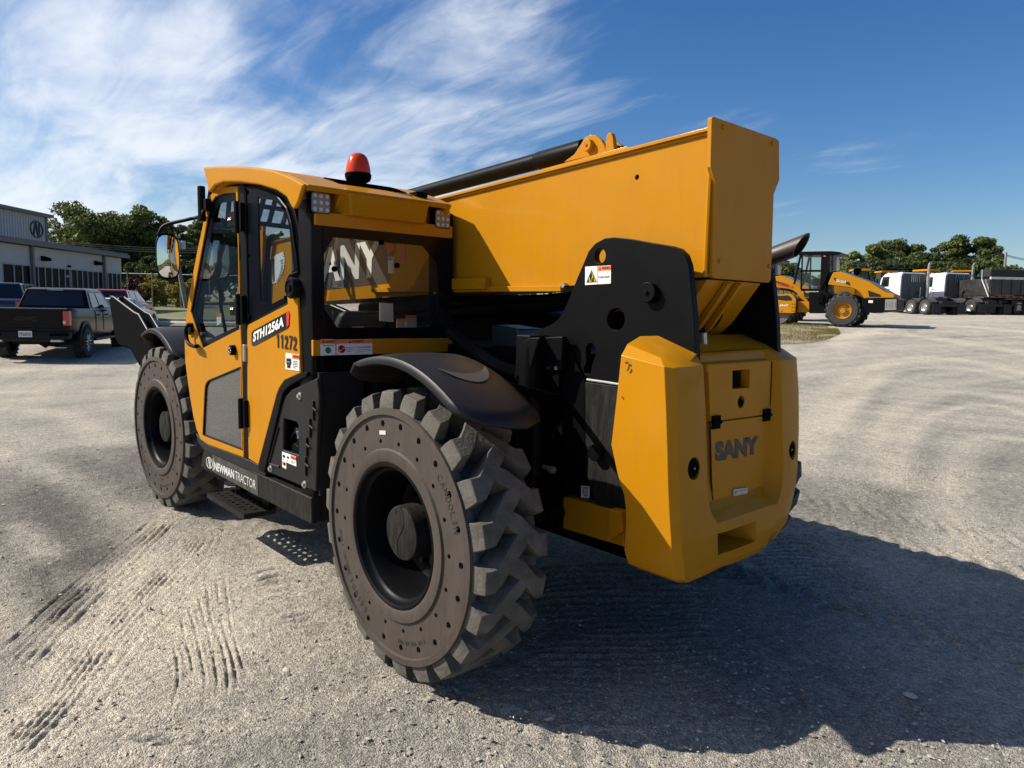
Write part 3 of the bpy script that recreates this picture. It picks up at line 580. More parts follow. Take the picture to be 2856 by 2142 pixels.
# hydraulic tank, pipes and dark machinery between cab and upright
ob('valve_block', prism(xz(D, [(262, 440), (385, 460), (395, 545), (265, 545)], -.1), 1, -.12, .1), mat('dark_teal', (.012, .02, .026), .4, coat=.3), TH, bevel=.01)
ob('lift_cylinder', [tube([(-2.4, .06, 1.62), (-.2, .06, 1.80), (.35, .06, 1.82)], .055, 16), tube([(-2.4, -.05, 1.79), (.1, -.05, 1.825)], .02, 8)], BLK, TH, smooth=40)
ob('pipe_loop', [tube(smooth_path([(-.72, -.35, 1.6), (-.45, -.4, 1.5), (-.2, -.4, 1.42), (.0, -.42, 1.4)]), .045, 12), tube(smooth_path([(-.75, -.6, 1.42), (-.5, -.62, 1.38), (-.3, -.6, 1.2), (-.25, -.55, .95)]), .022, 10), tube(smooth_path([(-.75, -.7, 1.36), (-.55, -.66, 1.3), (-.4, -.6, 1.0), (-.35, -.5, .8)]), .018, 10)], BLK, TH, smooth=45)
ob('filter_housing', [cyl((-.72, -.85, 1.18), .06, .22, 2, 20), cyl((-.72, -.85, 1.40), .035, .05, 2, 16)], BLKM, TH, bevel=.006)
ob('wheel_well_filler', [box((-.80, -.75, .55), (-.2, -.70, 1.42)), box((-.2, -.6, .55), (.15, -.52, 1.35))], BLKM, TH)  # black filler boxes added to keep the wheel well dark
p_ = pY(C3(935, 400), -.55); pl_ = ob('valve_plate', box((p_.x-.03, -.56, p_.z-.03), (p_.x+.02, -.55, p_.z+.05)), GALV, TH)
ob('valve_knob', cyl((p_.x+.02, -.58, p_.z+.02), .012, .04, 1, 8), STEEL, pl_)
p_ = pY(C3(1110, 600), -.42); ob('grease_fitting', [cyl((p_.x-.02, -.44, p_.z), .012, .06, 0, 8), cyl((p_.x+.03, -.44, p_.z-.005), .02, .03, 0, 6)], GALV, TH)
# ================================================================== CAB
def lst(*seg):
    o = []
    for fn, pts in seg: o += [fn(*q) for q in pts]
    return o
def XZ(px, c): return [(lambda p: (p.x, p.z))(pY(q, c)) for q in px]
door_o = lst((A, [(506, 322), (400, 327), (335, 350), (292, 400), (268, 480), (238, 640), (203, 800), (168, 980), (138, 1150), (118, 1300), (107, 1420)]), (B, [(512, 170), (516, 300), (532, 430), (556, 600), (582, 750), (607, 850), (642, 930), (700, 972), (984, 1074), (976, 500), (968, 200)]), (A, [(528, 1390), (512, 700)]))
door_w = lst((A, [(492, 372), (400, 378), (335, 404), (303, 450), (290, 500), (150, 1265), (240, 1540), (518, 1398), (508, 800)]))
door_l = lst((B, [(955, 355), (700, 462), (680, 490), (672, 530), (655, 895), (968, 1015)]))
# side frame, black, with the openings
q_w = lst((A, [(560, 345), (640, 350), (720, 375), (795, 418), (855, 495), (888, 605), (925, 850), (938, 960), (884, 982), (866, 1030), (872, 1195), (590, 1345)]))
side_o = lst((A, [(240, 640), (275, 440), (310, 340), (380, 295), (500, 290), (650, 308), (780, 350), (850, 400), (900, 490), (935, 620), (985, 1000), (1000, 1300)]), (B, [(1490, 0), (1490, 400), (1330, 500), (1285, 580), (1150, 1200), (990, 1150), (660, 1005), (605, 900), (560, 700), (520, 450), (505, 250)]), (A, [(100, 1450), (130, 1150), (160, 980)]))
cabin = ob('cab_frame', prism(XZ(side_o, YL), 1, YL+.012, YL+.06, [XZ(q_w, YL), XZ(door_w, YL)]), TRIM, TH, bevel=.004)
door = ob('door', prism(XZ(door_o, YL), 1, YL-.012, YL+.014, [XZ(door_w, YL), XZ(door_l, YL)]), YEL, TH, bevel=.006, seg=3)
door_in = lst((A, [(490, 432), (378, 445), (350, 470), (330, 520), (178, 1258), (252, 1488), (512, 1368)]))
ob('window_border', prism(XZ(door_w, YL), 1, YL-.002, YL+.004, [XZ(door_in, YL)]), mat('ceramic_border', (.003, .0035, .0055), .2, spec=.14), door)
ob('window_pane', prism(XZ(door_in, YL), 1, YL-.001, YL+.003), GL, door)
ob('seal', tube([pY(q, YL-.004) for q in door_w]+[pY(door_w[0], YL-.004)], .006, 6), TRIM, door)
ob('lower_pane', prism(XZ(door_l, YL), 1, YL-.004, YL+.006), mat('dusty_dark_pane', (.045, .046, .045), .18, coat=.5, dust=.5, dscale=5, dustcol=(.12, .12, .115), stretch=(1.2, 1, 14)), door)
ob('seal', tube([pY(q, YL-.008) for q in door_l]+[pY(door_l[0], YL-.008)], .007, 6), TRIM, door)
# latch, pull handle, hinges
p = pY(A(462, 1555), YL-.02); kn = ob('door_knob', lathe([(.034, .02), (.034, -.028), (.028, -.034), (.0001, -.034)], (p.x, YL-.012, p.z), 1, 24), BLKM, door, smooth=40)
ob('knob_dimple', [lathe([(.006, -.0345), (.0001, -.0355)], (p.x+.017*math.cos(a), YL-.012, p.z+.017*math.sin(a)), 1, 8) for a in [i*1.2566 for i in range(5)]], SILV, kn)
hd_ = [(118, 1370), (104, 1400), (108, 1455), (122, 1500), (150, 1522), (185, 1528)]
ob('pull_handle', [tube(smooth_path([pY(A(130, 1360), YL-.01)]+[pY(A(*q), YL-.06) for q in hd_]+[pY(A(190, 1520), YL-.01)]), .014, 10), prism(XZ([A(118, 1355), A(150, 1352), A(158, 1420), A(130, 1440)], YL-.02), 1, YL-.035, YL-.01)], TRIM, door, smooth=50)
for fn, q in ((A, (512, 555)), (A, (522, 1250)), (B, (975, 725))):
    p = pY(fn(*q), YL-.03); ob('hinge', [box((p.x-.022, YL-.04, p.z-.09), (p.x+.03, YL-.008, p.z+.09)), cyl((p.x-.02, YL-.045, p.z-.1), .016, .2, 2, 12)], TRIM, door, bevel=.004)
for q in ((446, 570), (464, 1243)):
    p = pY(A(*q), YL); ob('hinge_bolt', [lathe([(.011, -.004), (.011, -.014), (.006, -.016), (.0001, -.012)], (p.x+dx, YL, p.z), 1, 10) for dx in (-.014, .014)], STEEL, door)
    ob('hinge_pad', box((p.x-.05, YL-.006, p.z-.045), (p.x+.08, YL-.001, p.z+.045)), TRIM, door)
p = pY(A(222, 1432), YL-.005); ob('window_stud', lathe([(.012, 0), (.012, -.012), (.0001, -.012)], (p.x, YL, p.z), 1, 10), STEEL, door)
# centre post
post = lst((A, [(511, 300), (547, 302), (560, 700), (572, 1200)]), (B, [(1004, 100), (1012, 700), (1022, 1085), (988, 1076), (976, 500), (968, 100)]), (A, [(530, 1200), (516, 700)]))
ob('centre_post', prism(XZ(post, YL), 1, YL-.006, YL+.05), TRIM, TH, bevel=.004)
p = pY(A(557, 1560), YL-.01); ob('door_striker', box((p.x-.015, YL-.03, p.z-.07), (p.x+.015, YL-.005, p.z+.04)), GALV, TH, bevel=.004)
# rear quarter panel + window
qp = lst((A, [(577, 1368), (882, 1209), (876, 1110), (876, 1050), (895, 1018), (948, 1010), (965, 1300)]), (B, [(1428, 60), (1442, 400), (1310, 460), (1270, 520), (1250, 570), (1102, 1132), (1024, 1084), (1014, 600)]))
quarter = ob('quarter_panel', prism(XZ(qp, YL), 1, YL-.012, YL+.014), YEL, TH, bevel=.006, seg=3)
q_o = lst((A, [(552, 330), (640, 338), (720, 362), (800, 406), (864, 488), (898, 600), (934, 850), (947, 968), (890, 988), (872, 1035), (880, 1203), (577, 1360)]))
q_i = lst((A, [(648, 402), (705, 402), (765, 424), (828, 475), (870, 555), (886, 640), (922, 955), (885, 985), (862, 1030), (868, 1150), (700, 1236), (668, 1185)]))
qw = ob('quarter_window', prism(XZ(q_o, YL), 1, YL-.004, YL+.006, [XZ(q_i, YL)]), MATS['ceramic_border'], TH)
ob('window_pane', prism(XZ(q_i, YL), 1, YL-.002, YL+.003), GL, qw)
for q in ((566, 368), (840, 480), (577, 840), (862, 1160), (590, 1300)):
    p = pY(A(*q), YL); ob('window_clip', lathe([(.012, -.002), (.012, -.014), (.0001, -.016)], (p.x, YL, p.z), 1, 10), BLKM, qw)
ob('seal', tube([pY(q, YL-.006) for q in q_o]+[pY(q_o[0], YL-.006)], .007, 6), TRIM, qw)
p = pY(A(903, 1088), YL-.03); ob('window_latch', [lathe([(.06, .02), (.06, -.03), (.053, -.04), (.044, -.041), (.04, -.034), (.02, -.034), (.018, -.045), (.0001, -.045)], (p.x, YL-.01, p.z), 1, 28)], TRIM, quarter, smooth=40)
trim = lst((B, [(1442, 400), (1492, 392), (1492, 425), (1345, 505), (1300, 560), (1280, 640), (1150, 1195), (1105, 1175), (1102, 1135), (1250, 570), (1270, 520), (1310, 460)]))
ob('edge_trim', prism(XZ(trim, YL), 1, YL-.014, YL+.02), TRIM, TH, bevel=.006)
# model plate and fleet number
e = lambda a, b: pY(A(a, b), YL-.013)
mp_ = [e(*q) for q in ((600, 1430), (610, 1410), (860, 1272), (880, 1264), (886, 1280), (882, 1370), (872, 1388), (625, 1520), (606, 1522), (600, 1505))]
npl = ob('model_plate', loft([mp_, [p+Vector((0, -.003, 0)) for p in mp_]]), mat('plate_black', (.01, .01, .01), .25, coat=.4), quarter)
rd = [e(*q) for q in ((862, 1276), (880, 1264), (886, 1280), (882, 1366), (868, 1384))]
ob('red_edge', loft([[p+Vector((0, -.003, 0)) for p in rd], [p+Vector((0, -.0042, 0)) for p in rd]]), REDST, npl)
text('lettering', 'STH1256A', e(615, 1496), e(845, 1377), e(618, 1420), (0, -1, 0), WHITE, npl, off=.0055, bold=.045, space=1.05)
DG = {'1': [(.22, 0), (.44, 0), (.44, 1), (.28, 1), (.05, .84), (.05, .66), (.22, .77)], '7': [(.02, 1), (.62, 1), (.62, .86), (.32, 0), (.09, 0), (.37, .83), (.02, .83)],
      '2': [(0, 0), (.6, 0), (.6, .16), (.26, .16), (.52, .46), (.6, .64), (.58, .8), (.48, .94), (.3, 1), (.12, .94), (.02, .8), (0, .66), (.2, .64), (.22, .77), (.3, .83), (.38, .8), (.41, .7), (.38, .6), (.28, .46), (0, .15)]}
b0, b1, b2 = e(785, 1534), e(944, 1560), e(785, 1432)
for i, ch in enumerate('11272'):
    gp_ = [b0+(b1-b0)*((i+c[0]*1.25+.08)/5)+(b2-b0)*c[1]+Vector((0, -.002, 0)) for c in DG[ch]]
    ob('fleet_number_digit', loft([gp_, [p+Vector((0, -.0012, 0)) for p in gp_]]), INK, quarter)
# stickers -----------------------------------------------------------
def sticker(name, fn, corners, ax, c, n, parent, header=None, texts=(), shapes=(), base=None, t=.002):
    """corners TL,TR,BR,BL as photo pixels on the plane; content in unit coordinates (s right, t down)"""
    P = [on(ax, c, fn(*q)) for q in corners]; n = Vector(n)
    def at(s, tt): return lerp(lerp(P[0], P[1], s), lerp(P[3], P[2], s), tt)
    o = ob(name, quad3(*P, n, t), base or WHITE, parent)
    if header:
        s0, s1, t1, m = header[:4]; ob('header', quad3(at(s0, 0.015), at(s1, .015), at(s1, t1), at(s0, t1), n, t+.0012), m, o)
    for s, s0, s1, t0, t1, m in texts:
        text('print', s, at(s0, t1), at(s1, t1), at(s0, t0), n, m, o, off=t+.002, bold=.02)
    for pts, m in shapes:
        q = [at(*k)+n*(t+.0016) for k in pts]; ob('symbol', (q, [tuple(range(len(q)))]), m, o)
    return o
def rows(s0, s1, t0, n, dt, h, m=None): return [([(s0, t0+i*dt), (s0+(s1-s0)*(1 if i < n-1 else .6), t0+i*dt), (s0+(s1-s0)*(1 if i < n-1 else .6), t0+i*dt+h), (s0, t0+i*dt+h)], m or INK) for i in range(n)]
def tri(cx, cy, w_, h_, m): return ([(cx, cy-h_), (cx+w_, cy+h_), (cx-w_, cy+h_)], m)
def ell(cx, cy, rx, ry, m, n=20): return ([(cx+rx*math.cos(2*math.pi*i/n), cy+ry*math.sin(2*math.pi*i/n)) for i in range(n)], m)
sticker('warning_label', D, ((685, 172), (804, 166), (803, 250), (684, 257)), 1, YU-.0205, (0, -1, 0), upright, (.5, 1, .27, ORA), [('WARNING', .66, .97, .07, .20, INK), ('Crushing hazard!', .53, .95, .55, .70, INK)],
        [tri(.59, .14, .035, .08, INK), tri(.26, .53, .20, .34, INK), tri(.26, .555, .17, .285, YST), ([(.25, .38), (.28, .38), (.28, .62), (.25, .62)], INK), ell(.265, .70, .06, .09, INK, 12), ([(.485, .0), (.495, .0), (.495, 1), (.485, 1)], INK)])
XS = XR-.0
# ---------------------------------------------------------------- rear wall of the cab
yl_, yr_ = YL+.005, -.24
zt_, zw, zs0, zs1 = 2.36, 2.185, 1.47, 1.562
hexa = [(lambda p: (p.y, p.z))(pX(A(*q), XR)) for q in ((1215, 706), (1890, 770), (1998, 905), (2010, 1192), (1835, 1262), (1838, 1386), (1500, 1388), (1268, 1388), (1188, 1300), (1130, 1225), (1096, 862))]
hexa = [(max(a, yl_+.06), b) for a, b in hexa]
hexa = [hexa[0], hexa[1], hexa[2], hexa[3], (hexa[3][0], 1.72), (hexa[5][0]+.09, 1.625), (hexa[7][0]-.02, 1.625), hexa[8], hexa[9], hexa[10]]
rw = ob('rear_window', prism([(yl_, zs1), (yr_, zs1), (yr_, zw), (yl_, zw)], 0, XR-.012, XR-.002, [hexa]), MATS['ceramic_border'], TH)
ob('window_pane', prism(hexa, 0, XR-.010, XR-.004), GLR, rw)
for q in ((1572, 745), (1218, 945), (1610, 1372), (1690, 918)):
    p = pX(A(*q), XR); ob('window_clip', lathe([(.016, 0), (.016, .012), (.0001, .014)], (XR-.002, p.y, p.z), 0, 12), BLKM, rw)
hdr = ob('rear_header', [box((XR-.05, yl_+.02, zw), (XR+.004, yr_, zw+.075)), box((XR-.12, yl_+.02, zw+.06), (XR-.09, yr_, zt_))], YELD, TH, bevel=.006)
strip = ob('rear_strip', box((XR-.02, yl_+.0, zs0), (XR+.004, yr_+.01, zs1-.004)), YELD, TH, bevel=.004)
ob('rear_lower_panel', box((XR-.05, yl_+.02, .68), (XR-.004, yr_, zs0)), BLKM, TH)
ob('corner_post', loft([[(XR+a, b, z) for a, b in ((-.16, YL+.002), (-.06, YL+.002), (-.022, YL+.012), (-.005, YL+.045), (0, YL+.08), (-.16, YL+.08))] for z in (.66, 2.33)]), TRIM, TH, bevel=.008)
ob('corner_post', box((XR-.16, yr_-.06, .68), (XR-.001, yr_+.012, 2.34)), TRIM, TH, bevel=.01)
e = lambda a, b: A(a, b)
sticker('caution_label', A, ((1115, 1473), (1226, 1475), (1228, 1592), (1117, 1597)), 0, XR+.005, (1, 0, 0), strip, (0, 1, .27, ORA), [('CAUTION', .30, .95, .06, .22, INK), ('Diesel Fuel Only', .12, .88, .33, .44, INK)], [tri(.18, .14, .09, .09, INK), ell(.5, .68, .2, .2, GRN)])
sticker('warning_label', A, ((1236, 1475), (1505, 1473), (1506, 1586), (1237, 1592)), 0, XR+.005, (1, 0, 0), strip, (0, 1, .27, ORA), [('WARNING', .42, .74, .06, .22, INK), ('Fire, open flame', .26, .47, .50, .58, INK), ('and smoking', .26, .42, .63, .71, INK), ('prohibited', .26, .39, .76, .84, INK), ('DO NOT USE ETHER', .57, .94, .48, .57, INK), ('Use of ether may cause explosion', .55, .95, .66, .73, INK), ('and severe injury', .55, .72, .79, .85, INK)],
        [tri(.37, .14, .035, .09, INK), ell(.135, .63, .10, .26, REDST), ell(.135, .63, .078, .20, WHITE), ([(.08, .5), (.10, .45), (.20, .76), (.18, .82)], REDST), ([(.11, .55), (.14, .52), (.17, .72), (.13, .75)], INK), ([(.518, .28), (.522, .28), (.522, 1), (.518, 1)], INK)])
sticker('warning_label', B, ((1308, 240), (1418, 255), (1417, 386), (1306, 370)), 1, YL-.0135, (0, -1, 0), quarter, (.5, 1, .30, ORA), [('WARNING', .60, .97, .08, .23, INK)], [tri(.56, .14, .03, .07, INK), ([(.08, .32), (.42, .30), (.45, .62), (.38, .74), (.38, .9), (.14, .9), (.14, .74), (.08, .62)], INK), ([(.16, .4), (.34, .4), (.34, .55), (.16, .55)], WHITE), ([(.2, .7), (.32, .7), (.32, .82), (.2, .82)], WHITE)] + rows(.56, .9, .42, 5, .1, .035))
# ---------------------------------------------------------------- roof
sk = [(230, 176), (330, 171), (450, 170), (540, 172), (620, 178), (690, 188), (760, 203), (830, 227), (910, 262), (987, 306), (945, 440), (922, 488), (900, 490), (855, 402), (780, 352), (650, 312), (500, 292), (380, 292), (315, 318), (276, 372)]
YS, YE = -1.27, -.285
skp = XZ([A(*q) for q in sk], YS)
i_t = 9  # rear top corner
cutp = skp[:9]+[(skp[9][0]-.01, skp[9][1]), (skp[9][0]-.012, skp[9][1]-.02), (skp[8][0]-.04, skp[8][1]-.055), (skp[8][0]-.06, skp[13][1]+.01)]+skp[14:]
def band(y0, y1, full): return prism(skp if full else cutp, 1, y0, y1)
yA = pX(A(1012, 420), skp[9][0]-.02).y; yB_ = pX(A(1265, 430), skp[9][0]-.02).y; yC_ = pX(A(1935, 520), skp[9][0]-.02).y; yD_ = min(YE-.03, pX(A(2125, 520), skp[9][0]-.02).y)
roof = ob('roof', band(YS, yA, True), YEL, TH, bevel=.018, seg=3)
ob('roof_pocket', [band(yA, yB_, False), band(yC_, YE-.045, False)], YELD, roof)
lipp = [skp[7], skp[8], skp[9], (skp[9][0]-.006, skp[9][1]-.03), (skp[8][0]-.01, skp[8][1]-.035), (skp[7][0], skp[7][1]-.035)]
ob('roof_lip', prism([(a, b+.0015) for a, b in lipp], 1, yA-.002, YE-.04), YEL, roof, bevel=.005)
ob('roof_panel', band(yB_, yC_, True), YEL, roof, bevel=.008)
ob('roof_cheek', band(YE-.045, YE, True), YEL, roof, bevel=.012)
# visor bulge between the lamps
zt2 = skp[9][1]; xr2 = skp[9][0]
vis = [[(xr2-.18, yB_-.005, zt2+.055), (xr2-.18, yC_+.005, zt2+.055), (xr2+.012, yC_-.02, zt2-.012), (xr2+.012, yB_+.04, zt2-.012)], [(xr2-.12, yB_-.02, zt2-.12), (xr2-.12, yC_+.02, zt2-.12), (xr2-.015, yC_-.03, zt2-.135), (xr2-.015, yB_+.07, zt2-.135)]]
ob('visor', loft(vis), YEL, roof, bevel=.012, seg=3)
for q in ((1015, 260), (1540, 385)):
    p = pZ(A(*q), zt2+.06); ob('roof_plug', lathe([(.03, 0), (.03, .006), (.0001, .008)], (p.x, p.y, skp[8][1]-.045), 2, 14), BLKM, roof)
def work_lamp(q0, q1, nm='work_lamp'):
    a, b = pX(A(*q0), XR+.01), pX(A(*q1), XR+.01); cy, cz = (a.y+b.y)/2, (a.z+b.z)/2; h = .060
    x = XR+.005
    lm = ob(nm, [prism([(cy-h, cz-h+.012), (cy-h+.012, cz-h), (cy+h-.012, cz-h), (cy+h, cz-h+.012), (cy+h, cz+h-.012), (cy+h-.012, cz+h), (cy-h+.012, cz+h), (cy-h, cz+h-.012)], 0, x-.05, x)], BLKM, TH, bevel=.004)
    hh = h-.006; lz = ob('lens', prism([(cy-hh, cz-hh+.01), (cy-hh+.01, cz-hh), (cy+hh-.01, cz-hh), (cy+hh, cz-hh+.01), (cy+hh, cz+hh-.01), (cy+hh-.01, cz+hh), (cy-hh+.01, cz+hh), (cy-hh, cz+hh-.01)], 0, x, x+.004), LENS, lm)
    for i in (-1, 0, 1):
        for j in (-1, 0, 1):
            ob('led', [lathe([(.0105, .004), (.0105, .007), (.006, .0075), (.005, .0045), (.0001, .004)], (x, cy+i*.036, cz+j*.036), 0, 12)], SILV, lm)
    ob('lamp_bracket', [box((x-.035, cy-.04, cz-h-.035), (x-.02, cy-.034, cz-h+.02)), box((x-.035, cy+.034, cz-h-.035), (x-.02, cy+.04, cz-h+.02)), box((x-.035, cy-.04, cz-h-.041), (x-.02, cy+.04, cz-h-.034)), box((x-.05, cy-.028, cz-h-.02), (x-.005, cy+.028, cz-h+.004)), cyl((x-.028, cy, cz-h-.075), .006, .05, 2, 6)], BLK, lm)
    return lm
work_lamp((1050, 365), (1190, 525)); work_lamp((1980, 500), (2095, 636))
# beacon
zb_ = 2.492; pb = pZ(A(1400, 300), zb_)
bc = ob('beacon', [lathe([(.022, -.05), (.022, .006), (.055, .006), (.072, .016), (.079, .034), (.080, .052), (.075, .058)], (pb.x, pb.y, zb_), 2, 32), box((pb.x-.05, pb.y-.05, zb_-.05), (pb.x+.05, pb.y+.05, zb_-.028))], BLKM, TH, smooth=40)
prof = [(.074, .055), (.073, .075), (.069, .10), (.062, .13), (.053, .153), (.041, .168), (.024, .177), (.0001, .18)]
dm = []
for k in range(64):
    t = 2*math.pi*k/64; s_ = 1+(.018 if k % 2 else 0); dm.append((t, s_))
rings = [[(pb.x+r*(s_ if i < 5 else 1)*math.cos(t), pb.y+r*(s_ if i < 5 else 1)*math.sin(t), zb_+h) for t, s_ in dm] for i, (r, h) in enumerate(prof)]
mred = mat('beacon_red', (.62, .045, .002), .2, spec=.3, coat=.15); mred.node_tree.nodes['Principled BSDF'].inputs['Transmission Weight'].default_value = .15
ob('beacon_dome', loft(rings), mred, bc, smooth=28)
ob('beacon_cable', tube(smooth_path([(pb.x, pb.y-.03, zb_-.02), (pb.x-.02, pb.y-.1, zb_+.0), (pb.x-.06, pb.y-.13, zb_-.02), (pb.x-.02, pb.y-.06, zb_-.05)]), .008, 6), BLKM, bc)
gr0, gr1 = A(1180, 292), A(1715, 405)
for i in range(7):
    zz0 = 2.475; a = pZ((gr0[0]+i*6, gr0[1]+2.2*i-6), zz0-i*.004); b = pZ((gr1[0]+i*5, gr1[1]+i*1.5-7), zz0-i*.004)
def roof_z(x):
    for (xa_, za_), (xb_, zb2_) in zip(skp[:9], skp[1:10]):
        if xa_ <= x <= xb_: return za_+(zb2_-za_)*(x-xa_)/(xb_-xa_)
    return skp[9][1]
for i in range(8): x_ = xr2-.34+.024*i; ob('roof_slat', box((x_, -.98, roof_z(x_)-.004), (x_+.012, -.52, roof_z(x_)+.005)), BLKM, roof)
ob('roof_clip', box((xr2-.16, -.50, roof_z(xr2-.16)-.02), (xr2-.08, -.42, roof_z(xr2-.16)+.008)), BLKM, roof)
# ---------------------------------------------------------------- cab inside, right side and front
zf = .95
ob('cab_floor', [box((-2.9, YL+.06, zf-.05), (XR-.06, -.30, zf)), box((-2.75, YL+.06, .66), (XR-.06, -.30, .70))], BLKM, TH)
ob('right_panel', prism([(-2.9, .7), (XR-.06, .7), (XR-.06, 1.50), (-2.6, 1.42), (-3.0, 1.25)], 1, -.315, -.275), BLKM, TH)
for pth in ([(-1.0, -.295, 1.45), (-1.0, -.295, 2.40)], [(-3.0, -.295, 1.25), (-2.78, -.295, 2.1), (-2.6, -.295, 2.55)]): ob('right_post', tube(pth, .033, 8), BLKM, TH, smooth=50)
for seg in (((640, 600), (905, 632)), ((655, 470), (850, 500)), ((775, 430), (725, 612)), ((868, 490), (830, 622)), ((695, 395), (640, 600))):
    a_, b_ = pY(A(*seg[0]), -.295), pY(A(*seg[1]), -.295)
    if min(a_.x, b_.x) < -3.0: a_, b_ = pX(A(*seg[0]), -2.75), pX(A(*seg[1]), -2.75)
    ob('guard_bar', tube([a_, b_], .02, 6), BLKM, TH, smooth=50)
for seg in (((430, 430), (418, 575)), ((262, 556), (505, 610))): ob('guard_bar', tube([pX(A(*q), -2.62) for q in seg], .018, 6), BLKM, TH, smooth=50)
ob('front_posts', [tube([(-2.98, YL+.05, 1.2), (-2.72, YL+.05, 2.1), (-2.5, YL+.06, 2.55)], .035, 8), tube([(-3.0, YL+.06, 1.22), (-3.0, -.3, 1.22)], .04, 8), tube([(-2.5, YL+.05, 2.56), (-2.5, -.3, 2.56)], .035, 8)], TRIM, TH, smooth=50)
ob('windscreen', loft([[(-3.0, YL+.06, 1.25), (-3.0, -.3, 1.25), (-2.5, -.3, 2.54), (-2.5, YL+.06, 2.54)], [(-3.004, YL+.06, 1.25), (-3.004, -.3, 1.25), (-2.504, -.3, 2.54), (-2.504, YL+.06, 2.54)]]), GL, TH)
ob('front_lower_panel', box((-3.02, YL+.06, .75), (-2.98, -.3, 1.22)), BLKM, TH)
seat = ob('driver_seat', [box((-1.75, -.98, 1.12), (-1.25, -.5, 1.28)), box((-1.45, -.85, zf), (-1.3, -.6, 1.12))], mat('seat_vinyl', (.018, .018, .02), .55), TH, bevel=.04, seg=3)
ob('backrest', loft([[(-1.3, -.98, 1.26), (-1.18, -.98, 1.26), (-1.18, -.5, 1.26), (-1.3, -.5, 1.26)], [(-1.22, -.97, 1.5), (-1.1, -.97, 1.5), (-1.1, -.51, 1.5), (-1.22, -.51, 1.5)], [(-1.15, -.9, 1.72), (-1.06, -.9, 1.72), (-1.06, -.58, 1.72), (-1.15, -.58, 1.72)]]), MATS['seat_vinyl'], seat, bevel=.04, seg=3)
tw = pY(A(775, 1195), -.72)
sw_c = Vector((-2.2, -.74, 1.56)); Mr = Matrix.Translation(sw_c) @ Matrix.Rotation(math.radians(-28), 4, 'Y')
ring_p = [tuple(Mr @ Vector((.19*math.cos(t), .19*math.sin(t), 0))) for t in [2*math.pi*i/28 for i in range(29)]]
ob('steering_wheel', [tube(ring_p, .016, 8), tube([sw_c, Mr @ Vector((.19, 0, 0))], .014, 6), tube([sw_c, Mr @ Vector((-.09, .165, 0))], .014, 6), tube([sw_c, Mr @ Vector((-.09, -.165, 0))], .014, 6), tube([sw_c, sw_c+Vector((-.35, 0, -.45))], .035, 8)], BLKM, TH, smooth=45)
ob('console', [box((-2.75, -1.0, .95), (-2.45, -.45, 1.45)), box((-1.9, -.46, .95), (-1.1, -.34, 1.42)), tube([(-1.75, -.4, 1.42), (-1.78, -.42, 1.62)], .018, 8)], BLKM, TH, bevel=.03)
e = lambda a, b, d: pY(A(a, b), d)
ob('notice_card', quad3(pX(A(1560, 1198), XR-.03), pX(A(1660, 1205), XR-.03), pX(A(1664, 1345), XR-.03), pX(A(1560, 1335), XR-.03), (1, 0, 0), .003), mat('card_white', (.6, .6, .58), .6), TH)
q = [pX(A(*k), XR-.2) for k in ((1350, 1325), (1430, 1290), (1445, 1380), (1355, 1412))]
ob('inside_label', quad3(*q, (1, 0, 0), .003), mat('card_grey', (.4, .4, .38), .6), TH)
for nm_, k in (('inside_label', ((1755, 1293), (1835, 1293), (1838, 1385), (1757, 1385))), ('inside_label', ((1690, 1320), (1752, 1318), (1752, 1387), (1688, 1387)))):
    l_ = ob(nm_, quad3(*[pX(A(*q_), XR-.03) for q_ in k], (1, 0, 0), .003), MATS['card_grey'], TH)
    P_ = [pX(A(*q_), XR-.026) for q_ in k]; ob('header', quad3(P_[0], P_[1], lerp(P_[1], P_[2], .25), lerp(P_[0], P_[3], .25), (1, 0, 0), .002), ORA, l_)
ht = ob('emergency_hammer', [quad3(*[pX(A(*q_), XR-.03) for q_ in ((1608, 745), (1655, 750), (1660, 790), (1622, 830))], (1, 0, 0), .012)], REDST, TH)
ob('hammer_label', quad3(*[pX(A(*q_), XR-.012) for q_ in ((1625, 853), (1667, 853), (1670, 977), (1624, 978))], (1, 0, 0), .001), WHITE, ht)
ob('hammer_label_head', quad3(*[pX(A(*q_), XR-.0105) for q_ in ((1627, 856), (1665, 856), (1665, 880), (1627, 882))], (1, 0, 0), .001), mat('label_blue', (.05, .22, .42), .5), ht)
dl_ = ob('door_label', quad3(*[pY(A(*q_), YL+.3) for q_ in ((337, 1282), (372, 1278), (372, 1350), (338, 1372))], (0, -1, 0), .002), WHITE, TH)
ob('header', quad3(*[pY(A(*q_), YL+.297) for q_ in ((337, 1282), (372, 1278), (372, 1298), (337, 1302))], (0, -1, 0), .002), ORA, dl_)
# right-hand mirror seen through the cab
def oval_mirror(c, ny, ru, rv, nm, parent):
    c = Vector(c); n = Vector(ny).normalized(); u_ = Vector((0, 0, 1)).cross(n).normalized(); v_ = Vector((0, 0, 1))
    def ring(k, d):
        o_ = []
        for i in range(36):
            t = 2*math.pi*i/36; cx, sx_ = math.cos(t), math.sin(t); ex = .62
            o_.append(c+u_*(ru*k*math.copysign(abs(cx)**ex, cx))+v_*(rv*k*math.copysign(abs(sx_)**ex, sx_))+n*d)
        return o_
    b = ob(nm, loft([ring(.75, -.045), ring(.97, -.025), ring(1, 0), ring(.97, .006), ring(.90, .006)]), TRIM, parent, smooth=50)
    ob('mirror_glass', loft([ring(.90, .0), ring(.90, .0072), ring(.45, .0105), ring(.02, .0115)]), MIRR, b, smooth=80)
    return b
mc = pX(L(1437, 600), -2.95)
mr_ = oval_mirror(mc, (.98, -.12, .0), .083, .172, 'mirror', TH)
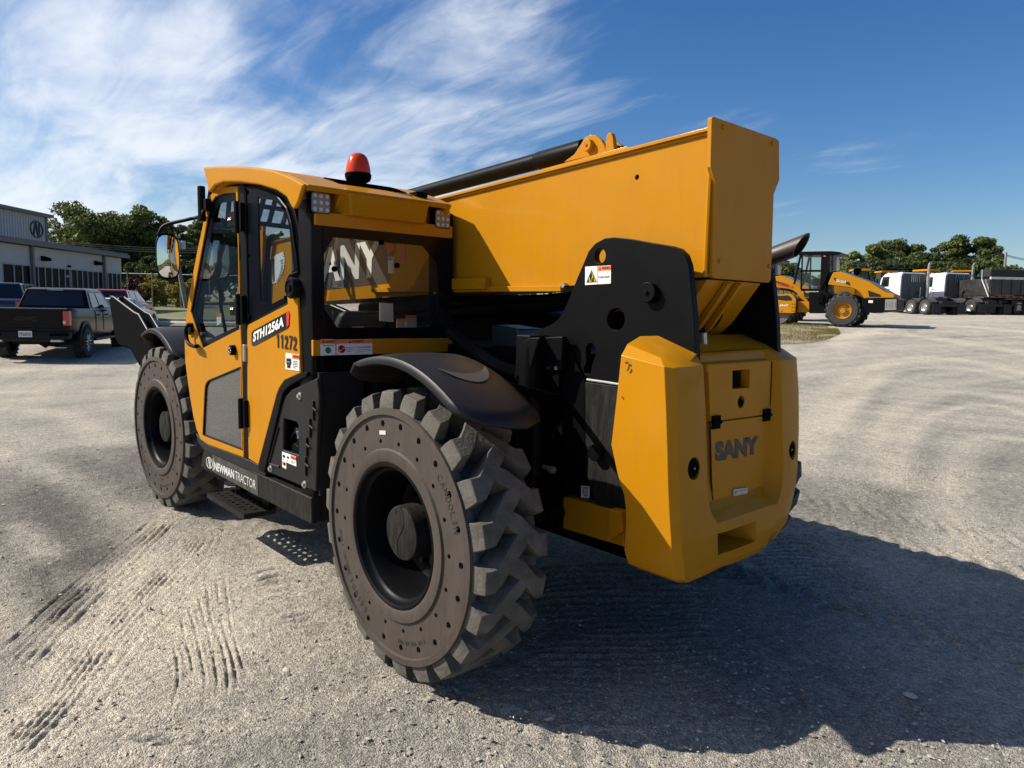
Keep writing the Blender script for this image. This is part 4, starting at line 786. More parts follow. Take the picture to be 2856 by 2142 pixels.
arm = smooth_path([mc+Vector((-.03, .0, .12)), pX(L(1366, 430), -2.96), pX(L(1372, 385), -2.95), pX(L(1420, 330), -2.93), pX(L(1600, 285), -2.80), pX(L(1700, 262), -2.70), pY(L(1738, 232), YL-.06), pY(L(1742, 195), YL-.03)], 6)
ob('mirror_arm', tube(arm, .013, 10), TRIM, mr_, smooth=50)
p = pY(L(1740, 150), YL-.04); ob('arm_bracket', [cyl((p.x, YL-.05, p.z-.12), .026, .24, 2, 12), box((p.x-.01, YL-.05, p.z-.05), (p.x+.08, YL+.02, p.z+.03))], TRIM, mr_, bevel=.005)
mc2 = pX(A(355, 870), -3.14)
m2 = oval_mirror(mc2, (.9, -.42, 0), .085, .165, 'mirror', TH)
ob('mirror_arm', tube([mc2+Vector((-.03, 0, -.1)), mc2+Vector((-.04, .02, -.4)), (-3.03, mc2.y+.05, 1.2)], .014, 8), TRIM, m2)
# ---------------------------------------------------------------- black side cover behind the quarter panel
sc_o = lst((B, [(1150, 1188), (1158, 1090), (1272, 660), (1300, 590), (1345, 538), (1556, 440), (1572, 600), (1558, 900), (1546, 1350)]))
sc_h = lst((B, [(1288, 765), (1392, 795), (1404, 815), (1406, 1055), (1284, 1015)]))
sc = ob('side_cover', prism(XZ(sc_o, YL), 1, YL+.0, YL+.03, [XZ(sc_h, YL)]), PLAS, TH, bevel=.01, seg=3)
ob('cover_inside', box((-1.55, YL+.16, .62), (-.86, YL+.18, 1.45)), BLKM, sc)
ob('cover_return', box((pY(B(1550, 800), YL).x-.02, YL+.02, zt+.02), (pY(B(1550, 800), YL).x+.0, YL+.3, 1.38)), PLAS, sc)
for q in ((1420, 585), (1188, 1165), (1460, 1290)):
    p = pY(B(*q), YL); ob('bolt', [lathe([(.022, .002), (.022, -.004), (.0001, -.004)], (p.x, YL, p.z), 1, 14), cyl((p.x, YL-.016, p.z), .012, .014, 1, 6)], GALV, sc)
for q in ((1535, 650), (1508, 790), (1482, 940), (1474, 1095)):
    a = pY(B(*q), YL); ob('louvre', [box((a.x-.012, YL-.012, a.z-.09), (a.x+.004, YL+.004, a.z+.02)), quad3(*[pY(B(q[0]+k[0], q[1]+k[1]), YL-.008) for k in ((-15, 30), (-5, 22), (22, 50), (12, 60))], (0, -1, 0), .008)], PLAS, sc, bevel=.003)
ob('cover_rib', tube([pY(B(1185, 1125), YL-.004), pY(B(1258, 1150), YL-.004)], .008, 6), PLAS, sc)
ob('cover_rib', tube([pY(B(1175, 1110), YL-.003), pY(B(1250, 830), YL-.003)], .008, 6), PLAS, sc)
ob('inner_box', prism(XZ([B(1285, 1012), B(1405, 1055), B(1405, 985), B(1370, 960)], YL+.04), 1, YL+.04, YL+.15), BLK, sc, bevel=.008)
p = pY(B(1395, 900), YL+.06); ob('filler_cap', [cyl((p.x, YL+.08, p.z-.05), .018, .06, 2, 12), cyl((p.x, YL+.08, p.z+.01), .024, .035, 2, 12)], mat('pale_blue_plastic', (.35, .38, .5), .4), sc)
ob('cable_loop', tube(smooth_path([pY(B(*q), YL+.05) for q in ((1400, 850), (1360, 900), (1342, 960), (1350, 980), (1390, 965), (1405, 945))]), .004, 6), INK, sc)
sticker('warning_label', B, ((1310, 1038), (1392, 1070), (1393, 1147), (1311, 1112)), 1, YL-.0005, (0, -1, 0), sc, (.48, 1, .42, ORA), [('WARNING', .60, .98, .12, .3, INK)], [tri(.55, .22, .04, .09, INK), ell(.22, .4, .1, .14, INK, 10), ell(.22, .4, .06, .09, WHITE, 10)] + rows(.52, .95, .6, 2, .14, .05) + rows(.1, .36, .75, 1, .1, .06))
sticker('instruction_label', B, ((1280, 1028), (1311, 1040), (1313, 1167), (1281, 1150)), 1, YL-.0008, (0, -1, 0), sc, None, [], [ell(.5, .25, .3, .1, INK, 10), ell(.5, .25, .2, .06, WHITE, 10), ell(.5, .72, .4, .13, REDST, 14), ell(.5, .72, .3, .095, WHITE, 14)] + rows(.2, .8, .45, 1, .1, .03))
# rocker under the door
rk = lst((B, [(598, 880), (642, 932), (700, 976), (986, 1078), (1104, 1137), (1152, 1192), (1152, 1222), (990, 1160), (655, 1010), (612, 950)]))
ob('rocker_trim', prism(XZ(rk, YL), 1, YL-.008, YL+.04), PLAS, TH, bevel=.006)
# ================================================================== GROUND
def pT(u, v, lift=0.):
    d = ray(u, v); t = 1.
    lo, hi = 1., 160.
    for _ in range(60):
        m = (lo+hi)/2; p = CP+d*m
        if p.z > float(terrain(p.x, p.y)): lo = m
        else: hi = m
    p = CP+d*lo; return Vector((p.x, p.y, float(terrain(p.x, p.y))+lift))
def _hash(ix, iy, s):
    h = np.sin(ix*127.1+iy*311.7+s*74.7)*43758.5453; return h-np.floor(h)
def vnoise(x, y, s=0):
    ix = np.floor(x); iy = np.floor(y); fx_ = x-ix; fy_ = y-iy; fx_ = fx_*fx_*(3-2*fx_); fy_ = fy_*fy_*(3-2*fy_)
    a = _hash(ix, iy, s); b = _hash(ix+1, iy, s); c = _hash(ix, iy+1, s); d = _hash(ix+1, iy+1, s)
    return a+(b-a)*fx_+(c-a)*fy_+(a-b-c+d)*fx_*fy_
def fbm(x, y, s=0, o=4):
    r = 0; a = .5
    for i in range(o): r = r+a*vnoise(x*2**i, y*2**i, s+i*13); a *= .5
    return r
G6 = zz(0, 1300, .50762); G7 = zz(1200, 1400, .74864)
GRV = [  # wheel ruts and grooves traced from the photograph: (points, half width, depth)
]
for k in range(5):
    d_ = (-95, -8, 30, 92, 150)[k]; GRV.append((G6, [(40+d_, 1085+k*3), (185+d_, 945), (430+d_*.9, 700), (650+d_*.8, 500), (830+d_*.6, 350), (965+d_*.4, 245)], .009, .009, 0))
for k in range(8):
    d_ = (-150, -60, -22, 18, 58, 110, 190, 260)[k]; GRV.append((G6, [(-20+d_, 1640), (120+d_, 1500), (300+d_, 1310), (560+d_*.95, 970), (800+d_*.85, 690), (985+d_*.7, 500), (1095+d_*.5, 375)], .009, (.004, .007, .009, .009, .007, .006, .005, .004)[k], 13.))
for pts in ([(990, 830), (1020, 950), (1050, 1060), (1065, 1170)], [(1035, 770), (1080, 930), (1110, 1070), (1130, 1200), (1110, 1300)], [(1085, 700), (1130, 870), (1170, 1030), (1195, 1200), (1185, 1290)], [(1135, 640), (1160, 830), (1215, 980), (1245, 1110), (1255, 1280)], [(1235, 600), (1265, 850), (1295, 960), (1330, 1090), (1370, 1160)], [(950, 960), (975, 1080), (978, 1200), (950, 1320), (920, 1420)], [(1190, 620), (1215, 840), (1255, 980), (1290, 1120), (1310, 1230)]): GRV.append((G6, pts, .0065, .009, 0))
for i in range(9): GRV.append((G6, [(885+i*2, 990+i*30), (960+i*2, 970+i*31)], .010, .012, 0))
for i in range(14): GRV.append((G6, [(1330+i*22, 560+i*34+(i % 3)*9), (1480+i*26, 530+i*36), (1640+i*18, 560+i*33)], .020, .017, 0))
for i in range(10): GRV.append((G6, [(620+i*14, 1530+i*4-40*(i % 2)), (700+i*60, 1440+i*10)], .012, .012, 0))
for i in range(26): GRV.append((G7, [(380-i*6+(i % 4)*20, 250+i*22), (700+i*9, 235+i*23), (1000+i*8, 250+i*20)], .022, .018, 0))
for i in range(22): GRV.append((G7, [(1080+i*14, 130+i*14), (1290+i*18, 120+i*14), (1480+i*20, 140+i*15)], .020, .018, 0))
for i in range(30): GRV.append((G7, [(1345+i*13, 10-i*7+60), (1480+i*15, 4-i*6+60), (1640+i*16, 14-i*6+60)], .022, .018, 0))
FX = lambda a, b: (a, b)
for k, yy in enumerate((1062, 1074, 1084, 1106, 1118)): GRV.append((FX, [(-40, yy+2), (120, yy+3), (240, yy), (372, yy-3)], .04, .035, 2.))
TRK = [([(2900, 930), (2600, 905), (2420, 925), (2330, 970)], .5), ([(2900, 1050), (2650, 1000), (2480, 1010), (2350, 1080), (2280, 1180), (2250, 1300)], .3), ([(2900, 1075), (2680, 1025), (2500, 1035), (2400, 1100), (2330, 1200)], .16), ([(2900, 1130), (2700, 1090), (2560, 1110), (2470, 1190), (2440, 1330)], .22), ([(2900, 1165), (2760, 1130), (2620, 1150), (2540, 1220), (2510, 1360)], .14), ([(2900, 1230), (2740, 1220), (2660, 1270), (2640, 1400), (2700, 1540)], .2), ([(2300, 945), (2500, 930), (2900, 990)], .4), ([(-40, 1040), (200, 1030), (380, 1015)], .5), ([(-40, 1095), (180, 1092), (372, 1090)], .2), ([(-40, 1140), (150, 1150), (330, 1230)], .25), ([(-40, 1260), (180, 1330), (400, 1480)], .2)]
def grooves(x, y, near):
    h = np.zeros_like(x); xs, ys = x[near], y[near]; hh = np.zeros_like(xs)
    for fn, pts, wd, dep, tread in GRV:
        P = [pZ(fn(*q), 0.) for q in pts]; P = smooth_path(P, 5) if len(P) > 2 else P
        X0, X1 = min(p.x for p in P)-.15, max(p.x for p in P)+.15; Y0, Y1 = min(p.y for p in P)-.15, max(p.y for p in P)+.15
        idx = np.nonzero((xs > X0) & (xs < X1) & (ys > Y0) & (ys < Y1))[0]
        if not len(idx): continue
        ax_, ay = xs[idx], ys[idx]; best = np.full(len(idx), 9.); along = np.zeros(len(idx)); acc = 0.
        for a, b in zip(P[:-1], P[1:]):
            dx, dy = b.x-a.x, b.y-a.y; l2 = dx*dx+dy*dy+1e-9; t = np.clip(((ax_-a.x)*dx+(ay-a.y)*dy)/l2, 0, 1)
            dd = np.hypot(ax_-a.x-t*dx, ay-a.y-t*dy); m = dd < best; best[m] = dd[m]; along[m] = acc+t[m]*math.sqrt(l2); acc += math.sqrt(l2)
        k = 1. if not tread else .6+.4*np.sin(along*2*np.pi*tread)
        brk = np.clip(vnoise(ax_*5, ay*5, 5)*1.7+.0, .35, 1.15)
        endf = np.clip(np.minimum(along, acc-along)/.12, 0, 1)
        hh[idx] += 1.25*brk*endf*dep*(-np.exp(-(best/wd)**2)*k+.5*np.exp(-((best-wd*2.1)/(wd*1.1))**2))
    h[near] = hh; return h
def build_ground():
    r = [.4, 1.2, 2.0]
    while r[-1] < 6.2: r.append(r[-1]*1.0031)
    while r[-1] < 15: r.append(r[-1]*1.0065)
    while r[-1] < 900: r.append(r[-1]*1.022)
    r = np.array(r); a0 = math.atan2(FH.y, FH.x)
    af = np.arange(-.74, .7401, .00205); ac = np.linspace(.78, 2*math.pi-.78, 44); an = np.concatenate([af, ac])+a0
    nr, na = len(r), len(an)
    X = CP.x+r[:, None]*np.cos(an)[None]; Y = CP.y+r[:, None]*np.sin(an)[None]
    x = X.ravel(); y = Y.ravel(); rr = np.repeat(r, na)
    z = terrain(x, y); near = rr < 16
    xn, yn = x[near], y[near]
    fade = np.clip((16-rr[near])/8, 0, 1)
    rel = (fbm(xn*1.3, yn*1.3, 1, 4)-.47)*.04+(fbm(xn*6, yn*6, 9, 4)-.47)*.022+(fbm(xn*26, yn*26, 21, 3)-.44)*.014
    # tyre marks of lugs beside and behind the wheels
    for y0 in (-1.06, 1.235, 2.7, 3.5):
        wv = np.sin((xn*1.0+np.abs(yn-y0)*.9+.15*vnoise(xn*2, yn*2, 3))*2*np.pi/.165)
        bandm = np.exp(-((yn-y0-.12*np.sin(xn*.5))/.20)**4)*np.clip((xn+.1 if y0 < 2 else xn+3.)/.6, 0, 1)*np.clip(vnoise(xn*.9+7, yn*.9, 4)*1.9-.25, 0, 1)
        rel += bandm*(.010*wv-.006)
    # loose heap pushed up under the step
    hp_ = pZ(S6(1000, 1420), 0); rel += .055*np.exp(-(((xn-hp_.x)/.45)**2+((yn-hp_.y)/.16)**2))*(.6+.8*fbm(xn*7, yn*7, 44, 3))
    # ground pressed flat under the four tyres
    for wx in (0, XF):
        for wy in (-1.055, 1.275):
            k = np.exp(-(((xn-wx)/.26)**4+((yn-wy)/.26)**4)); rel = rel*(1-k)+k*.002
    rel += grooves(xn, yn, np.ones(len(xn), bool))
    z[near] += rel*fade
    # colour tone: pale crushed tracks against grey loose gravel
    g1 = fbm(x*.55, y*.55, 31, 5); g2 = fbm(x*.12+3, y*.12, 77, 4)
    cx_, cy_ = 26., 9.; rad = np.hypot(x-cx_, y-cy_); ang = np.arctan2(y-cy_, x-cx_)
    arcs = fbm(rad*3.2+1.2*fbm(x*.08, y*.08, 5, 2), ang*1.4+5, 55, 4)
    rad2 = np.hypot(x+4, y-34); arcs2 = fbm(rad2*4.2, np.arctan2(y-34, x+4)*2.2, 66, 4)
    dn = np.clip((rr-5)/10, 0, 1)
    tone = .5+.95*(g1-.47)*(1-.75*dn)+.12*(g2-.47)+dn*(.55*(arcs-.47)+.45*(arcs2-.47))+.12*dn
    # sandy patch in front of the left wheels, grey gravel further left
    pc = pZ(G6(900, 900), 0); tone += .34*np.exp(-(((x-pc.x)**2+(y-pc.y)**2)/1.6))
    pg = pZ(G6(350, 250), 0); tone -= .30*np.exp(-(((x-pg.x)/2.2)**2+((y-pg.y)/1.4)**2))
    for q, q2, wd, am in (((0, 1640), (960, 245), .16, .34), ((200, 1500), (1120, 360), .2, .22), ((0, 1250), (420, 520), .22, -.34), ((300, 560), (420, 760), .2, -.25), ((100, 330), (420, 640), .12, .3), ((2300, 700), (1500, 1500), .35, -.12), ((700, 1600), (2100, 1200), .12, .18)):
        a, b = pZ(G6(*q), 0), pZ(G6(*q2), 0); dx, dy = b.x-a.x, b.y-a.y; t = np.clip(((x-a.x)*dx+(y-a.y)*dy)/(dx*dx+dy*dy), 0, 1); tone += am*np.exp(-((np.hypot(x-a.x-t*dx, y-a.y-t*dy))/wd)**2)
    for px_, wd in TRK:
        Q = [pT(*q) if q[1] < 1000 or q[0] > 400 else pZ(q, 0) for q in px_]; Q = smooth_path(Q, 4) if len(Q) > 2 else Q; best = np.full(len(x), 99.)
        for a, b in zip(Q[:-1], Q[1:]):
            dx, dy = b.x-a.x, b.y-a.y; t = np.clip(((x-a.x)*dx+(y-a.y)*dy)/(dx*dx+dy*dy+1e-9), 0, 1); best = np.minimum(best, np.hypot(x-a.x-t*dx, y-a.y-t*dy))
        tone += (.26*np.exp(-(best/wd)**2)-.05*np.exp(-((best-wd*2.2)/(wd*.7))**2))*(.5+fbm(x*2.2, y*2.2, 91, 3))
    tone = np.clip(tone, 0, 1)
    far = sstep((rr-140)/120)
    me = bpy.data.meshes.new('ground'); co = np.stack([x, y, z], 1).astype(np.float32)
    i = np.arange(nr-1)[:, None]*na; j = np.arange(na)[None]; j2 = (j+1) % na
    F = np.stack([i+j, i+j2, i+na+j2, i+na+j], -1).reshape(-1, 4)
    F = F[:, ::-1]
    nv = len(co); cf = np.arange(na)[::1].astype(np.int32)
    me.vertices.add(nv); me.vertices.foreach_set('co', co.ravel())
    nl = F.size+na; me.loops.add(nl); me.polygons.add(len(F)+1)
    me.loops.foreach_set('vertex_index', np.concatenate([F.ravel(), cf]).astype(np.int32))
    me.polygons.foreach_set('loop_start', np.concatenate([np.arange(len(F))*4, [F.size]]).astype(np.int32))
    me.update(calc_edges=True)
    me.polygons.foreach_set('use_smooth', [True]*len(me.polygons))
    at = me.attributes.new('tone', 'FLOAT', 'POINT'); at.data.foreach_set('value', tone.astype(np.float32))
    at = me.attributes.new('far', 'FLOAT', 'POINT'); at.data.foreach_set('value', far.astype(np.float32))
    if me.polygons[10].normal.z < 0: me.flip_normals()
    o = bpy.data.objects.new('ground', me); COL.objects.link(o); o['kind'] = 'structure'
    o['label'] = 'pale gravel yard with tyre tracks'
    m = bpy.data.materials.new('gravel'); m.use_nodes = True; nt = m.node_tree; b = nt.nodes['Principled BSDF']; N = nt.nodes.new; K = nt.links.new
    b.inputs['Roughness'].default_value = .95; b.inputs['Specular IOR Level'].default_value = .15
    at1 = N('ShaderNodeAttribute'); at1.attribute_name = 'tone'
    tc = N('ShaderNodeTexCoord')
    def nz(s, d=6, r_=.6):
        n = N('ShaderNodeTexNoise'); n.inputs['Scale'].default_value = s; n.inputs['Detail'].default_value = d; n.inputs['Roughness'].default_value = r_; K(tc.outputs['Object'], n.inputs['Vector']); return n
    n1 = nz(14, 8, .7); n2 = nz(130, 4, .6); vo = N('ShaderNodeTexVoronoi'); vo.inputs['Scale'].default_value = 115; K(tc.outputs['Object'], vo.inputs['Vector'])
    vo2 = N('ShaderNodeTexVoronoi'); vo2.inputs['Scale'].default_value = 270; K(tc.outputs['Object'], vo2.inputs['Vector'])
    add = N('ShaderNodeMath'); add.operation = 'MULTIPLY_ADD'; K(n1.outputs[0], add.inputs[0]); add.inputs[1].default_value = .55; K(at1.outputs['Fac'], add.inputs[2])
    sub = N('ShaderNodeMath'); sub.operation = 'SUBTRACT'; K(add.outputs[0], sub.inputs[0]); sub.inputs[1].default_value = .28
    cr2 = N('ShaderNodeValToRGB'); e = cr2.color_ramp.elements; e[0].position = .12; e[0].color = (.16, .148, .13, 1); e[1].position = .95; e[1].color = (.60, .535, .43, 1)
    x_ = cr2.color_ramp.elements.new(.5); x_.color = (.40, .365, .31, 1); K(sub.outputs[0], cr2.inputs[0])
    # stone-to-stone variation
    mv = N('ShaderNodeMapRange'); K(vo.outputs['Color'], mv.inputs[0]); mv.inputs[3].default_value = .6; mv.inputs[4].default_value = 1.42
    mv2 = N('ShaderNodeMapRange'); K(vo2.outputs['Color'], mv2.inputs[0]); mv2.inputs[3].default_value = .75; mv2.inputs[4].default_value = 1.22
    mm_ = N('ShaderNodeMath'); mm_.operation = 'MULTIPLY'; K(mv.outputs[0], mm_.inputs[0]); K(mv2.outputs[0], mm_.inputs[1])
    mx = N('ShaderNodeMix'); mx.data_type = 'RGBA'; mx.blend_type = 'MULTIPLY'; mx.inputs[0].default_value = 1; K(cr2.outputs[0], mx.inputs[6]); K(mm_.outputs[0], mx.inputs[7])
    at2 = N('ShaderNodeAttribute'); at2.attribute_name = 'far'
    mf = N('ShaderNodeMix'); mf.data_type = 'RGBA'; K(at2.outputs['Fac'], mf.inputs[0]); K(mx.outputs[2], mf.inputs[6]); mf.inputs[7].default_value = (.09, .11, .04, 1)
    n4 = nz(34, 5, .75); n5 = nz(7, 6, .7)
    r4 = N('ShaderNodeMapRange'); K(n4.outputs[0], r4.inputs[0]); r4.inputs[1].default_value = .3; r4.inputs[2].default_value = .7; r4.inputs[3].default_value = .66; r4.inputs[4].default_value = 1.28
    r5 = N('ShaderNodeMapRange'); K(n5.outputs[0], r5.inputs[0]); r5.inputs[1].default_value = .3; r5.inputs[2].default_value = .7; r5.inputs[3].default_value = .86; r5.inputs[4].default_value = 1.12
    m45 = N('ShaderNodeMath'); m45.operation = 'MULTIPLY'; K(r4.outputs[0], m45.inputs[0]); K(r5.outputs[0], m45.inputs[1])
    ms_ = N('ShaderNodeMix'); ms_.data_type = 'RGBA'; ms_.blend_type = 'MULTIPLY'; ms_.inputs[0].default_value = 1; K(mf.outputs[2], ms_.inputs[6]); K(m45.outputs[0], ms_.inputs[7])
    K(ms_.outputs[2], b.inputs['Base Color'])
    h1 = N('ShaderNodeMath'); h1.operation = 'MULTIPLY_ADD'; K(vo.outputs['Distance'], h1.inputs[0]); h1.inputs[1].default_value = -.9; K(n2.outputs[0], h1.inputs[2])
    h2 = N('ShaderNodeMath'); h2.operation = 'MULTIPLY_ADD'; K(vo2.outputs['Distance'], h2.inputs[0]); h2.inputs[1].default_value = -.5; K(h1.outputs[0], h2.inputs[2])
    h3 = N('ShaderNodeMath'); h3.operation = 'MULTIPLY_ADD'; K(n4.outputs[0], h3.inputs[0]); h3.inputs[1].default_value = 2.2; K(h2.outputs[0], h3.inputs[2]); h2 = h3
    bp = N('ShaderNodeBump'); bp.inputs['Strength'].default_value = 1.; bp.inputs['Distance'].default_value = .009; K(h2.outputs[0], bp.inputs['Height']); K(bp.outputs[0], b.inputs['Normal'])
    me.materials.append(m); return o
ground = build_ground()
def stones():
    n = 9000; V = []; F = []; base = [(1, 0, 0), (-1, 0, 0), (0, 1, 0), (0, -1, 0), (0, 0, 1), (0, 0, -1)]
    fs = [(0, 2, 4), (2, 1, 4), (1, 3, 4), (3, 0, 4), (2, 0, 5), (1, 2, 5), (3, 1, 5), (0, 3, 5)]
    a0 = math.atan2(FH.y, FH.x)
    for k in range(n):
        r = 2.5*math.exp(RNG.random()*1.35); a = a0+(RNG.random()-.5)*1.42; x = CP.x+r*math.cos(a); y = CP.y+r*math.sin(a); s = .0035+.009*RNG.random()**4
        M = Matrix.Rotation(RNG.random()*6.3, 3, 'Z'); o = len(V); sx_, sy_, sz_ = s*(.7+.7*RNG.random()), s*(.7+.7*RNG.random()), s*(.45+.4*RNG.random())
        z = .004+s*.15
        for p in base:
            q = M @ Vector((p[0]*sx_*(.8+.4*RNG.random()), p[1]*sy_*(.8+.4*RNG.random()), p[2]*sz_)); V.append((x+q.x, y+q.y, z+q.z))
        F += [tuple(i+o for i in f) for f in fs]
    o = ob('loose_stones', (V, F), mat('stone', (.36, .33, .28), .9, var=.3, vscale=3), smooth=60); tag(o, 'loose small stones strewn over the gravel', 'gravel', kind='stuff')
    for i, (u, v, s) in enumerate(((2540, 1944, .03), (775, 1492, .035), (800, 1870, .022), (1960, 1750, .012))):
        p = pZ((u, v), 0); rings = []
        for j in range(5):
            t = j/4; rr = math.sin(math.pi*(t*.8+.1))*s; rings.append([(p.x+rr*math.cos(a)*(1+.3*RNG.random()), p.y+rr*.7*math.sin(a)*(1+.3*RNG.random()), -.004+s*.75*t) for a in [2*math.pi*k/8 for k in range(8)]])
        st = ob('stone', loft(rings), mat('big_stone', (.42, .40, .36), .85, var=.2), smooth=50)
        tag(st, ('pale flat stone lying in the telehandler shadow', 'angular grey stone beside the cab step', 'small dark stone in the tyre grooves', 'tiny pale chip under the counterweight')[i], 'stone')
stones()
# ================================================================== BACKGROUND, right and left of the machine
RZ = math.atan2(RH.y, RH.x)
class VP:
    """vertical plane through P0 along horizontal direction a; photo pixels land on it as (s, z) relative to P0"""
    def __init__(s, P0, a): s.P = Vector(P0); s.a = Vector((a[0], a[1], 0)).normalized(); s.n = Vector((s.a.y, -s.a.x, 0)); s.rz = math.atan2(s.a.y, s.a.x)
    def __call__(s, q):
        d = ray(*q); t = (s.P-CP).dot(s.n)/d.dot(s.n); p = CP+d*t-s.P; return (p.dot(s.a), p.z)
def pane_car_glass(): return mat('tinted_glass', (.006, .008, .012), .06, coat=.3, spec=.4)
TYR = mat('road_tyre', (.022, .021, .02), .8, var=.2, dust=.2, dscale=8, dustcol=(.14, .12, .1))
DKR = mat('dark_running_gear', (.010, .010, .010), .6)
ALU = mat('alloy', (.6, .6, .6), .3, metal=.9, var=.1)
def road_wheel(parent, c, r, w, out=1, rimr=.62, rim_m=None, deep=.25, ax=1, seg=28, lugs=0, name='wheel', face=None):
    """wheel with its axle on local y, outer face towards out"""
    x, y, z = c; o_ = out*w/2
    t = lathe([(r*rimr, o_*.85), (r*rimr*1.04, o_*.98), (r*.86, o_), (r*.97, o_*.82), (r, o_*.55), (r, -o_*.55), (r*.97, -o_*.82), (r*.86, -o_), (r*rimr, -o_*.9)], (x, y, z), 1, seg)
    tl = [t]
    for k in range(lugs):
        for sd in (-1, 1):
            a = 2*math.pi*(k+.5*(sd > 0))/lugs; hw_ = .22*2*math.pi/lugs
            rg = []
            for yy, da in ((sd*w*.5, 0), (sd*w*.02, .45*2*math.pi/lugs*1.2)):
                rg.append([(x+R0*math.cos(a+da+s_), y+yy, z+R0*math.sin(a+da+s_)) for R0, s_ in ((r*.95, -hw_), (r*1.035, -hw_*.7), (r*1.035, hw_*.7), (r*.95, hw_))])
            tl.append(loft(rg))
    wh = ob(name, join(*tl), TYR, parent, smooth=35)
    rm = rim_m or ALU
    ob('rim', lathe([(r*rimr, o_*.86), (r*rimr*.93, o_*.8), (r*rimr*.88, o_*(1-deep*2)), (r*rimr*.35, o_*(1-deep*2)), (r*rimr*.33, o_*.8), (.0001, o_*.8)], (x, y, z), 1, seg), rm, wh, smooth=35)
    if face: face(wh, x, y, z, r, o_, rimr)
    return wh
# ---------------------------------------------------------------- soil compactor (roller) ------------------------------------
RS = .18083
def roller(P0, a, label, full=True, txt='SSR120HT'):
    V0 = VP(P0, a); g = lambda *pts: [V0(R_(*q)) for q in pts]
    t = thing('road_roller', label, 'road roller', P0, V0.rz, 'road rollers')
    W = 1.0     # half width; near side at y=0 (local y points away)
    YELr = YEL; y0 = 0.
    wc = V0(R_(1268, 1135)); wr = abs(V0(R_(1268, 1398))[1]-wc[1])
    def fc(wh, x, y, z, r, o_, rimr):
        ob('bolt_ring', [cyl((x+r*.24*math.cos(k), y+o_*.45, z+r*.24*math.sin(k)), .02, -.04, 1, 6) for k in [i*.5236 for i in range(12)]], STEEL, wh)
    for yy in (.28, 2*W-.28+.1):
        road_wheel(t, (wc[0], yy, wr-.01), wr*.965, .58, -1 if yy < 1 else 1, .50, YELr, .30, lugs=18, face=fc)
    def part(n, pts, y_0, y_1, m, bevel=.01, par=None): return ob(n, prism(g(*pts), 1, y_0, y_1), m, par or t, bevel=bevel)
    hood = part('engine_hood', [(1030, 735), (1110, 550), (1220, 535), (1680, 700), (1920, 850), (2060, 890), (2062, 945), (1590, 950), (1530, 860), (1440, 800), (1360, 780), (1070, 745)], .18, 1.85, YELr, .03)
    part('hood_top', [(1215, 528), (1250, 530), (1700, 690), (1990, 860), (2040, 880), (2000, 885), (1700, 712), (1210, 545)], .4, 1.65, mat('hood_grey', (.10, .11, .12), .3, coat=.4), .01, hood)
    part('vent', [(1650, 825), (1845, 893), (1850, 928), (1670, 926)], .172, .19, HOLE, 0, hood)
    part('model_plate', [(1118, 628), (1365, 700), (1378, 752), (1132, 672)], .17, .185, INK, 0, hood)
    q = [V0(R_(*k)) for k in ((1160, 690), (1312, 728), (1165, 648))]
    text('lettering', txt, *[(s, .168, z) for s, z in q], (0, -1, 0), WHITE, hood, bold=.03)
    part('air_intake', [(1385, 475), (1490, 472), (1488, 520), (1465, 580), (1405, 580), (1388, 520)], .7, 1.1, BLKM, .03)
    ob('intake_stem', cyl((V0(R_(1435, 600))[0], .9, V0(R_(1435, 630))[1]), .09, .25, 2, 14), YELr, t)
    part('rear_frame', [(1570, 955), (2115, 955), (2110, 1140), (1800, 1170), (1740, 1180), (1540, 1160)], .1, 1.9, BLK, .02)
    part('grille_panel', [(1925, 968), (2100, 962), (2095, 1130), (1918, 1135)], .085, .1, mat('grille_grey', (.22, .21, .2), .5), .0)
    for cx_ in (1945, 1995, 2035, 2085):
        for cy_ in range(1010, 1100, 18):
            pass
    ob('grille_slots', [prism(g((cx_-5, b), (cx_+5, b), (cx_+5, b+8), (cx_-5, b+8)), 1, .082, .0845) for cx_ in (1945, 1995, 2032, 2082) for b in range(1010, 1100, 16)], HOLE, t)['kind'] = 'stuff'
    part('data_label', [(1665, 980), (1735, 982), (1732, 1022), (1662, 1020)], .092, .1, WHITE, 0)
    # cab
    cab = part('cab_lower', [(600, 800), (930, 800), (1040, 540), (1000, 520), (1000, 1180), (740, 1180), (740, 860), (600, 830)], .25, 1.75, BLK, .01)
    part('lower_block', [(740, 850), (1000, 850), (1060, 870), (980, 1180), (745, 1175)], .1, 1.9, BLK, .02)
    part('cab_roof', [(545, 235), (640, 225), (1090, 218), (1215, 232), (1240, 250), (1200, 278), (545, 275)], .15, 1.85, BLK, .03)
    for n_, pts in (('front_post', [(590, 280), (620, 280), (520, 720), (490, 740)]), ('door_post', [(620, 280), (640, 280), (625, 805), (600, 805)]), ('rear_post', [(925, 280), (1050, 280), (1040, 560), (930, 800), (905, 800)]), ('far_rear_post', [(1085, 280), (1095, 280), (1095, 520), (1085, 520)]), ('door_rail', [(612, 508), (930, 508), (930, 540), (612, 540)])):
        part(n_, pts, .2, .28, BLK, .006)
        if n_ != 'door_rail': part(n_, pts, 1.72, 1.8, BLK, .006)
    part('side_pane', [(640, 290), (925, 290), (905, 800), (625, 800)], .235, .24, GL, 0); part('rear_pane', [(1050, 280), (1200, 280), (1205, 515), (1045, 540)], .3, .31, glass('pale_glass', (.75, .82, .9), haze=.25), 0)
    part('front_pane', [(545, 280), (600, 280), (600, 800), (480, 720)], .235, .24, GL, 0)
    part('seat', [(745, 640), (890, 630), (890, 800), (745, 800)], .7, 1.3, BLKM, .04)
    part('seat_label', [(750, 750), (825, 750), (825, 795), (750, 795)], .69, .7, WHITE, 0)
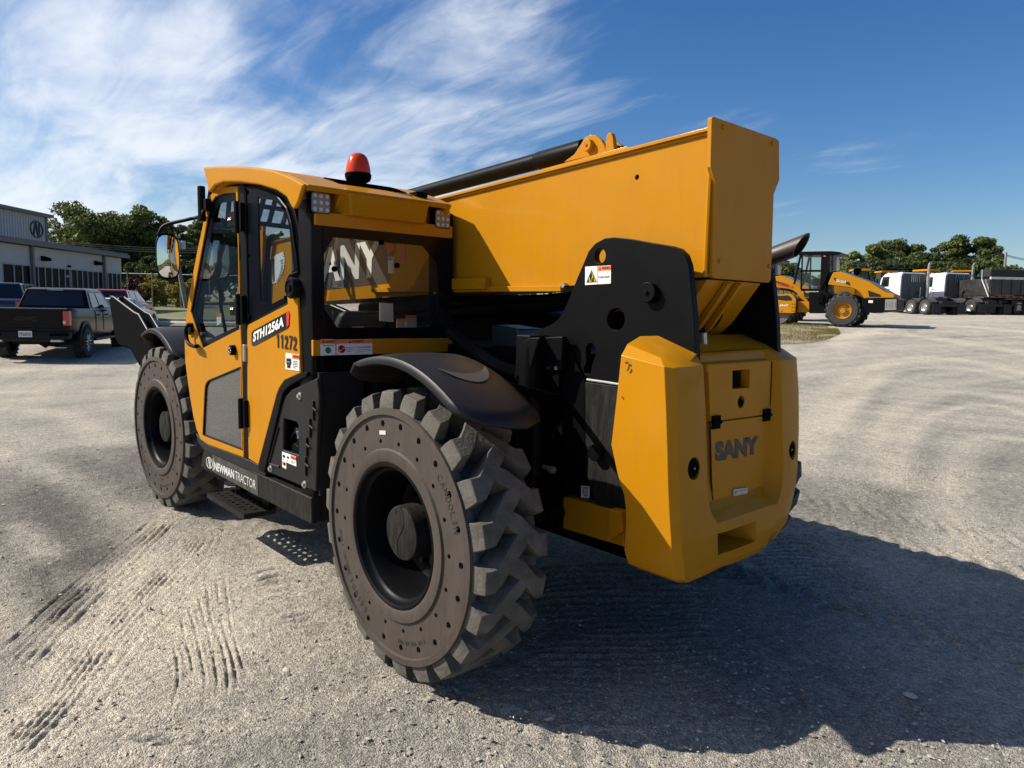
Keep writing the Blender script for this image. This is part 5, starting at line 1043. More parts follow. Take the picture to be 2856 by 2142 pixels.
    part('side_marker', [(960, 290), (1000, 290), (1000, 302), (960, 302)], .19, .2, ORA, 0)
    q = [V0(R_(*k)) for k in ((690, 855), (895, 855), (690, 838))]
    text('lettering', 'NEWMANTRACTOR', *[(s, .095, z) for s, z in q], (0, -1, 0), WHITE, t, bold=.01)
    part('fluid_tank', [(890, 950), (925, 885), (985, 900), (970, 1025), (885, 1025)], .0, .1, BLKM, .02)
    # articulation and drum frame
    part('yoke', [(555, 1000), (740, 1000), (735, 1165), (540, 1165)], .3, 1.6, YELr, .02)
    dfr = part('drum_frame', [(60, 905), (455, 878), (500, 895), (558, 965), (545, 1170), (500, 1182), (60, 1165)], -.05, .08, YELr, .01)
    part('frame_slot', [(232, 918), (440, 905), (490, 945), (498, 985), (400, 990), (232, 965)], -.056, -.04, HOLE, 0, dfr)
    part('frame_slot', [(100, 1010), (205, 1000), (220, 1020), (218, 1100), (195, 1118), (100, 1110)], -.056, -.04, HOLE, 0, dfr)
    for a_, b_ in ((268, 1022), (265, 1076), (262, 1128), (492, 1032), (528, 1032), (490, 1084), (524, 1084), (486, 1136), (520, 1138), (330, 1140)):
        p = V0(R_(a_, b_)); ob('bolt', cyl((p[0], -.075, p[1]), .03, .03, 1, 6), YELr, dfr)
    q = [V0(R_(*k)) for k in ((300, 1076), (445, 1076), (305, 1046))]
    text('lettering', 'SANY', *[(s, -.055, z) for s, z in q], (0, -1, 0), WHITE, dfr, bold=.03, shear=.2)
    part('drum_frame', [(60, 905), (455, 878), (558, 965), (545, 1170), (60, 1165)], 2.0, 2.1, YELr, .01)
    dc = V0(R_(215, 1050)); dr = .76
    ob('drum', lathe([(.1, .12), (dr*.9, .12), (dr, .12), (dr, 1.95), (dr*.9, 1.95), (.1, 1.95)], (dc[0], 0, dr), 1, 40), mat('drum_steel', (.09, .085, .08), .5, metal=.3, var=.3, dust=.3), t, smooth=35)
    pads = []
    for k in range(20):
        for j in range(6):
            a_ = 2*math.pi*(k+.5*(j % 2))/20; y_ = .28+j*.3; ur, ut = Vector((math.cos(a_), 0, math.sin(a_))), Vector((-math.sin(a_), 0, math.cos(a_))); c = Vector((dc[0], y_, dr))
            r0 = [c+ur*dr*.99+ut*s_*.085+Vector((0, e_*.085, 0)) for s_, e_ in ((-1, -1), (1, -1), (1, 1), (-1, 1))]; r1 = [c+ur*(dr+.10)+ut*s_*.055+Vector((0, e_*.06, 0)) for s_, e_ in ((-1, -1), (1, -1), (1, 1), (-1, 1))]; pads.append(loft([r0, r1]))
    ob('drum_pads', pads, mat('rusty_pads', (.10, .07, .05), .7, var=.3, dust=.4, dustcol=(.2, .12, .07)), t)['kind'] = 'stuff'
    return t
rp0 = pT(2357, 913); print('roller at', rp0, (rp0-CP).length)
ra = RH*.81-FH*.59
roller(rp0, ra, 'yellow soil compactor with black cab and one big rear tyre towards the telehandler')
t2 = None
r2p = col_at(2190, 36.5); 
def roller2():
    src = [o for o in bpy.data.objects if o.name == 'road_roller'][0]
    c = copy_tree(src); c.location = (r2p.x, r2p.y, r2p.z-.1); c['label'] = 'second yellow soil compactor half hidden behind the first one'
    for ch in list(c.children):
        for g_ in list(ch.children):
            if g_.name.startswith('lettering'):
                bpy.data.objects.remove(g_)
    c['group'] = 'road rollers'
    # its own model lettering, red, on the yellow hood side
    hd2 = [k for k in c.children if k.name.startswith('engine_hood')][0]
    text('lettering', 'SSR120C-8', (-.55, .165, 1.93), (.25, .165, 1.77), (-.55, .165, 2.06), (0, -1, 0), REDST, hd2, bold=.02)
    return c
roller2()
# ---------------------------------------------------------------- highway tractors and dump trucks ---------------------------
WHT = mat('white_cab_paint', (.70, .71, .72), .3, coat=.5, var=.03); GRYW = mat('grey_cab_back', (.075, .075, .08), .5, var=.12, dust=.2, dustcol=(.2, .19, .18)); GRYB = mat('black_body', (.012, .012, .013), .4, dust=.12)
CHR = mat('exhaust_chrome', (.5, .49, .46), .35, metal=.8, var=.3)
def truck_wheels(t, ys, x_out=1.12, dual=True, faces=True):
    for y in ys:
        for s in (-1, 1):
            o = road_wheel(t, (0, 0, 0), .51, .56 if dual else .3, s, .56, ALU, .22, seg=26)
            o.matrix_local = Matrix.Translation((s*(x_out-(.28 if dual else .15)), y, .51)) @ Matrix.Rotation(-math.pi/2, 4, 'Z')
            fl = s
def truck_base(name, label, P, rz, group):
    t = thing(name, label, 'truck', P, rz, group); return t
def tractor(P, rz, label):
    """local +y is forwards, origin under the rear tandem"""
    t = truck_base('tractor_truck', label, P, rz, 'white highway tractors in a row')
    truck_wheels(t, (0, 1.32), 1.2); truck_wheels(t, (5.4,), 1.15, dual=False)
    ob('chassis', [box((-.5, -.75, .62), (-.38, 6.0, .92)), box((.38, -.75, .62), (.5, 6.0, .92)), box((-.5, -.7, .7), (.5, -.6, .9)), box((-1.0, -.78, .55), (1.0, -.72, .72)), box((-.42, .2, .5), (.42, .5, .75)), box((-.42, 1.1, .5), (.42, 1.5, .75)), box((-1.1, 2.2, .45), (-.5, 3.8, .95)), box((.5, 2.2, .45), (1.1, 3.8, .95))], DKR, t)
    for s in (-1, 1):
        for y in (0, 1.32):
            ob('mudguard', lathe([(.60, -.3), (.60, .3)], (0, 0, 0), 0, 24) if False else loft([[(s*1.2, y+.6*math.cos(a), .51+.6*math.sin(a)) for a in [.5+i*.26 for i in range(9)]], [(s*.62, y+.6*math.cos(a), .51+.6*math.sin(a)) for a in [.5+i*.26 for i in range(9)]]], cap=False, closed=False), mat('mudguard_grey', (.08, .08, .078), .6), t, smooth=60)
        ob('mud_flap', box((s*1.18-.28 if s > 0 else s*1.18-.28, -.8, .12), (s*1.18+.28 if s < 0 else s*1.18+.28, -.78, .72)) if False else box((min(s*.6, s*1.2), -.82, .1), (max(s*.6, s*1.2), -.80, .72)), DKR, t)
    ob('fifth_wheel', [prism([(-.5, -.35), (-.12, -.35), (-.08, .1), (.08, .1), (.12, -.35), (.5, -.35), (.5, .5), (.3, .75), (-.3, .75), (-.5, .5)], 2, 1.1, 1.2), box((-.45, -.1, .9), (.45, .5, 1.1))], mat('greasy_steel', (.04, .038, .036), .5), t, bevel=.02)
    # sleeper cab: white shell, dark boarded back wall with barred window
    prof = [(-1.12, 1.0), (1.12, 1.0), (1.14, 2.0), (1.12, 2.9), (1.0, 3.05), (-1.0, 3.05), (-1.12, 2.9), (-1.14, 2.0)]
    def sect(y, k, dz): return [(x*k*.86, y, 1.0+(z-1.0)*dz*.92) for x, z in prof]
    cab = ob('cab', loft([sect(2.75, 1, 1), sect(2.85, 1.0, 1.01), sect(4.2, 1.0, 1.01), sect(4.6, .98, .99), sect(5.0, .9, .88), sect(5.1, .9, .60)]), WHT, t, bevel=.04, seg=3)
    ob('cab_back', prism([(-.94, 1.02), (.94, 1.02), (.95, 2.65), (.82, 2.82), (-.82, 2.82), (-.95, 2.65)], 1, 2.68, 2.755), GRYW, cab, bevel=.02)
    for i in range(8): ob('back_board', box((-.88, 2.665, 1.15+i*.195), (.88, 2.682, 1.15+i*.195+.165)), GRYW, cab)
    bw = ob('back_window', box((-.28, 2.655, 2.25), (.42, 2.664, 2.75)), pane_car_glass(), cab)
    for i in range(5): ob('window_bar', box((-.24+i*.15, 2.64, 2.25), (-.19+i*.15, 2.655, 2.75)), ALU, bw)
    ob('headache_rack', box((-.30, 2.62, 1.2), (.75, 2.66, 2.1)), GRYW, cab)
    for s in (-1, 1):
        sd = ob('side_window', prism([(3.95, 1.95), (4.85, 1.95), (4.62, 2.65), (3.95, 2.65)], 0, s*.955, s*.995), pane_car_glass(), cab)
        ob('door_handle', box((s*.985-.01, 3.85, 1.75), (s*.985+.01, 4.0, 1.8)), DKR, cab)
        ob('door_seam', tube([(s*.975, 3.8, 1.1), (s*.98, 3.8, 2.6), (s*.95, 4.7, 2.6)], .012, 5), DKR, cab)
        ob('mirror', [box((s*1.35-.07, 4.75, 1.95), (s*1.35+.07, 4.85, 2.5)), tube([(s*1.1, 4.75, 2.5), (s*1.35, 4.8, 2.45)], .02, 6)], DKR, cab)
        ob('fuel_tank', cyl((s*.95, 2.3, .75), .32, 1.4, 1, 20), CHR, t, smooth=35)
    ob('bonnet', loft([[(-.95, 5.0, 1.0), (.95, 5.0, 1.0), (.92, 5.0, 2.0), (-.92, 5.0, 2.0)], [(-.9, 6.3, 1.0), (.9, 6.3, 1.0), (.8, 6.3, 1.75), (-.8, 6.3, 1.75)]]), WHT, cab, bevel=.06, seg=3)
    ob('front_wing', [loft([[(s*1.15, 5.4+.68*math.cos(a), .51+.66*math.sin(a)) for a in [.2+i*.3 for i in range(10)]], [(s*.75, 5.4+.68*math.cos(a), .51+.66*math.sin(a)) for a in [.2+i*.3 for i in range(10)]]], cap=False, closed=False) for s in (-1, 1)], WHT, cab, smooth=50)
    st = ob('exhaust_stack', [tube([(.92, 2.5, 1.0), (.92, 2.5, 3.35), (.9, 2.44, 3.5), (.87, 2.3, 3.6)], .085, 12), tube([(.92, 2.5, 1.2), (.92, 2.5, 2.6)], .12, 12)], CHR, t, smooth=40)
    ob('cab_light', [box((x-.06, 4.2, 2.89), (x+.06, 4.34, 2.96)) for x in (-.8, -.4, 0, .4, .8)], mat('amber_lens', (.6, .3, .1), .3), cab)
    ob('air_horn', tube([(-.2, 3.6, 2.95), (-.2, 4.1, 2.95)], .05, 8), ALU, cab)
    ob('air_lines', [tube(smooth_path([(.2+.1*k, 2.62, 1.6), (.3+.1*k, 2.2, 1.1), (.1, 1.6, 1.15)]), .02, 6) for k in range(3)], DKR, t)
    ob('air_line_post', tube([(.35, 2.45, .9), (.35, 2.45, 1.9)], .03, 6), ALU, t)
    return t
def head(u, dleft): # heading turned left of the sight line through column u
    a = math.atan2(FH.y, FH.x)-math.atan2(u-PW/2, FPX)+math.radians(dleft); return a-math.pi/2
tr1 = pT(*T_(745, 1052)); tr2 = pT(*T_(1420, 1052)); print('trucks', (tr1-CP).length, (tr2-CP).length)
def place_left_wheel(P, rz, lx=-1.05): return P-Matrix.Rotation(rz, 3, 'Z') @ Vector((lx, 0, 0))
hz1 = head(2560, 38); tA = tractor(place_left_wheel(tr1, hz1), hz1, 'white highway tractor with grey boarded cab back, beside the soil compactors')
tB = copy_tree(tA); hz2 = head(2660, 39); tB.location = place_left_wheel(tr2, hz2); tB.rotation_euler = (0, 0, hz2); tB['label'] = 'white highway tractor with grey boarded cab back, beside the black dump trucks'
def dump_truck(P, rz, label, full=True):
    t = truck_base('dump_truck', label, P, rz, 'black bodied dump trucks')
    truck_wheels(t, (0, 1.32), 1.2); truck_wheels(t, (5.6,), 1.15, dual=False)
    ob('chassis', [box((-.5, -1.0, .62), (-.38, 6.0, .95)), box((.38, -1.0, .62), (.5, 6.0, .95)), box((-1.1, 2.2, .45), (1.1, 3.6, .95))], DKR, t)
    body = ob('dump_body', [box((-1.2, -1.1, 1.1), (1.2, 3.4, 1.25)), box((-1.22, -1.0, 1.25), (-1.16, 3.4, 2.35)), box((1.16, -1.0, 1.25), (1.22, 3.4, 2.35)), box((-1.2, 3.34, 1.25), (1.2, 3.42, 2.7)), box((-1.2, 3.42, 2.62), (1.2, 4.4, 2.7))], GRYB, t, bevel=.015)
    ob('tailgate', [box((-1.18, -1.12, 1.3), (1.18, -1.04, 2.3))], GRYB, body, bevel=.01)
    for i in range(4): ob('tailgate_rib', box((-1.1+i*.62, -1.17, 1.3), (-1.0+i*.62, -1.12, 2.3)), GRYB, body)
    ob('top_rail', box((-1.24, -1.15, 2.3), (1.24, -1.0, 2.45)), mat('worn_white_rail', (.55, .54, .5), .6, var=.25), body)
    ob('tarp', [box((-1.25, -1.05, 2.42), (1.25, .1, 2.95))], mat('tarp_black', (.010, .010, .011), .7), body, bevel=.08)
    for s in (-1, 1):
        ob('tarp_arm', [tube([(s*1.26, -1.1, 1.15), (s*1.28, -.3, 2.3), (s*1.28, -.25, 2.95)], .05, 8)], ALU, t)
        ob('mud_flap', box((min(s*.6, s*1.22), -.9, .1), (max(s*.6, s*1.22), -.87, .95)), DKR, t)
    ob('reflector_strip', [box((-1.15+i*.46, -1.185, 1.12), (-.95+i*.46, -1.17, 1.2)) for i in range(5)], REDST, body)
    cab = ob('cab', loft([[(-1.05, 4.2, 1.0), (1.05, 4.2, 1.0), (1.0, 4.2, 2.55), (-1.0, 4.2, 2.55)], [(-1.05, 5.2, 1.0), (1.05, 5.2, 1.0), (.95, 5.2, 2.6), (-.95, 5.2, 2.6)], [(-1.0, 5.9, 1.0), (1.0, 5.9, 1.0), (.92, 5.8, 1.8), (-.92, 5.8, 1.8)], [(-.95, 7.2, 1.0), (.95, 7.2, 1.0), (.85, 7.2, 1.6), (-.85, 7.2, 1.6)]]), WHT, t, bevel=.05, seg=3)
    for s in (-1, 1): ob('side_window', prism([(4.5, 1.75), (5.45, 1.75), (5.15, 2.4), (4.5, 2.4)], 0, s*1.0, s*1.06), pane_car_glass(), cab)
    ob('exhaust_stack', tube([(-1.08, 3.9, 1.0), (-1.08, 3.9, 3.1)], .14, 12), GRYB, t, smooth=40)
    ob('beacon_bar', box((-.5, 4.6, 2.6), (.3, 4.8, 2.72)), MATS['amber_lens'], cab)
    return t
dt1 = pT(*T_(1720, 1050)); hz3 = head(2750, 33); dA = dump_truck(dt1-Matrix.Rotation(hz3, 3, 'Z') @ Vector((-.3, 0, 0)), hz3, 'black dump truck with white cab, next to the highway tractors')
fl = [k for k in dA.children if k.name.startswith('mud_flap')][1]
for xa_, xb_, zA, zB in ((.80, 1.04, .80, .82), (.74, 1.10, .74, .765), (.76, 1.06, .36, .385), (.70, 1.14, .31, .33)): ob('print_line', box((xa_, -.904, zA), (xb_, -.9005, zB)), SILV, fl)
ob('emblem', [lathe([(.14, 0), (.14, -.004), (.10, -.004), (.10, 0)], (.92, -.902, .52), 1, 20), box((.86, -.906, .49), (.98, -.902, .56))], SILV, fl)
dB = copy_tree(dA); p = col_at(2880, 47.5); dB.location = p; dB.rotation_euler = (0, 0, head(2880, 34)); dB['label'] = 'black dump truck with white cab, at the far end of the truck row'
for ch in list(dB.children):
    for g_ in list(ch.children):
        if g_.name.startswith(('print_line', 'emblem')): bpy.data.objects.remove(g_)
# yellow machines parked behind the trucks
def yellow_machine(P, rz, label, sc=.95):
    t = thing('wheel_loader', label, 'wheel loader', P, rz, 'yellow wheel loaders behind the truck row'); t.scale = (sc,)*3
    for x in (-1.5, 1.5):
        for y in (-1.0, 1.0): road_wheel(t, (x, y, .75), .75, .5, -1 if y < 0 else 1, .5, YEL, .3)
    ob('engine_body', prism([(-2.9, .9), (-2.9, 1.9), (-2.5, 2.2), (-.6, 2.2), (-.6, .9)], 1, -.8, .8), YEL, t, bevel=.08, seg=3)
    ob('front_frame', prism([(-.6, .7), (.4, .8), (1.9, .9), (1.9, 1.5), (.6, 1.7), (-.6, 1.6)], 1, -.5, .5), YEL, t, bevel=.04)
    cb = ob('cab', prism([(-.75, 2.1), (-.75, 3.3), (.35, 3.3), (.6, 2.1)], 1, -.72, .72), pane_car_glass(), t, bevel=.05)
    ob('cab_roof', box((-.9, -.82, 3.3), (.5, .82, 3.48)), YEL, cb, bevel=.05)
    ob('cab_posts', [tube([(x0, s*.72, 2.0), (x1, s*.72, 3.3)], .05, 6) for s in (-1, 1) for x0, x1 in ((-.75, -.75), (.6, .35))], BLKM, cb)
    ob('lift_arm', [prism([(.4, 1.9), (1.5, 1.7), (2.8, 1.0), (2.8, .7), (1.4, 1.3), (.4, 1.5)], 1, s*.45-.08, s*.45+.08) for s in (-1, 1)], YEL, t, bevel=.02)
    ob('bucket', prism([(2.6, .3), (3.7, .25), (3.3, .5), (2.95, .9), (3.0, 1.3), (2.7, 1.2)], 1, -1.2, 1.2), YEL, t, bevel=.02)
    return t
ym = None
for i, (u, D_, rz, lb) in enumerate(((2395, 60, .6, 'yellow wheel loader behind the bonnet of the near soil compactor'), (2460, 66, 2.4, 'yellow wheel loader seen past the cab of the tractor near the compactors'), (2578, 60, 1.1, 'yellow wheel loader seen between the two highway tractors'), (2672, 62, 2.0, 'yellow wheel loader behind the dump truck cab'), (2822, 60, .9, 'yellow wheel loader behind the farthest dump truck'))):
    P_ = col_at(u, D_)
    if ym is None: ym = yellow_machine(P_, rz, lb)
    else: c = copy_tree(ym); c.location = P_; c.scale = (.95,)*3; c.rotation_euler = (0, 0, rz); c['label'] = lb
# ---------------------------------------------------------------- trees and shrubs
def leafmat(name, c, var=.35):
    m = bpy.data.materials.new(name); m.use_nodes = True; nt = m.node_tree; b = nt.nodes['Principled BSDF']; N = nt.nodes.new; K = nt.links.new
    b.inputs['Roughness'].default_value = .6; b.inputs['Specular IOR Level'].default_value = .25
    at = N('ShaderNodeAttribute'); at.attribute_name = 'leaf'; r = N('ShaderNodeValToRGB'); e = r.color_ramp.elements
    e[0].color = (c[0]*(1-var), c[1]*(1-var), c[2]*(1-var), 1); e[1].color = (min(1, c[0]*(1+var*1.7)), min(1, c[1]*(1+var*1.4)), c[2]*(1+var), 1); K(at.outputs['Fac'], r.inputs[0]); K(r.outputs[0], b.inputs['Base Color'])
    tr = N('ShaderNodeBsdfTranslucent'); K(r.outputs[0], tr.inputs[0]); mx = N('ShaderNodeMixShader'); mx.inputs[0].default_value = .28; K(b.outputs[0], mx.inputs[1]); K(tr.outputs[0], mx.inputs[2])
    K(mx.outputs[0], nt.nodes['Material Output'].inputs[0]); return m
LF = [leafmat('leaves_dark', (.055, .078, .024), .45), leafmat('leaves_mid', (.095, .122, .034), .45), leafmat('leaves_light', (.14, .17, .055), .4), leafmat('leaves_purple', (.055, .018, .022)), leafmat('leaves_yellow', (.26, .22, .025), .4)]
BARK = mat('bark', (.055, .045, .036), .9, var=.3, bump=.5, bscale=12)
def crown_mesh(name, h, rx, z0, n, ls, m, seed, clumps=64, squash=1.):
    g = np.random.default_rng(seed); C_ = []
    for k in range(clumps):
        u_ = g.normal(size=3); u_ /= np.linalg.norm(u_); r_ = g.random()**.42
        zz_ = z0+(h*.93-z0)*(.5+.5*u_[2]*r_); wid = rx*(math.sin(math.pi*min(1, max(.08, .22+.66*(zz_-z0)/(h-z0))))**.6)
        C_.append((u_[0]*r_*wid, u_[1]*r_*wid, zz_, rx*(.11+.20*g.random())))
    C_ = np.array(C_); wts = C_[:, 3]**2; idx = g.choice(len(C_), n, p=wts/wts.sum())
    d = g.normal(size=(n, 3)); d /= np.linalg.norm(d, axis=1)[:, None]; rad = C_[idx, 3]*(.35+.75*g.random(n)**.6)
    P = C_[idx, :3]+d*rad[:, None]*np.array([1.15, 1.15, .72])
    nrm = d+g.normal(size=(n, 3))*.75; nrm /= np.linalg.norm(nrm, axis=1)[:, None]
    t1 = np.cross(nrm, g.normal(size=(n, 3))); t1 /= np.linalg.norm(t1, axis=1)[:, None]; t2 = np.cross(nrm, t1)
    s1 = ls*(.6+.8*g.random(n))[:, None]; s2 = s1*(.45+.25*g.random(n))[:, None]
    V = np.stack([P-t1*s1, P-t2*s2+nrm*s2*.25, P+t1*s1, P+t2*s2+nrm*s2*.25], 1).reshape(-1, 3)
    me = bpy.data.meshes.new(name); F = np.arange(4*n).reshape(-1, 4)
    me.vertices.add(4*n); me.vertices.foreach_set('co', V.ravel()); me.loops.add(4*n); me.loops.foreach_set('vertex_index', F.ravel()); me.polygons.add(n); me.polygons.foreach_set('loop_start', np.arange(n)*4)
    me.update(calc_edges=True); at = me.attributes.new('leaf', 'FLOAT', 'POINT')
    lv = np.clip(.5+.22*g.normal(size=n)+.3*(np.array([vnoise(P[:, 0]*.5+9, P[:, 2]*.7+P[:, 1]*.4, 3)])[0]-.5), 0, 1); at.data.foreach_set('value', np.repeat(lv, 4).astype(np.float32)); me.materials.append(m); return me
def trunk_geo(h, r, seed, spread):
    g = random.Random(seed); gs = [tube([(0, 0, -.4), (.05*g.uniform(-1, 1), .05, h*.25), (.15*g.uniform(-1, 1), .1*g.uniform(-1, 1), h*.5), (.3*g.uniform(-1, 1), .2*g.uniform(-1, 1), h*.85)], [r*1.25, r, r*.7, r*.15], 10)]
    for k in range(7):
        a = k*.9+g.uniform(-.3, .3); z = h*(.28+.07*k); l = spread*g.uniform(.5, .85)
        gs.append(tube([(0, 0, z), (math.cos(a)*l*.5, math.sin(a)*l*.5, z+l*.35), (math.cos(a)*l, math.sin(a)*l, z+l*.6)], [r*.45, r*.28, r*.06], 7))
    return join(*gs)
_crowns = {}
def tree(u, D_, vtop, width_px, kind, label, name='tree', cat='tree', group=None, leaf=.17, n=9000, z0f=.18, seed=None, P=None):
    P = P or col_at(u, D_); d = ray(u, vtop); top = (CP+d*D_).z-P.z; rx = width_px*D_/FPX/2*(1.22 if cat == 'tree' else 1)
    seed = seed or int(u*7+D_); t = thing(name, label, cat, P, (seed % 628)/100, group)
    tk = ob('trunk', trunk_geo(top, max(.03, top*.022), seed, rx), BARK, t, smooth=60)
    me = crown_mesh('crown', top, rx, top*z0f, n, leaf, LF[kind], seed); c = bpy.data.objects.new('crown', me); COL.objects.link(c); c.parent = t; return t
Lx = lambda a: a*.32556
Ly = lambda b: 520+b*.32556
Hx = lambda a: 2060+a*.35986
Hy = lambda b: 620+b*.35986
GL_ = 'trees behind the lawn'
for a, D_, top, wd, k, lb in ((750, 66, 118, 640, 1, 'broad green tree standing right behind the low office building'), (1195, 68, 60, 430, 1, 'tallest dark tree behind the red parked car'), (1480, 70, 190, 380, 1, 'green tree behind the leaning utility pole'), (1010, 74, 300, 330, 0, 'dark tree filling the gap behind the two big trees'), (1700, 72, 230, 330, 1, 'green tree seen past the cab mirror'), (1900, 74, 200, 360, 0, 'dark tree seen through the cab door window'), (2150, 76, 260, 380, 1, 'green tree seen through the cab rear quarter window'), (1330, 62, 560, 360, 0, 'low dark tree behind the yellow shrubs'), (560, 74, 430, 300, 2, 'pale low tree behind the office roof'), (1620, 64, 600, 330, 0, 'low dark tree behind the utility pole foot')):
    tree(Lx(a), D_, Ly(top), wd*.32556, k, lb, group=GL_, leaf=.15, n=15000)
tree(Lx(1190), 56, Ly(745), 190*.32556, 3, 'dark red leaved shrub on the bank behind the cars', 'shrub', 'shrub', 'shrubs on the bank', .11, 3200, .05)
for a, D_, top, wd, lb in ((1320, 56, 735, 230, 'yellow leaved shrub beside the dark red one'), (1530, 54, 800, 210, 'yellow green shrub at the foot of the utility pole'), (1420, 57, 790, 170, 'small yellow green shrub between the two larger yellow ones'), (1640, 56, 780, 160, 'yellow green shrub just past the utility pole')):
    tree(Lx(a), D_, Ly(top), wd*.32556, 4 if a != 1420 else 2, lb, 'shrub', 'shrub', 'shrubs on the bank', .10, 2600, .05)
GR_ = 'trees behind the truck yard'
for a, D_, top, wd, k, lb in ((330, 70, 275, 250, 1, 'green tree seen between exhaust and compactor cab'), (800, 80, 205, 190, 0, 'narrow dark tree right beside the compactor cab'), (885, 76, 208, 200, 2, 'pale green tree beside the compactor air intake'), (1010, 82, 160, 250, 2, 'light green tree behind the first highway tractor'), (1160, 84, 108, 330, 1, 'wide green tree above the first highway tractor'), (1300, 82, 120, 300, 1, 'green tree above the gap between highway tractors'), (1440, 82, 165, 260, 0, 'dark tree above the second highway tractor'), (1600, 84, 110, 260, 1, 'green tree left of the tallest tree of the row'), (1710, 84, 76, 300, 0, 'tallest dark tree above the dump truck'), (1850, 82, 95, 270, 1, 'tall green tree nearest the utility pole'), (1950, 80, 250, 190, 1, 'shorter green tree under the utility pole wires'), (2120, 96, 300, 300, 0, 'low distant tree past the utility pole'), (2260, 98, 305, 300, 1, 'low distant tree beyond the dump trucks'), (1240, 76, 240, 420, 0, 'dark lower tree behind the tractor exhaust stacks'), (1560, 76, 260, 420, 0, 'dark lower tree behind the dump truck tarp'), (1020, 74, 260, 300, 0, 'dark lower tree behind the loaders'), (1850, 76, 290, 300, 0, 'dark lower tree beside the utility pole foot')):
    tree(Hx(a), D_, Hy(top), wd*.35986, k, lb, group=GR_, leaf=.17, n=12000, z0f=.1)
# ---------------------------------------------------------------- utility poles and wires
WOOD = mat('weathered_pole', (.22, .20, .17), .85, var=.2); WIRE = mat('wire', (.10, .10, .10), .6)
def pole(u, D_, vtop, lean, label, arm_v, arm_w, tilt=0.):
    P = col_at(u, D_); d = ray(u, vtop); top = (CP+d*D_).z-P.z; t = thing('utility_pole', label, 'utility pole', P, RZ, 'utility poles')
    ob('shaft', tube([(0, 0, -.3), (lean, 0, top)], [.17, .11], 12), WOOD, t, smooth=50)
    za = top-arm_v; arm = ob('crossarm', box((lean-arm_w, -.06, za-.06), (lean+arm_w, .06, za+.06)), WOOD, t)
    for x in (-arm_w*.9, -arm_w*.45, arm_w*.45, arm_w*.9): ob('insulator', cyl((lean+x, 0, za+.06), .045, .16, 2, 8), GALV, arm)
    ob('brace', [tube([(lean-arm_w*.6, -.08, za), (lean, -.1, za-.7)], .02, 5), tube([(lean+arm_w*.6, -.08, za), (lean, -.1, za-.7)], .02, 5)], WOOD, arm)
    return t, P+Vector((RH.x*lean, RH.y*lean, za+.2))
pl1, w1 = pole(Lx(1605), 52, Ly(430), -.9, 'leaning grey utility pole with transformer behind the lawn', .1, .55)
ob('transformer', [cyl((-.35+k*.3, -.2, 4.3+.0*k), .14, .6, 2, 12) for k in range(2)], mat('transformer_grey', (.4, .42, .43), .5), pl1)
pl2, w2 = pole(Hx(2028), 78, Hy(235), .0, 'grey utility pole with one crossarm above the dump trucks', 2.9, 1.9)
def sag(a, b, s, n=14): return [lerp(a, b, i/n)-Vector((0, 0, s*4*(i/n)*(1-i/n))) for i in range(n+1)]
def wire(nm, a, b, s, lb, r=.022): tag(ob(nm, tube(sag(a, b, s), r, 5), WIRE), lb, 'wire', 'overhead wires')
wl = col_at(Lx(300), 60)+Vector((0, 0, 6.1)); w0 = CP+ray(Lx(420), Ly(478))*54
for k in range(3): wire('overhead_wire', CP+ray(Lx(330), Ly(450+k*14))*60, CP+ray(Lx(2400), Ly(505+k*22))*66, .5, ('upper', 'middle', 'lower')[k]+' overhead wire crossing behind the leaning pole')
wtop = CP+ray(Hx(2030), Hy(240))*78
for k, (va, vb) in enumerate(((262, 292), (285, 300), (300, 306), (320, 330))):
    wire('overhead_wire', CP+ray(Hx(2020+k*3), Hy((240, 250, 310, 318)[k]))*78, CP+ray(Hx(760), Hy(vb))*70, .7, ('topmost', 'second', 'third', 'lowest')[k]+' overhead wire running from the right pole past the trees')
for k in range(3): wire('overhead_wire', CP+ray(Hx(2036), Hy(238+k*5))*78, CP+ray(Hx(2420), Hy(285+k*9))*80, .3, ('upper', 'middle', 'lower')[k]+' overhead wire leaving the right pole away from the trees')
# ================================================================== OFFICE BUILDING, left
Z4 = zz(0, 560, .20490)
bL, bR = col_at(0, 36), col_at(338, 48); BV = VP(bL, (bR-bL)); g4 = lambda *pts: [BV(Z4(*q)) for q in pts]
bld = thing('office_building', 'low pale grey office building with a long dark window strip', 'building', bL, BV.rz)
WALL = mat('panel_wall', (.42, .42, .41), .7, var=.05, vscale=.6); WALL2 = mat('ribbed_wall', (.40, .41, .42), .6, var=.04); FASC = mat('fascia_brown_grey', (.14, .135, .125), .6); MUL = mat('mullion_grey', (.30, .31, .32), .5); WGL = mat('window_dark', (.004, .005, .007), .3, spec=.06)
s_end = BV(Z4(1648, 800))[0]; e0 = BV(Z4(0, 560)); e1 = BV(Z4(1665, 745))
zE = (e0[1]+BV(Z4(1640, 745))[1])/2; zWt = (BV(Z4(35, 888))[1]+BV(Z4(1640, 965))[1])/2; zWb = BV(Z4(1640, 1225))[1]
SL = -16.; print('bld eave', zE, 'win', zWt, zWb, 'end', s_end)
ob('wall', [box((SL, .05, -1.5), (s_end, 9, zE-.15))], WALL, bld)
ob('upper_band', box((SL, 0, zWt), (s_end, .05, zE-.1)), WALL, bld)
ob('sill_wall', box((SL, 0, -1.5), (s_end, .05, zWb)), mat('sill_grey', (.22, .22, .21), .8), bld)
rf = ob('roof', [prism([(-.35, zE-.02), (-.35, zE+.22), (9.2, zE+.9), (9.2, zE+.7)], 0, SL-.3, s_end+.25)], FASC, bld, bevel=.01)
ob('gutter', box((SL-.3, -.45, zE-.08), (s_end+.28, -.30, zE+.12)), FASC, rf)
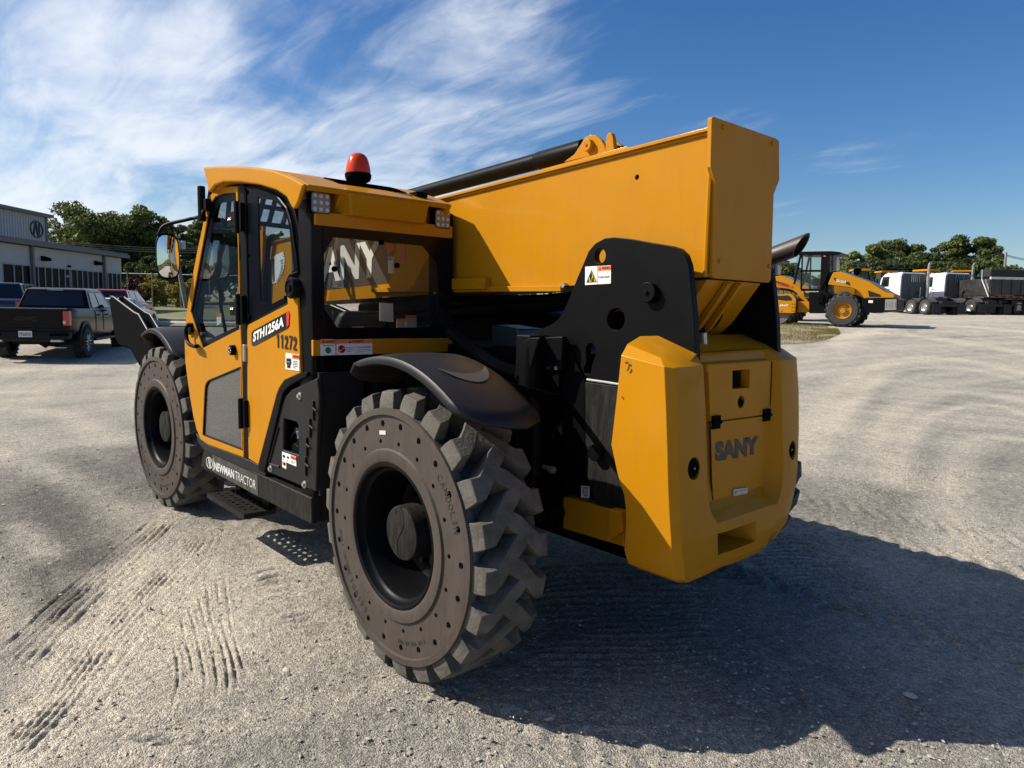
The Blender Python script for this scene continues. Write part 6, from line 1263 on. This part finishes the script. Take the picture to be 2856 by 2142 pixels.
mx_ = [BV(Z4(a, 1000))[0] for a in (35, 190, 305, 415, 455, 517, 612, 702, 796, 882, 945, 966, 1045, 1118, 1190, 1260, 1330, 1392, 1420, 1462, 1522, 1584, 1642)]
ex = [mx_[0]-1.1*k for k in range(12, 0, -1)]
ms = ex+mx_
for i, (a, b) in enumerate(zip(ms[:-1], ms[1:])):
    f = ob('window', box((a-.035, -.03, zWb-.02), (a+.035, .04, zWt)), MUL, bld)
    ob('pane', box((a+.035, .005, zWb), (b-.035, .03, zWt-.01)), WGL, f)
ob('window_head', box((SL, -.035, zWt-.03), (s_end+.01, .045, zWt+.05)), MUL, bld); ob('window_sill', box((SL, -.05, zWb-.08), (s_end+.01, .045, zWb+.0)), MUL, bld)
ob('door_rail', box((mx_[9], -.04, BV(Z4(915, 1030))[1]-.04), (mx_[10], .04, BV(Z4(915, 1030))[1]+.06)), MUL, bld)
for a in (425, 1405):
    s_ = BV(Z4(a, 900))[0]; ob('downpipe', box((s_-.09, -.16, -1.2), (s_+.09, -.02, zE)), FASC, bld)
for a, b in ((585, 790), (1305, 850)):
    s_, z_ = BV(Z4(a, b)); ob('wall_lamp', prism([(-.35, z_-.1), (-.35, z_+.05), (-.0, z_+.16), (-.0, z_-.12)], 0, s_-.22, s_+.22), BLKM, bld, bevel=.02)
s_, z_ = BV(Z4(930, 892)); ob('camera_dome', box((s_-.1, -.12, z_-.06), (s_+.1, 0, z_+.06)), BLKM, bld)
ob('corner_panel', box((mx_[0]-.95, -.06, -1.2), (mx_[0]-.1, -.04, zWt)), WALL, bld)
# tall hall behind it
off = 9.; tb = thing('warehouse', 'tall ribbed metal hall with a round N emblem behind the office', 'building', bL-BV.n*off*1.0 if (bL-BV.n*off-CP).length > (bL-CP).length else bL+BV.n*off, BV.rz)
TV = VP(tb.location, BV.a); tz = TV(Z4(655, 215)); s1 = TV(Z4(628, 400))[0]; zt1 = TV(Z4(620, 225))[1]; zt0 = TV(Z4(0, 100))[1]
slope = 0.
ob('wall', box((-30, 0, -1.5), (s1, 12, (zt0+zt1)/2)), WALL2, tb)
nr = 64; ribs = []
for i in range(300):
    x = s1-.25-i*.30
    if x < -18: break
    ob('rib', box((x-.05, -.035, zE), (x+.05, .0, (zt0+zt1)/2-.05)), WALL2, tb)
ob('corner_trim', box((s1-.14, -.06, -1.5), (s1+.12, .2, (zt0+zt1)/2)), FASC, tb)
ob('roof', prism([(-.4, (zt0+zt1)/2-.02), (-.4, (zt0+zt1)/2+.22), (6, (zt0+zt1)/2+.9), (12.4, (zt0+zt1)/2+.2), (12.4, (zt0+zt1)/2)], 0, -30, s1+.4), FASC, tb)
cE = TV(Z4(488, 388)); w_ = (TV(Z4(576, 400))[0]-TV(Z4(400, 385))[0])/2; h_ = abs(TV(Z4(488, 272))[1]-TV(Z4(488, 504))[1])/2
em = badge((cE[0], -.05, cE[1]), (w_, 0, 0), (0, 0, h_), (0, -1, 0), mat('emblem_charcoal', (.02, .022, .025), .5), tb, off=.04)
em.modifiers.new('s', 'SOLIDIFY').thickness = .05
# ---------------------------------------------------------------- cars
CARB = mat('car_black', (.002, .0022, .0035), .25, coat=.08, spec=.15); TAIL = mat('tail_red', (.42, .01, .008), .15, coat=1); TRIMB = mat('car_trim', (.007, .007, .0075), .5, spec=.2)
def pickup(P, rz, label):
    """local +x forwards, origin on the ground under the rear axle centre"""
    t = thing('pickup_truck', label, 'pickup truck', P, rz)
    HWd = 1.01
    def sec(x, pts): return [(x, y, z) for y, z in pts]
    def bs(hw_, zb_, zt_): return [(-hw_*.93, zb_), (-hw_, zb_+.16), (-hw_*1.0, zb_+.45), (-hw_*.985, zt_-.08), (-hw_*.94, zt_), (hw_*.94, zt_), (hw_*.985, zt_-.08), (hw_, zb_+.45), (hw_, zb_+.16), (hw_*.93, zb_)]
    body = ob('body', loft([sec(-1.22, bs(.97, .72, 1.36)), sec(-1.15, bs(1.0, .68, 1.39)), sec(-.5, bs(HWd, .62, 1.38)), sec(.9, bs(HWd, .58, 1.37)), sec(2.6, bs(HWd, .58, 1.35)), sec(3.4, bs(HWd, .58, 1.30)), sec(4.6, bs(.99, .6, 1.24)), sec(4.78, bs(.9, .7, 1.15))]), CARB, t, bevel=.03, seg=3)
    gh = ob('cab', loft([[(.72, -.93, 1.34), (.72, .93, 1.34), (3.35, .93, 1.30), (3.35, -.93, 1.30)], [(.98, -.76, 1.90), (.98, .76, 1.90), (2.5, .76, 1.90), (2.5, -.76, 1.90)], [(1.2, -.66, 1.955), (1.2, .66, 1.955), (2.3, .66, 1.955), (2.3, -.66, 1.955)]]), CARB, t, bevel=.04, seg=3)
    n_ = Vector((-.56, 0, .26)).normalized()
    ob('rear_window', quad3((.755, -.80, 1.42), (.755, .80, 1.42), (.955, .685, 1.84), (.955, -.685, 1.84), (-.9, 0, .4), .02), pane_car_glass(), gh)
    ob('brake_light', box((.965, -.2, 1.875), (.985, .2, 1.90)), SILV, gh)
    for s in (-1, 1):
        k = lambda x, z: (x, s*(.93-(z-1.34)/.56*.17+.006), z)
        for pts in (((1.0, 1.40), (1.68, 1.40), (1.66, 1.82), (1.16, 1.82)), ((1.78, 1.40), (2.75, 1.40), (2.32, 1.82), (1.76, 1.82))):
            ob('side_window', quad3(*[k(*q) for q in pts], (0, s, .3), .008), pane_car_glass(), gh)
        for x in (.98, 1.74, 2.85): ob('door_seam', tube([(x, s*1.014, .72), (x+.02, s*1.016, 1.05), (x, s*1.0, 1.34)], .008, 5), INK, body)
        for x in (1.2, 2.0): ob('door_handle', box((x, s*1.02-.02, 1.17), (x+.22, s*1.02+.015, 1.21)), TRIMB, body, bevel=.01)
        for wx in (0, 3.68):
            ob('wheel_arch', loft([[(wx+r_*math.cos(a), s*yy, .44+r_*math.sin(a)) for a in [math.pi*(i-1)/12 for i in range(15)]] for r_, yy in ((.60, .96), (.585, 1.045), (.50, 1.04), (.49, .80))], cap=False, closed=False), TRIMB, body, smooth=50)
            ob('wheel_well', prism([(wx+.50*math.cos(a), .44+.50*math.sin(a)) for a in [math.pi*(i-1)/12 for i in range(15)]], 1, s*.985, s*1.012), HOLE, body)
        ob('running_board', box((.75, min(s*.8, s*1.06), .44), (2.95, max(s*.8, s*1.06), .52)), TRIMB, t, bevel=.02)
        ob('tail_light', [prism([(-1.232, 1.33), (-1.16, 1.33), (-1.10, 1.2), (-1.12, .98), (-1.24, .94)], 1, s*.985-.03*s, s*1.008) if False else loft([[(-1.235, s*.83, z), (-1.235, s*.985, z), (-1.12, s*1.012, z), (-1.10, s*.96, z)] for z in (.93, 1.32)])], TAIL, body, bevel=.015)
        ob('reverse_light', box((-1.245, min(s*.84, s*.90), .98), (-1.236, max(s*.84, s*.90), 1.06)), SILV, body)
        ob('exhaust_tip', prism([(-.14+s*.68, .50), (.14+s*.68, .50), (.12+s*.68, .57), (-.12+s*.68, .57)], 0, -1.32, -1.15), CHR, t, bevel=.01)
        ob('side_mirror', box((2.55, min(s*1.02, s*1.26), 1.35), (2.68, max(s*1.02, s*1.26), 1.58)), TRIMB, t, bevel=.04)
    ob('bumper', loft([[(-1.36, -.92, z), (-1.36, .92, z), (-1.2, 1.0, z), (-1.1, 1.0, z), (-1.1, -1.0, z), (-1.2, -1.0, z)] for z in (.56, .78)]), TRIMB, t, bevel=.04, seg=3)
    ob('bumper_step', [box((-1.37, min(s*.55, s*.98), .66), (-1.2, max(s*.55, s*.98), .74)) for s in (-1, 1)], BLKM, t, bevel=.02)
    tg = ob('tailgate', prism([(-.80, .86), (.80, .86), (.82, 1.37), (-.82, 1.37)], 0, -1.255, -1.2), CARB, body, bevel=.02, seg=3)
    ob('tailgate_panel', prism([(-.72, .98), (.72, .98), (.74, 1.20), (-.74, 1.20)], 0, -1.262, -1.25), CARB, tg, bevel=.008)
    text('emblem_letters', 'GMC', (-1.264, .26, 1.05), (-1.264, -.26, 1.05), (-1.264, .26, 1.16), (-1, 0, 0), mat('black_chrome', (.02, .02, .022), .2, metal=.6), tg, bold=.04)
    pl = ob('licence_plate', box((-1.372, -.155, .63), (-1.362, .155, .79)), mat('plate_white', (.6, .62, .64), .5), t)
    text('plate_number', 'TK562DOE', (-1.373, .13, .665), (-1.373, -.13, .665), (-1.373, .13, .745), (-1, 0, 0), INK, pl, bold=.01)
    def spokes(wh, x, y, z, r, o_, rimr):
        gs = []
        for i in range(6):
            a = i*math.pi/3
            for da in (-.2, .2):
                p0 = (x+.07*math.cos(a+da*2), y+o_*.98, z+.07*math.sin(a+da*2)); p1 = (x+r*rimr*.95*math.cos(a+da), y+o_*.98, z+r*rimr*.95*math.sin(a+da)); gs.append(tube([p0, p1], .013, 5))
        ob('spokes', gs, ALU, wh)
    for wx in (0, 3.68):
        for s in (-1, 1): road_wheel(t, (wx, s*.93, .43), .43, .30, s, .60, mat('rim_black', (.012, .012, .012), .35), .25, lugs=22, face=spokes)
    ob('underbody', [box((-1.1, -.7, .5), (4.5, .7, .72)), tube([(0, -.8, .43), (0, -.15, .43), (0, 0, .43), (0, .15, .43), (0, .8, .43)], [.07, .07, .17, .07, .07], 10), cyl((-.75, 0, .55), .3, .16, 2, 20)], DKR, t)
    return t
pr, plft = pT(230, 997), pT(23, 1000)
hpu = math.radians(153); fdir = Vector((math.cos(hpu), math.sin(hpu), 0)); ldir = Vector((-fdir.y, fdir.x, 0))
pc_ = pr+ldir*.90+fdir*.0; print('pickup', pr, (pr-CP).length)
pickup((pc_.x, pc_.y, float(terrain(pc_.x, pc_.y))-.01), hpu, 'black crew cab pickup truck parked with its tailgate towards the telehandler')
def car(P, rz, label, paint, kind='suv', name='parked_car', sc=1.):
    t = thing(name, label, 'car', P, rz, 'cars parked by the office'); t.scale = (sc,)*3; hw_ = .92
    prof = {'suv': [(-1.0, .45), (-1.08, .75), (-1.02, 1.0), (-.9, 1.08), (2.2, 1.02), (3.1, .95), (3.55, .75), (3.6, .4)], 'sedan': [(-1.15, .42), (-1.22, .7), (-1.12, .98), (-.6, 1.02), (2.0, .95), (3.0, .88), (3.35, .68), (3.4, .38)]}[kind]
    body = ob('body', prism(prof, 1, -hw_, hw_), paint, t, bevel=.09, seg=4)
    r0, r1 = ([(-.85, 1.04), (2.3, 1.0)], [(-.55, 1.62), (1.35, 1.62)]) if kind == 'suv' else ([(-.55, 1.0), (2.1, .94)], [(.15, 1.40), (1.2, 1.40)])
    gh = ob('greenhouse', loft([[(r0[0][0], -.85, r0[0][1]), (r0[0][0], .85, r0[0][1]), (r0[1][0], .85, r0[1][1]), (r0[1][0], -.85, r0[1][1])], [(r1[0][0], -.64, r1[0][1]), (r1[0][0], .64, r1[0][1]), (r1[1][0], .64, r1[1][1]), (r1[1][0], -.64, r1[1][1])]]), paint, t, bevel=.06, seg=3)
    lp_ = lambda a, b, t_: a+(b-a)*t_
    xa, xb, za, zb2 = r0[0][0], r1[0][0], r0[0][1], r1[0][1]
    ob('rear_window', quad3((lp_(xa, xb, .18)-.012, -.74, lp_(za, zb2, .18)), (lp_(xa, xb, .18)-.012, .74, lp_(za, zb2, .18)), (lp_(xa, xb, .86)-.012, .60, lp_(za, zb2, .86)), (lp_(xa, xb, .86)-.012, -.60, lp_(za, zb2, .86)), (-1, 0, .3), .01), pane_car_glass(), gh)
    for s in (-1, 1):
        k = lambda x, f: (x, s*(.85-.21*f+.008), lp_(1.0, zb2, f))
        for x0, x1, x2, x3 in ((lp_(xa, xb, .15)+.35, .55, .55, lp_(xa, xb, .9)+.3), (.65, 1.75 if kind == 'suv' else 1.6, 1.2, .65)): ob('side_window', quad3(k(x0, .12), k(x1, .12), k(x2, .88), k(x3, .88), (0, s, .2), .008), pane_car_glass(), gh)
        ob('tail_light', box((-1.12 if kind == 'suv' else -1.25, min(s*.62, s*.93), .78), (-.86, max(s*.62, s*.93), .98)), TAIL, body, bevel=.03)
        for wx in (0, 2.65): road_wheel(t, (wx, s*.83, .34), .34, .24, s, .64, ALU, .2, seg=22)
        for wx in (0, 2.65): ob('wheel_well', prism([(wx+.40*math.cos(a), .36+.40*math.sin(a)) for a in [math.pi*(i-1)/12 for i in range(15)]], 1, s*.90, s*.928), HOLE, body)
    ob('bumper', box((-1.16 if kind == 'suv' else -1.29, -.85, .38), (-.95, .85, .62)), TRIMB if kind == 'suv' else paint, t, bevel=.06)
    ob('licence_plate', box((-1.18 if kind == 'suv' else -1.30, -.22, .68 if kind == 'sedan' else .66), (-1.1, .22, .80)), SILV, body)
    return t
cr1 = col_at(Lx(985), 33); car(cr1, math.radians(152), 'red hatchback parked beyond the black bucket', mat('car_red', (.30, .008, .012), .25, coat=1), 'suv')
cr2 = col_at(Lx(945), 28.5); car(cr2, math.radians(150), 'silver white saloon parked beside the red hatchback', mat('car_silver', (.55, .57, .60), .25, coat=1, metal=.2), 'sedan')
cr3 = col_at(Lx(30), 28); car(cr3, math.radians(160), 'dark blue car behind the black pickup truck', mat('car_navy', (.008, .010, .022), .22, coat=1), 'suv', sc=1.14)
# ---------------------------------------------------------------- lawn, kerb, path, fence
def sheet(name, px, m, lift, label, nsub=12):
    P = [pT(*q) for q in px]; V = []; F = []
    n = len(P)//2; lo, hi = P[:n], list(reversed(P[n:]))
    for i in range(n):
        for j in range(nsub+1):
            p = lerp(lo[i], hi[i], j/nsub); V.append((p.x, p.y, float(terrain(p.x, p.y))+lift))
    for i in range(n-1):
        for j in range(nsub): a = i*(nsub+1)+j; F.append((a, a+nsub+1, a+nsub+2, a+1))
    o = ob(name, (V, F), m, smooth=60); o['kind'] = 'structure'; o['label'] = label; return o
GRASS = mat('lawn_grass', (.13, .135, .045), .9, var=.3, vscale=.7, bump=.6, bscale=9, dust=.5, dscale=.5, dustcol=(.20, .17, .08))
sheet('lawn', [(Lx(1010), Ly(1150)), (Lx(1280), Ly(1142)), (Lx(1600), Ly(1148)), (Lx(2100), Ly(1150)), (Lx(2700), Ly(1150)), (Lx(2700), Ly(1000)), (Lx(2100), Ly(990)), (Lx(1600), Ly(985)), (Lx(1280), Ly(975)), (Lx(1010), Ly(970))], GRASS, .05, 'sunlit mown lawn behind the cars')
CONC = mat('concrete', (.42, .40, .36), .85, var=.12)
def kerb():
    P = [pT(Lx(a), Ly(b)) for a, b in ((1010, 1160), (1280, 1150), (1600, 1158), (2100, 1160), (2700, 1160))]; rings = []
    for p in smooth_path(P, 5):
        z = float(terrain(p.x, p.y)); f = FH.to_3d(); rings.append([(p.x-f.x*.0, p.y-f.y*.0, z-.05), (p.x+f.x*.3, p.y+f.y*.3, z-.05), (p.x+f.x*.3, p.y+f.y*.3, z+.13), (p.x, p.y, z+.13)])
    o = ob('kerb', loft(rings), CONC); o['kind'] = 'structure'
kerb()
sheet('path', [(Lx(1010), Ly(1180)), (Lx(1280), Ly(1168)), (Lx(1600), Ly(1176)), (Lx(2100), Ly(1178)), (Lx(2700), Ly(1178)), (Lx(2700), Ly(1162)), (Lx(2100), Ly(1162)), (Lx(1600), Ly(1160)), (Lx(1280), Ly(1152)), (Lx(1010), Ly(1162))], CONC, .02, 'pale concrete path along the lawn')
sheet('lawn', [(Lx(1240), Ly(1205)), (Lx(1400), Ly(1200)), (Lx(1650), Ly(1205)), (Lx(2100), Ly(1200)), (Lx(2100), Ly(1180)), (Lx(1650), Ly(1178)), (Lx(1400), Ly(1174)), (Lx(1240), Ly(1172))], GRASS, .05, 'thin grass verge on the yard side of the path')
fn = thing('chain_link_fence', 'chain link fence with thin metal posts in front of the shrubs', 'fence', (0, 0, 0))
fp = [col_at(Lx(a), 53.) for a in (1040, 1100, 1310, 1550, 1800, 2050, 2300)]
for p in fp: ob('post', tube([(p.x, p.y, p.z-.2), (p.x, p.y, p.z+2.6)], .045, 8), GALV, fn)
ob('top_rail', tube([(p.x, p.y, p.z+2.5) for p in fp], .03, 6), GALV, fn)
ws = []
for a, b in zip(fp[:-1], fp[1:]):
    L_ = (b-a).length; n = int(L_/.16)
    for i in range(n):
        for s in (1, -1):
            x0 = i/n; x1 = x0+s*.8/L_
            if 0 <= x1 <= 1: p, q = lerp(a, b, x0), lerp(a, b, x1); ws.append(tube([(p.x, p.y, p.z+.05), (lerp(p, q, 1).x, lerp(p, q, 1).y, q.z+2.45)], .004, 3, False))
o = ob('wire_mesh', ws, WIRE, fn); o['kind'] = 'stuff'
# grass patch on the right
gpx = [(Hx(150), Hy(960)), (Hx(330), Hy(945)), (Hx(560), Hy(935)), (Hx(700), Hy(905)), (Hx(785), Hy(868)), (Hx(770), Hy(840)), (Hx(690), Hy(815)), (Hx(560), Hy(790)), (Hx(330), Hy(772)), (Hx(150), Hy(768))]
gp = sheet('grass_patch', gpx, mat('dry_grass_soil', (.21, .175, .10), .95, var=.3, vscale=1.2, bump=.8, bscale=14, dust=.5, dscale=.8, dustcol=(.33, .29, .22)), .012, 'dry patch of grass beside the counterweight')
def grass_blades():
    P = [pT(*q) for q in gpx]; lo, hi = P[:5], list(reversed(P[5:])); V = []; F = []; at_ = []
    for k in range(15000):
        i = random.random()*3.999; a = int(i); f = i-a; p = lerp(lerp(lo[a], lo[a+1], f), lerp(hi[a], hi[a+1], f), random.random()**.9)
        d = vnoise(np.array([p.x*1.1]), np.array([p.y*1.1]), 8)[0]
        if d < .32+.25*random.random(): continue
        z = float(terrain(p.x, p.y)); h = .05+.10*random.random()*d; an = random.random()*6.28; w_ = .007; dx, dy = math.cos(an), math.sin(an); lx, ly = random.uniform(-.05, .05), random.uniform(-.05, .05); o = len(V)
        V += [(p.x-dx*w_, p.y-dy*w_, z), (p.x+dx*w_, p.y+dy*w_, z), (p.x+lx, p.y+ly, z+h)]; F.append((o, o+1, o+2)); at_ += [min(1, max(0, d*1.2-.2+random.uniform(-.2, .2)))]*3
    o = ob('dry_grass', (V, F), None); me = o.data; a_ = me.attributes.new('leaf', 'FLOAT', 'POINT'); a_.data.foreach_set('value', at_); me.materials.append(leafmat('blades', (.17, .15, .05), .35)); tag(o, 'dry grass blades growing on the bare patch', 'grass', kind='stuff')
grass_blades()

# far-off wood that closes the horizon all round
def far_wood():
    g = np.random.default_rng(11); n = 26000; a = g.random(n)*2*math.pi; r = 165+25*g.random(n); h = 4+4.5*fbm(a*14, a*0, 12, 4); x = CP.x+r*np.cos(a); y = CP.y+r*np.sin(a); z = terrain(x, y)+h*g.random(n)**.7*1.25
    P = np.stack([x, y, z], 1); d = g.normal(size=(n, 3)); d /= np.linalg.norm(d, axis=1)[:, None]; t1 = np.cross(d, g.normal(size=(n, 3))); t1 /= np.linalg.norm(t1, axis=1)[:, None]; t2 = np.cross(d, t1); s_ = (.45+.7*g.random(n))[:, None]
    V = np.stack([P-t1*s_, P-t2*s_*.7, P+t1*s_, P+t2*s_*.7], 1).reshape(-1, 3); me = bpy.data.meshes.new('distant_wood'); me.vertices.add(4*n); me.vertices.foreach_set('co', V.ravel()); me.loops.add(4*n); me.loops.foreach_set('vertex_index', np.arange(4*n)); me.polygons.add(n); me.polygons.foreach_set('loop_start', np.arange(n)*4); me.update(calc_edges=True)
    at = me.attributes.new('leaf', 'FLOAT', 'POINT'); at.data.foreach_set('value', np.repeat(np.clip(.5+.25*g.normal(size=n), 0, 1), 4).astype(np.float32)); me.materials.append(LF[0]); o = bpy.data.objects.new('distant_wood', me); COL.objects.link(o); tag(o, 'far-off low wood along the horizon', 'wood', kind='stuff')
far_wood()
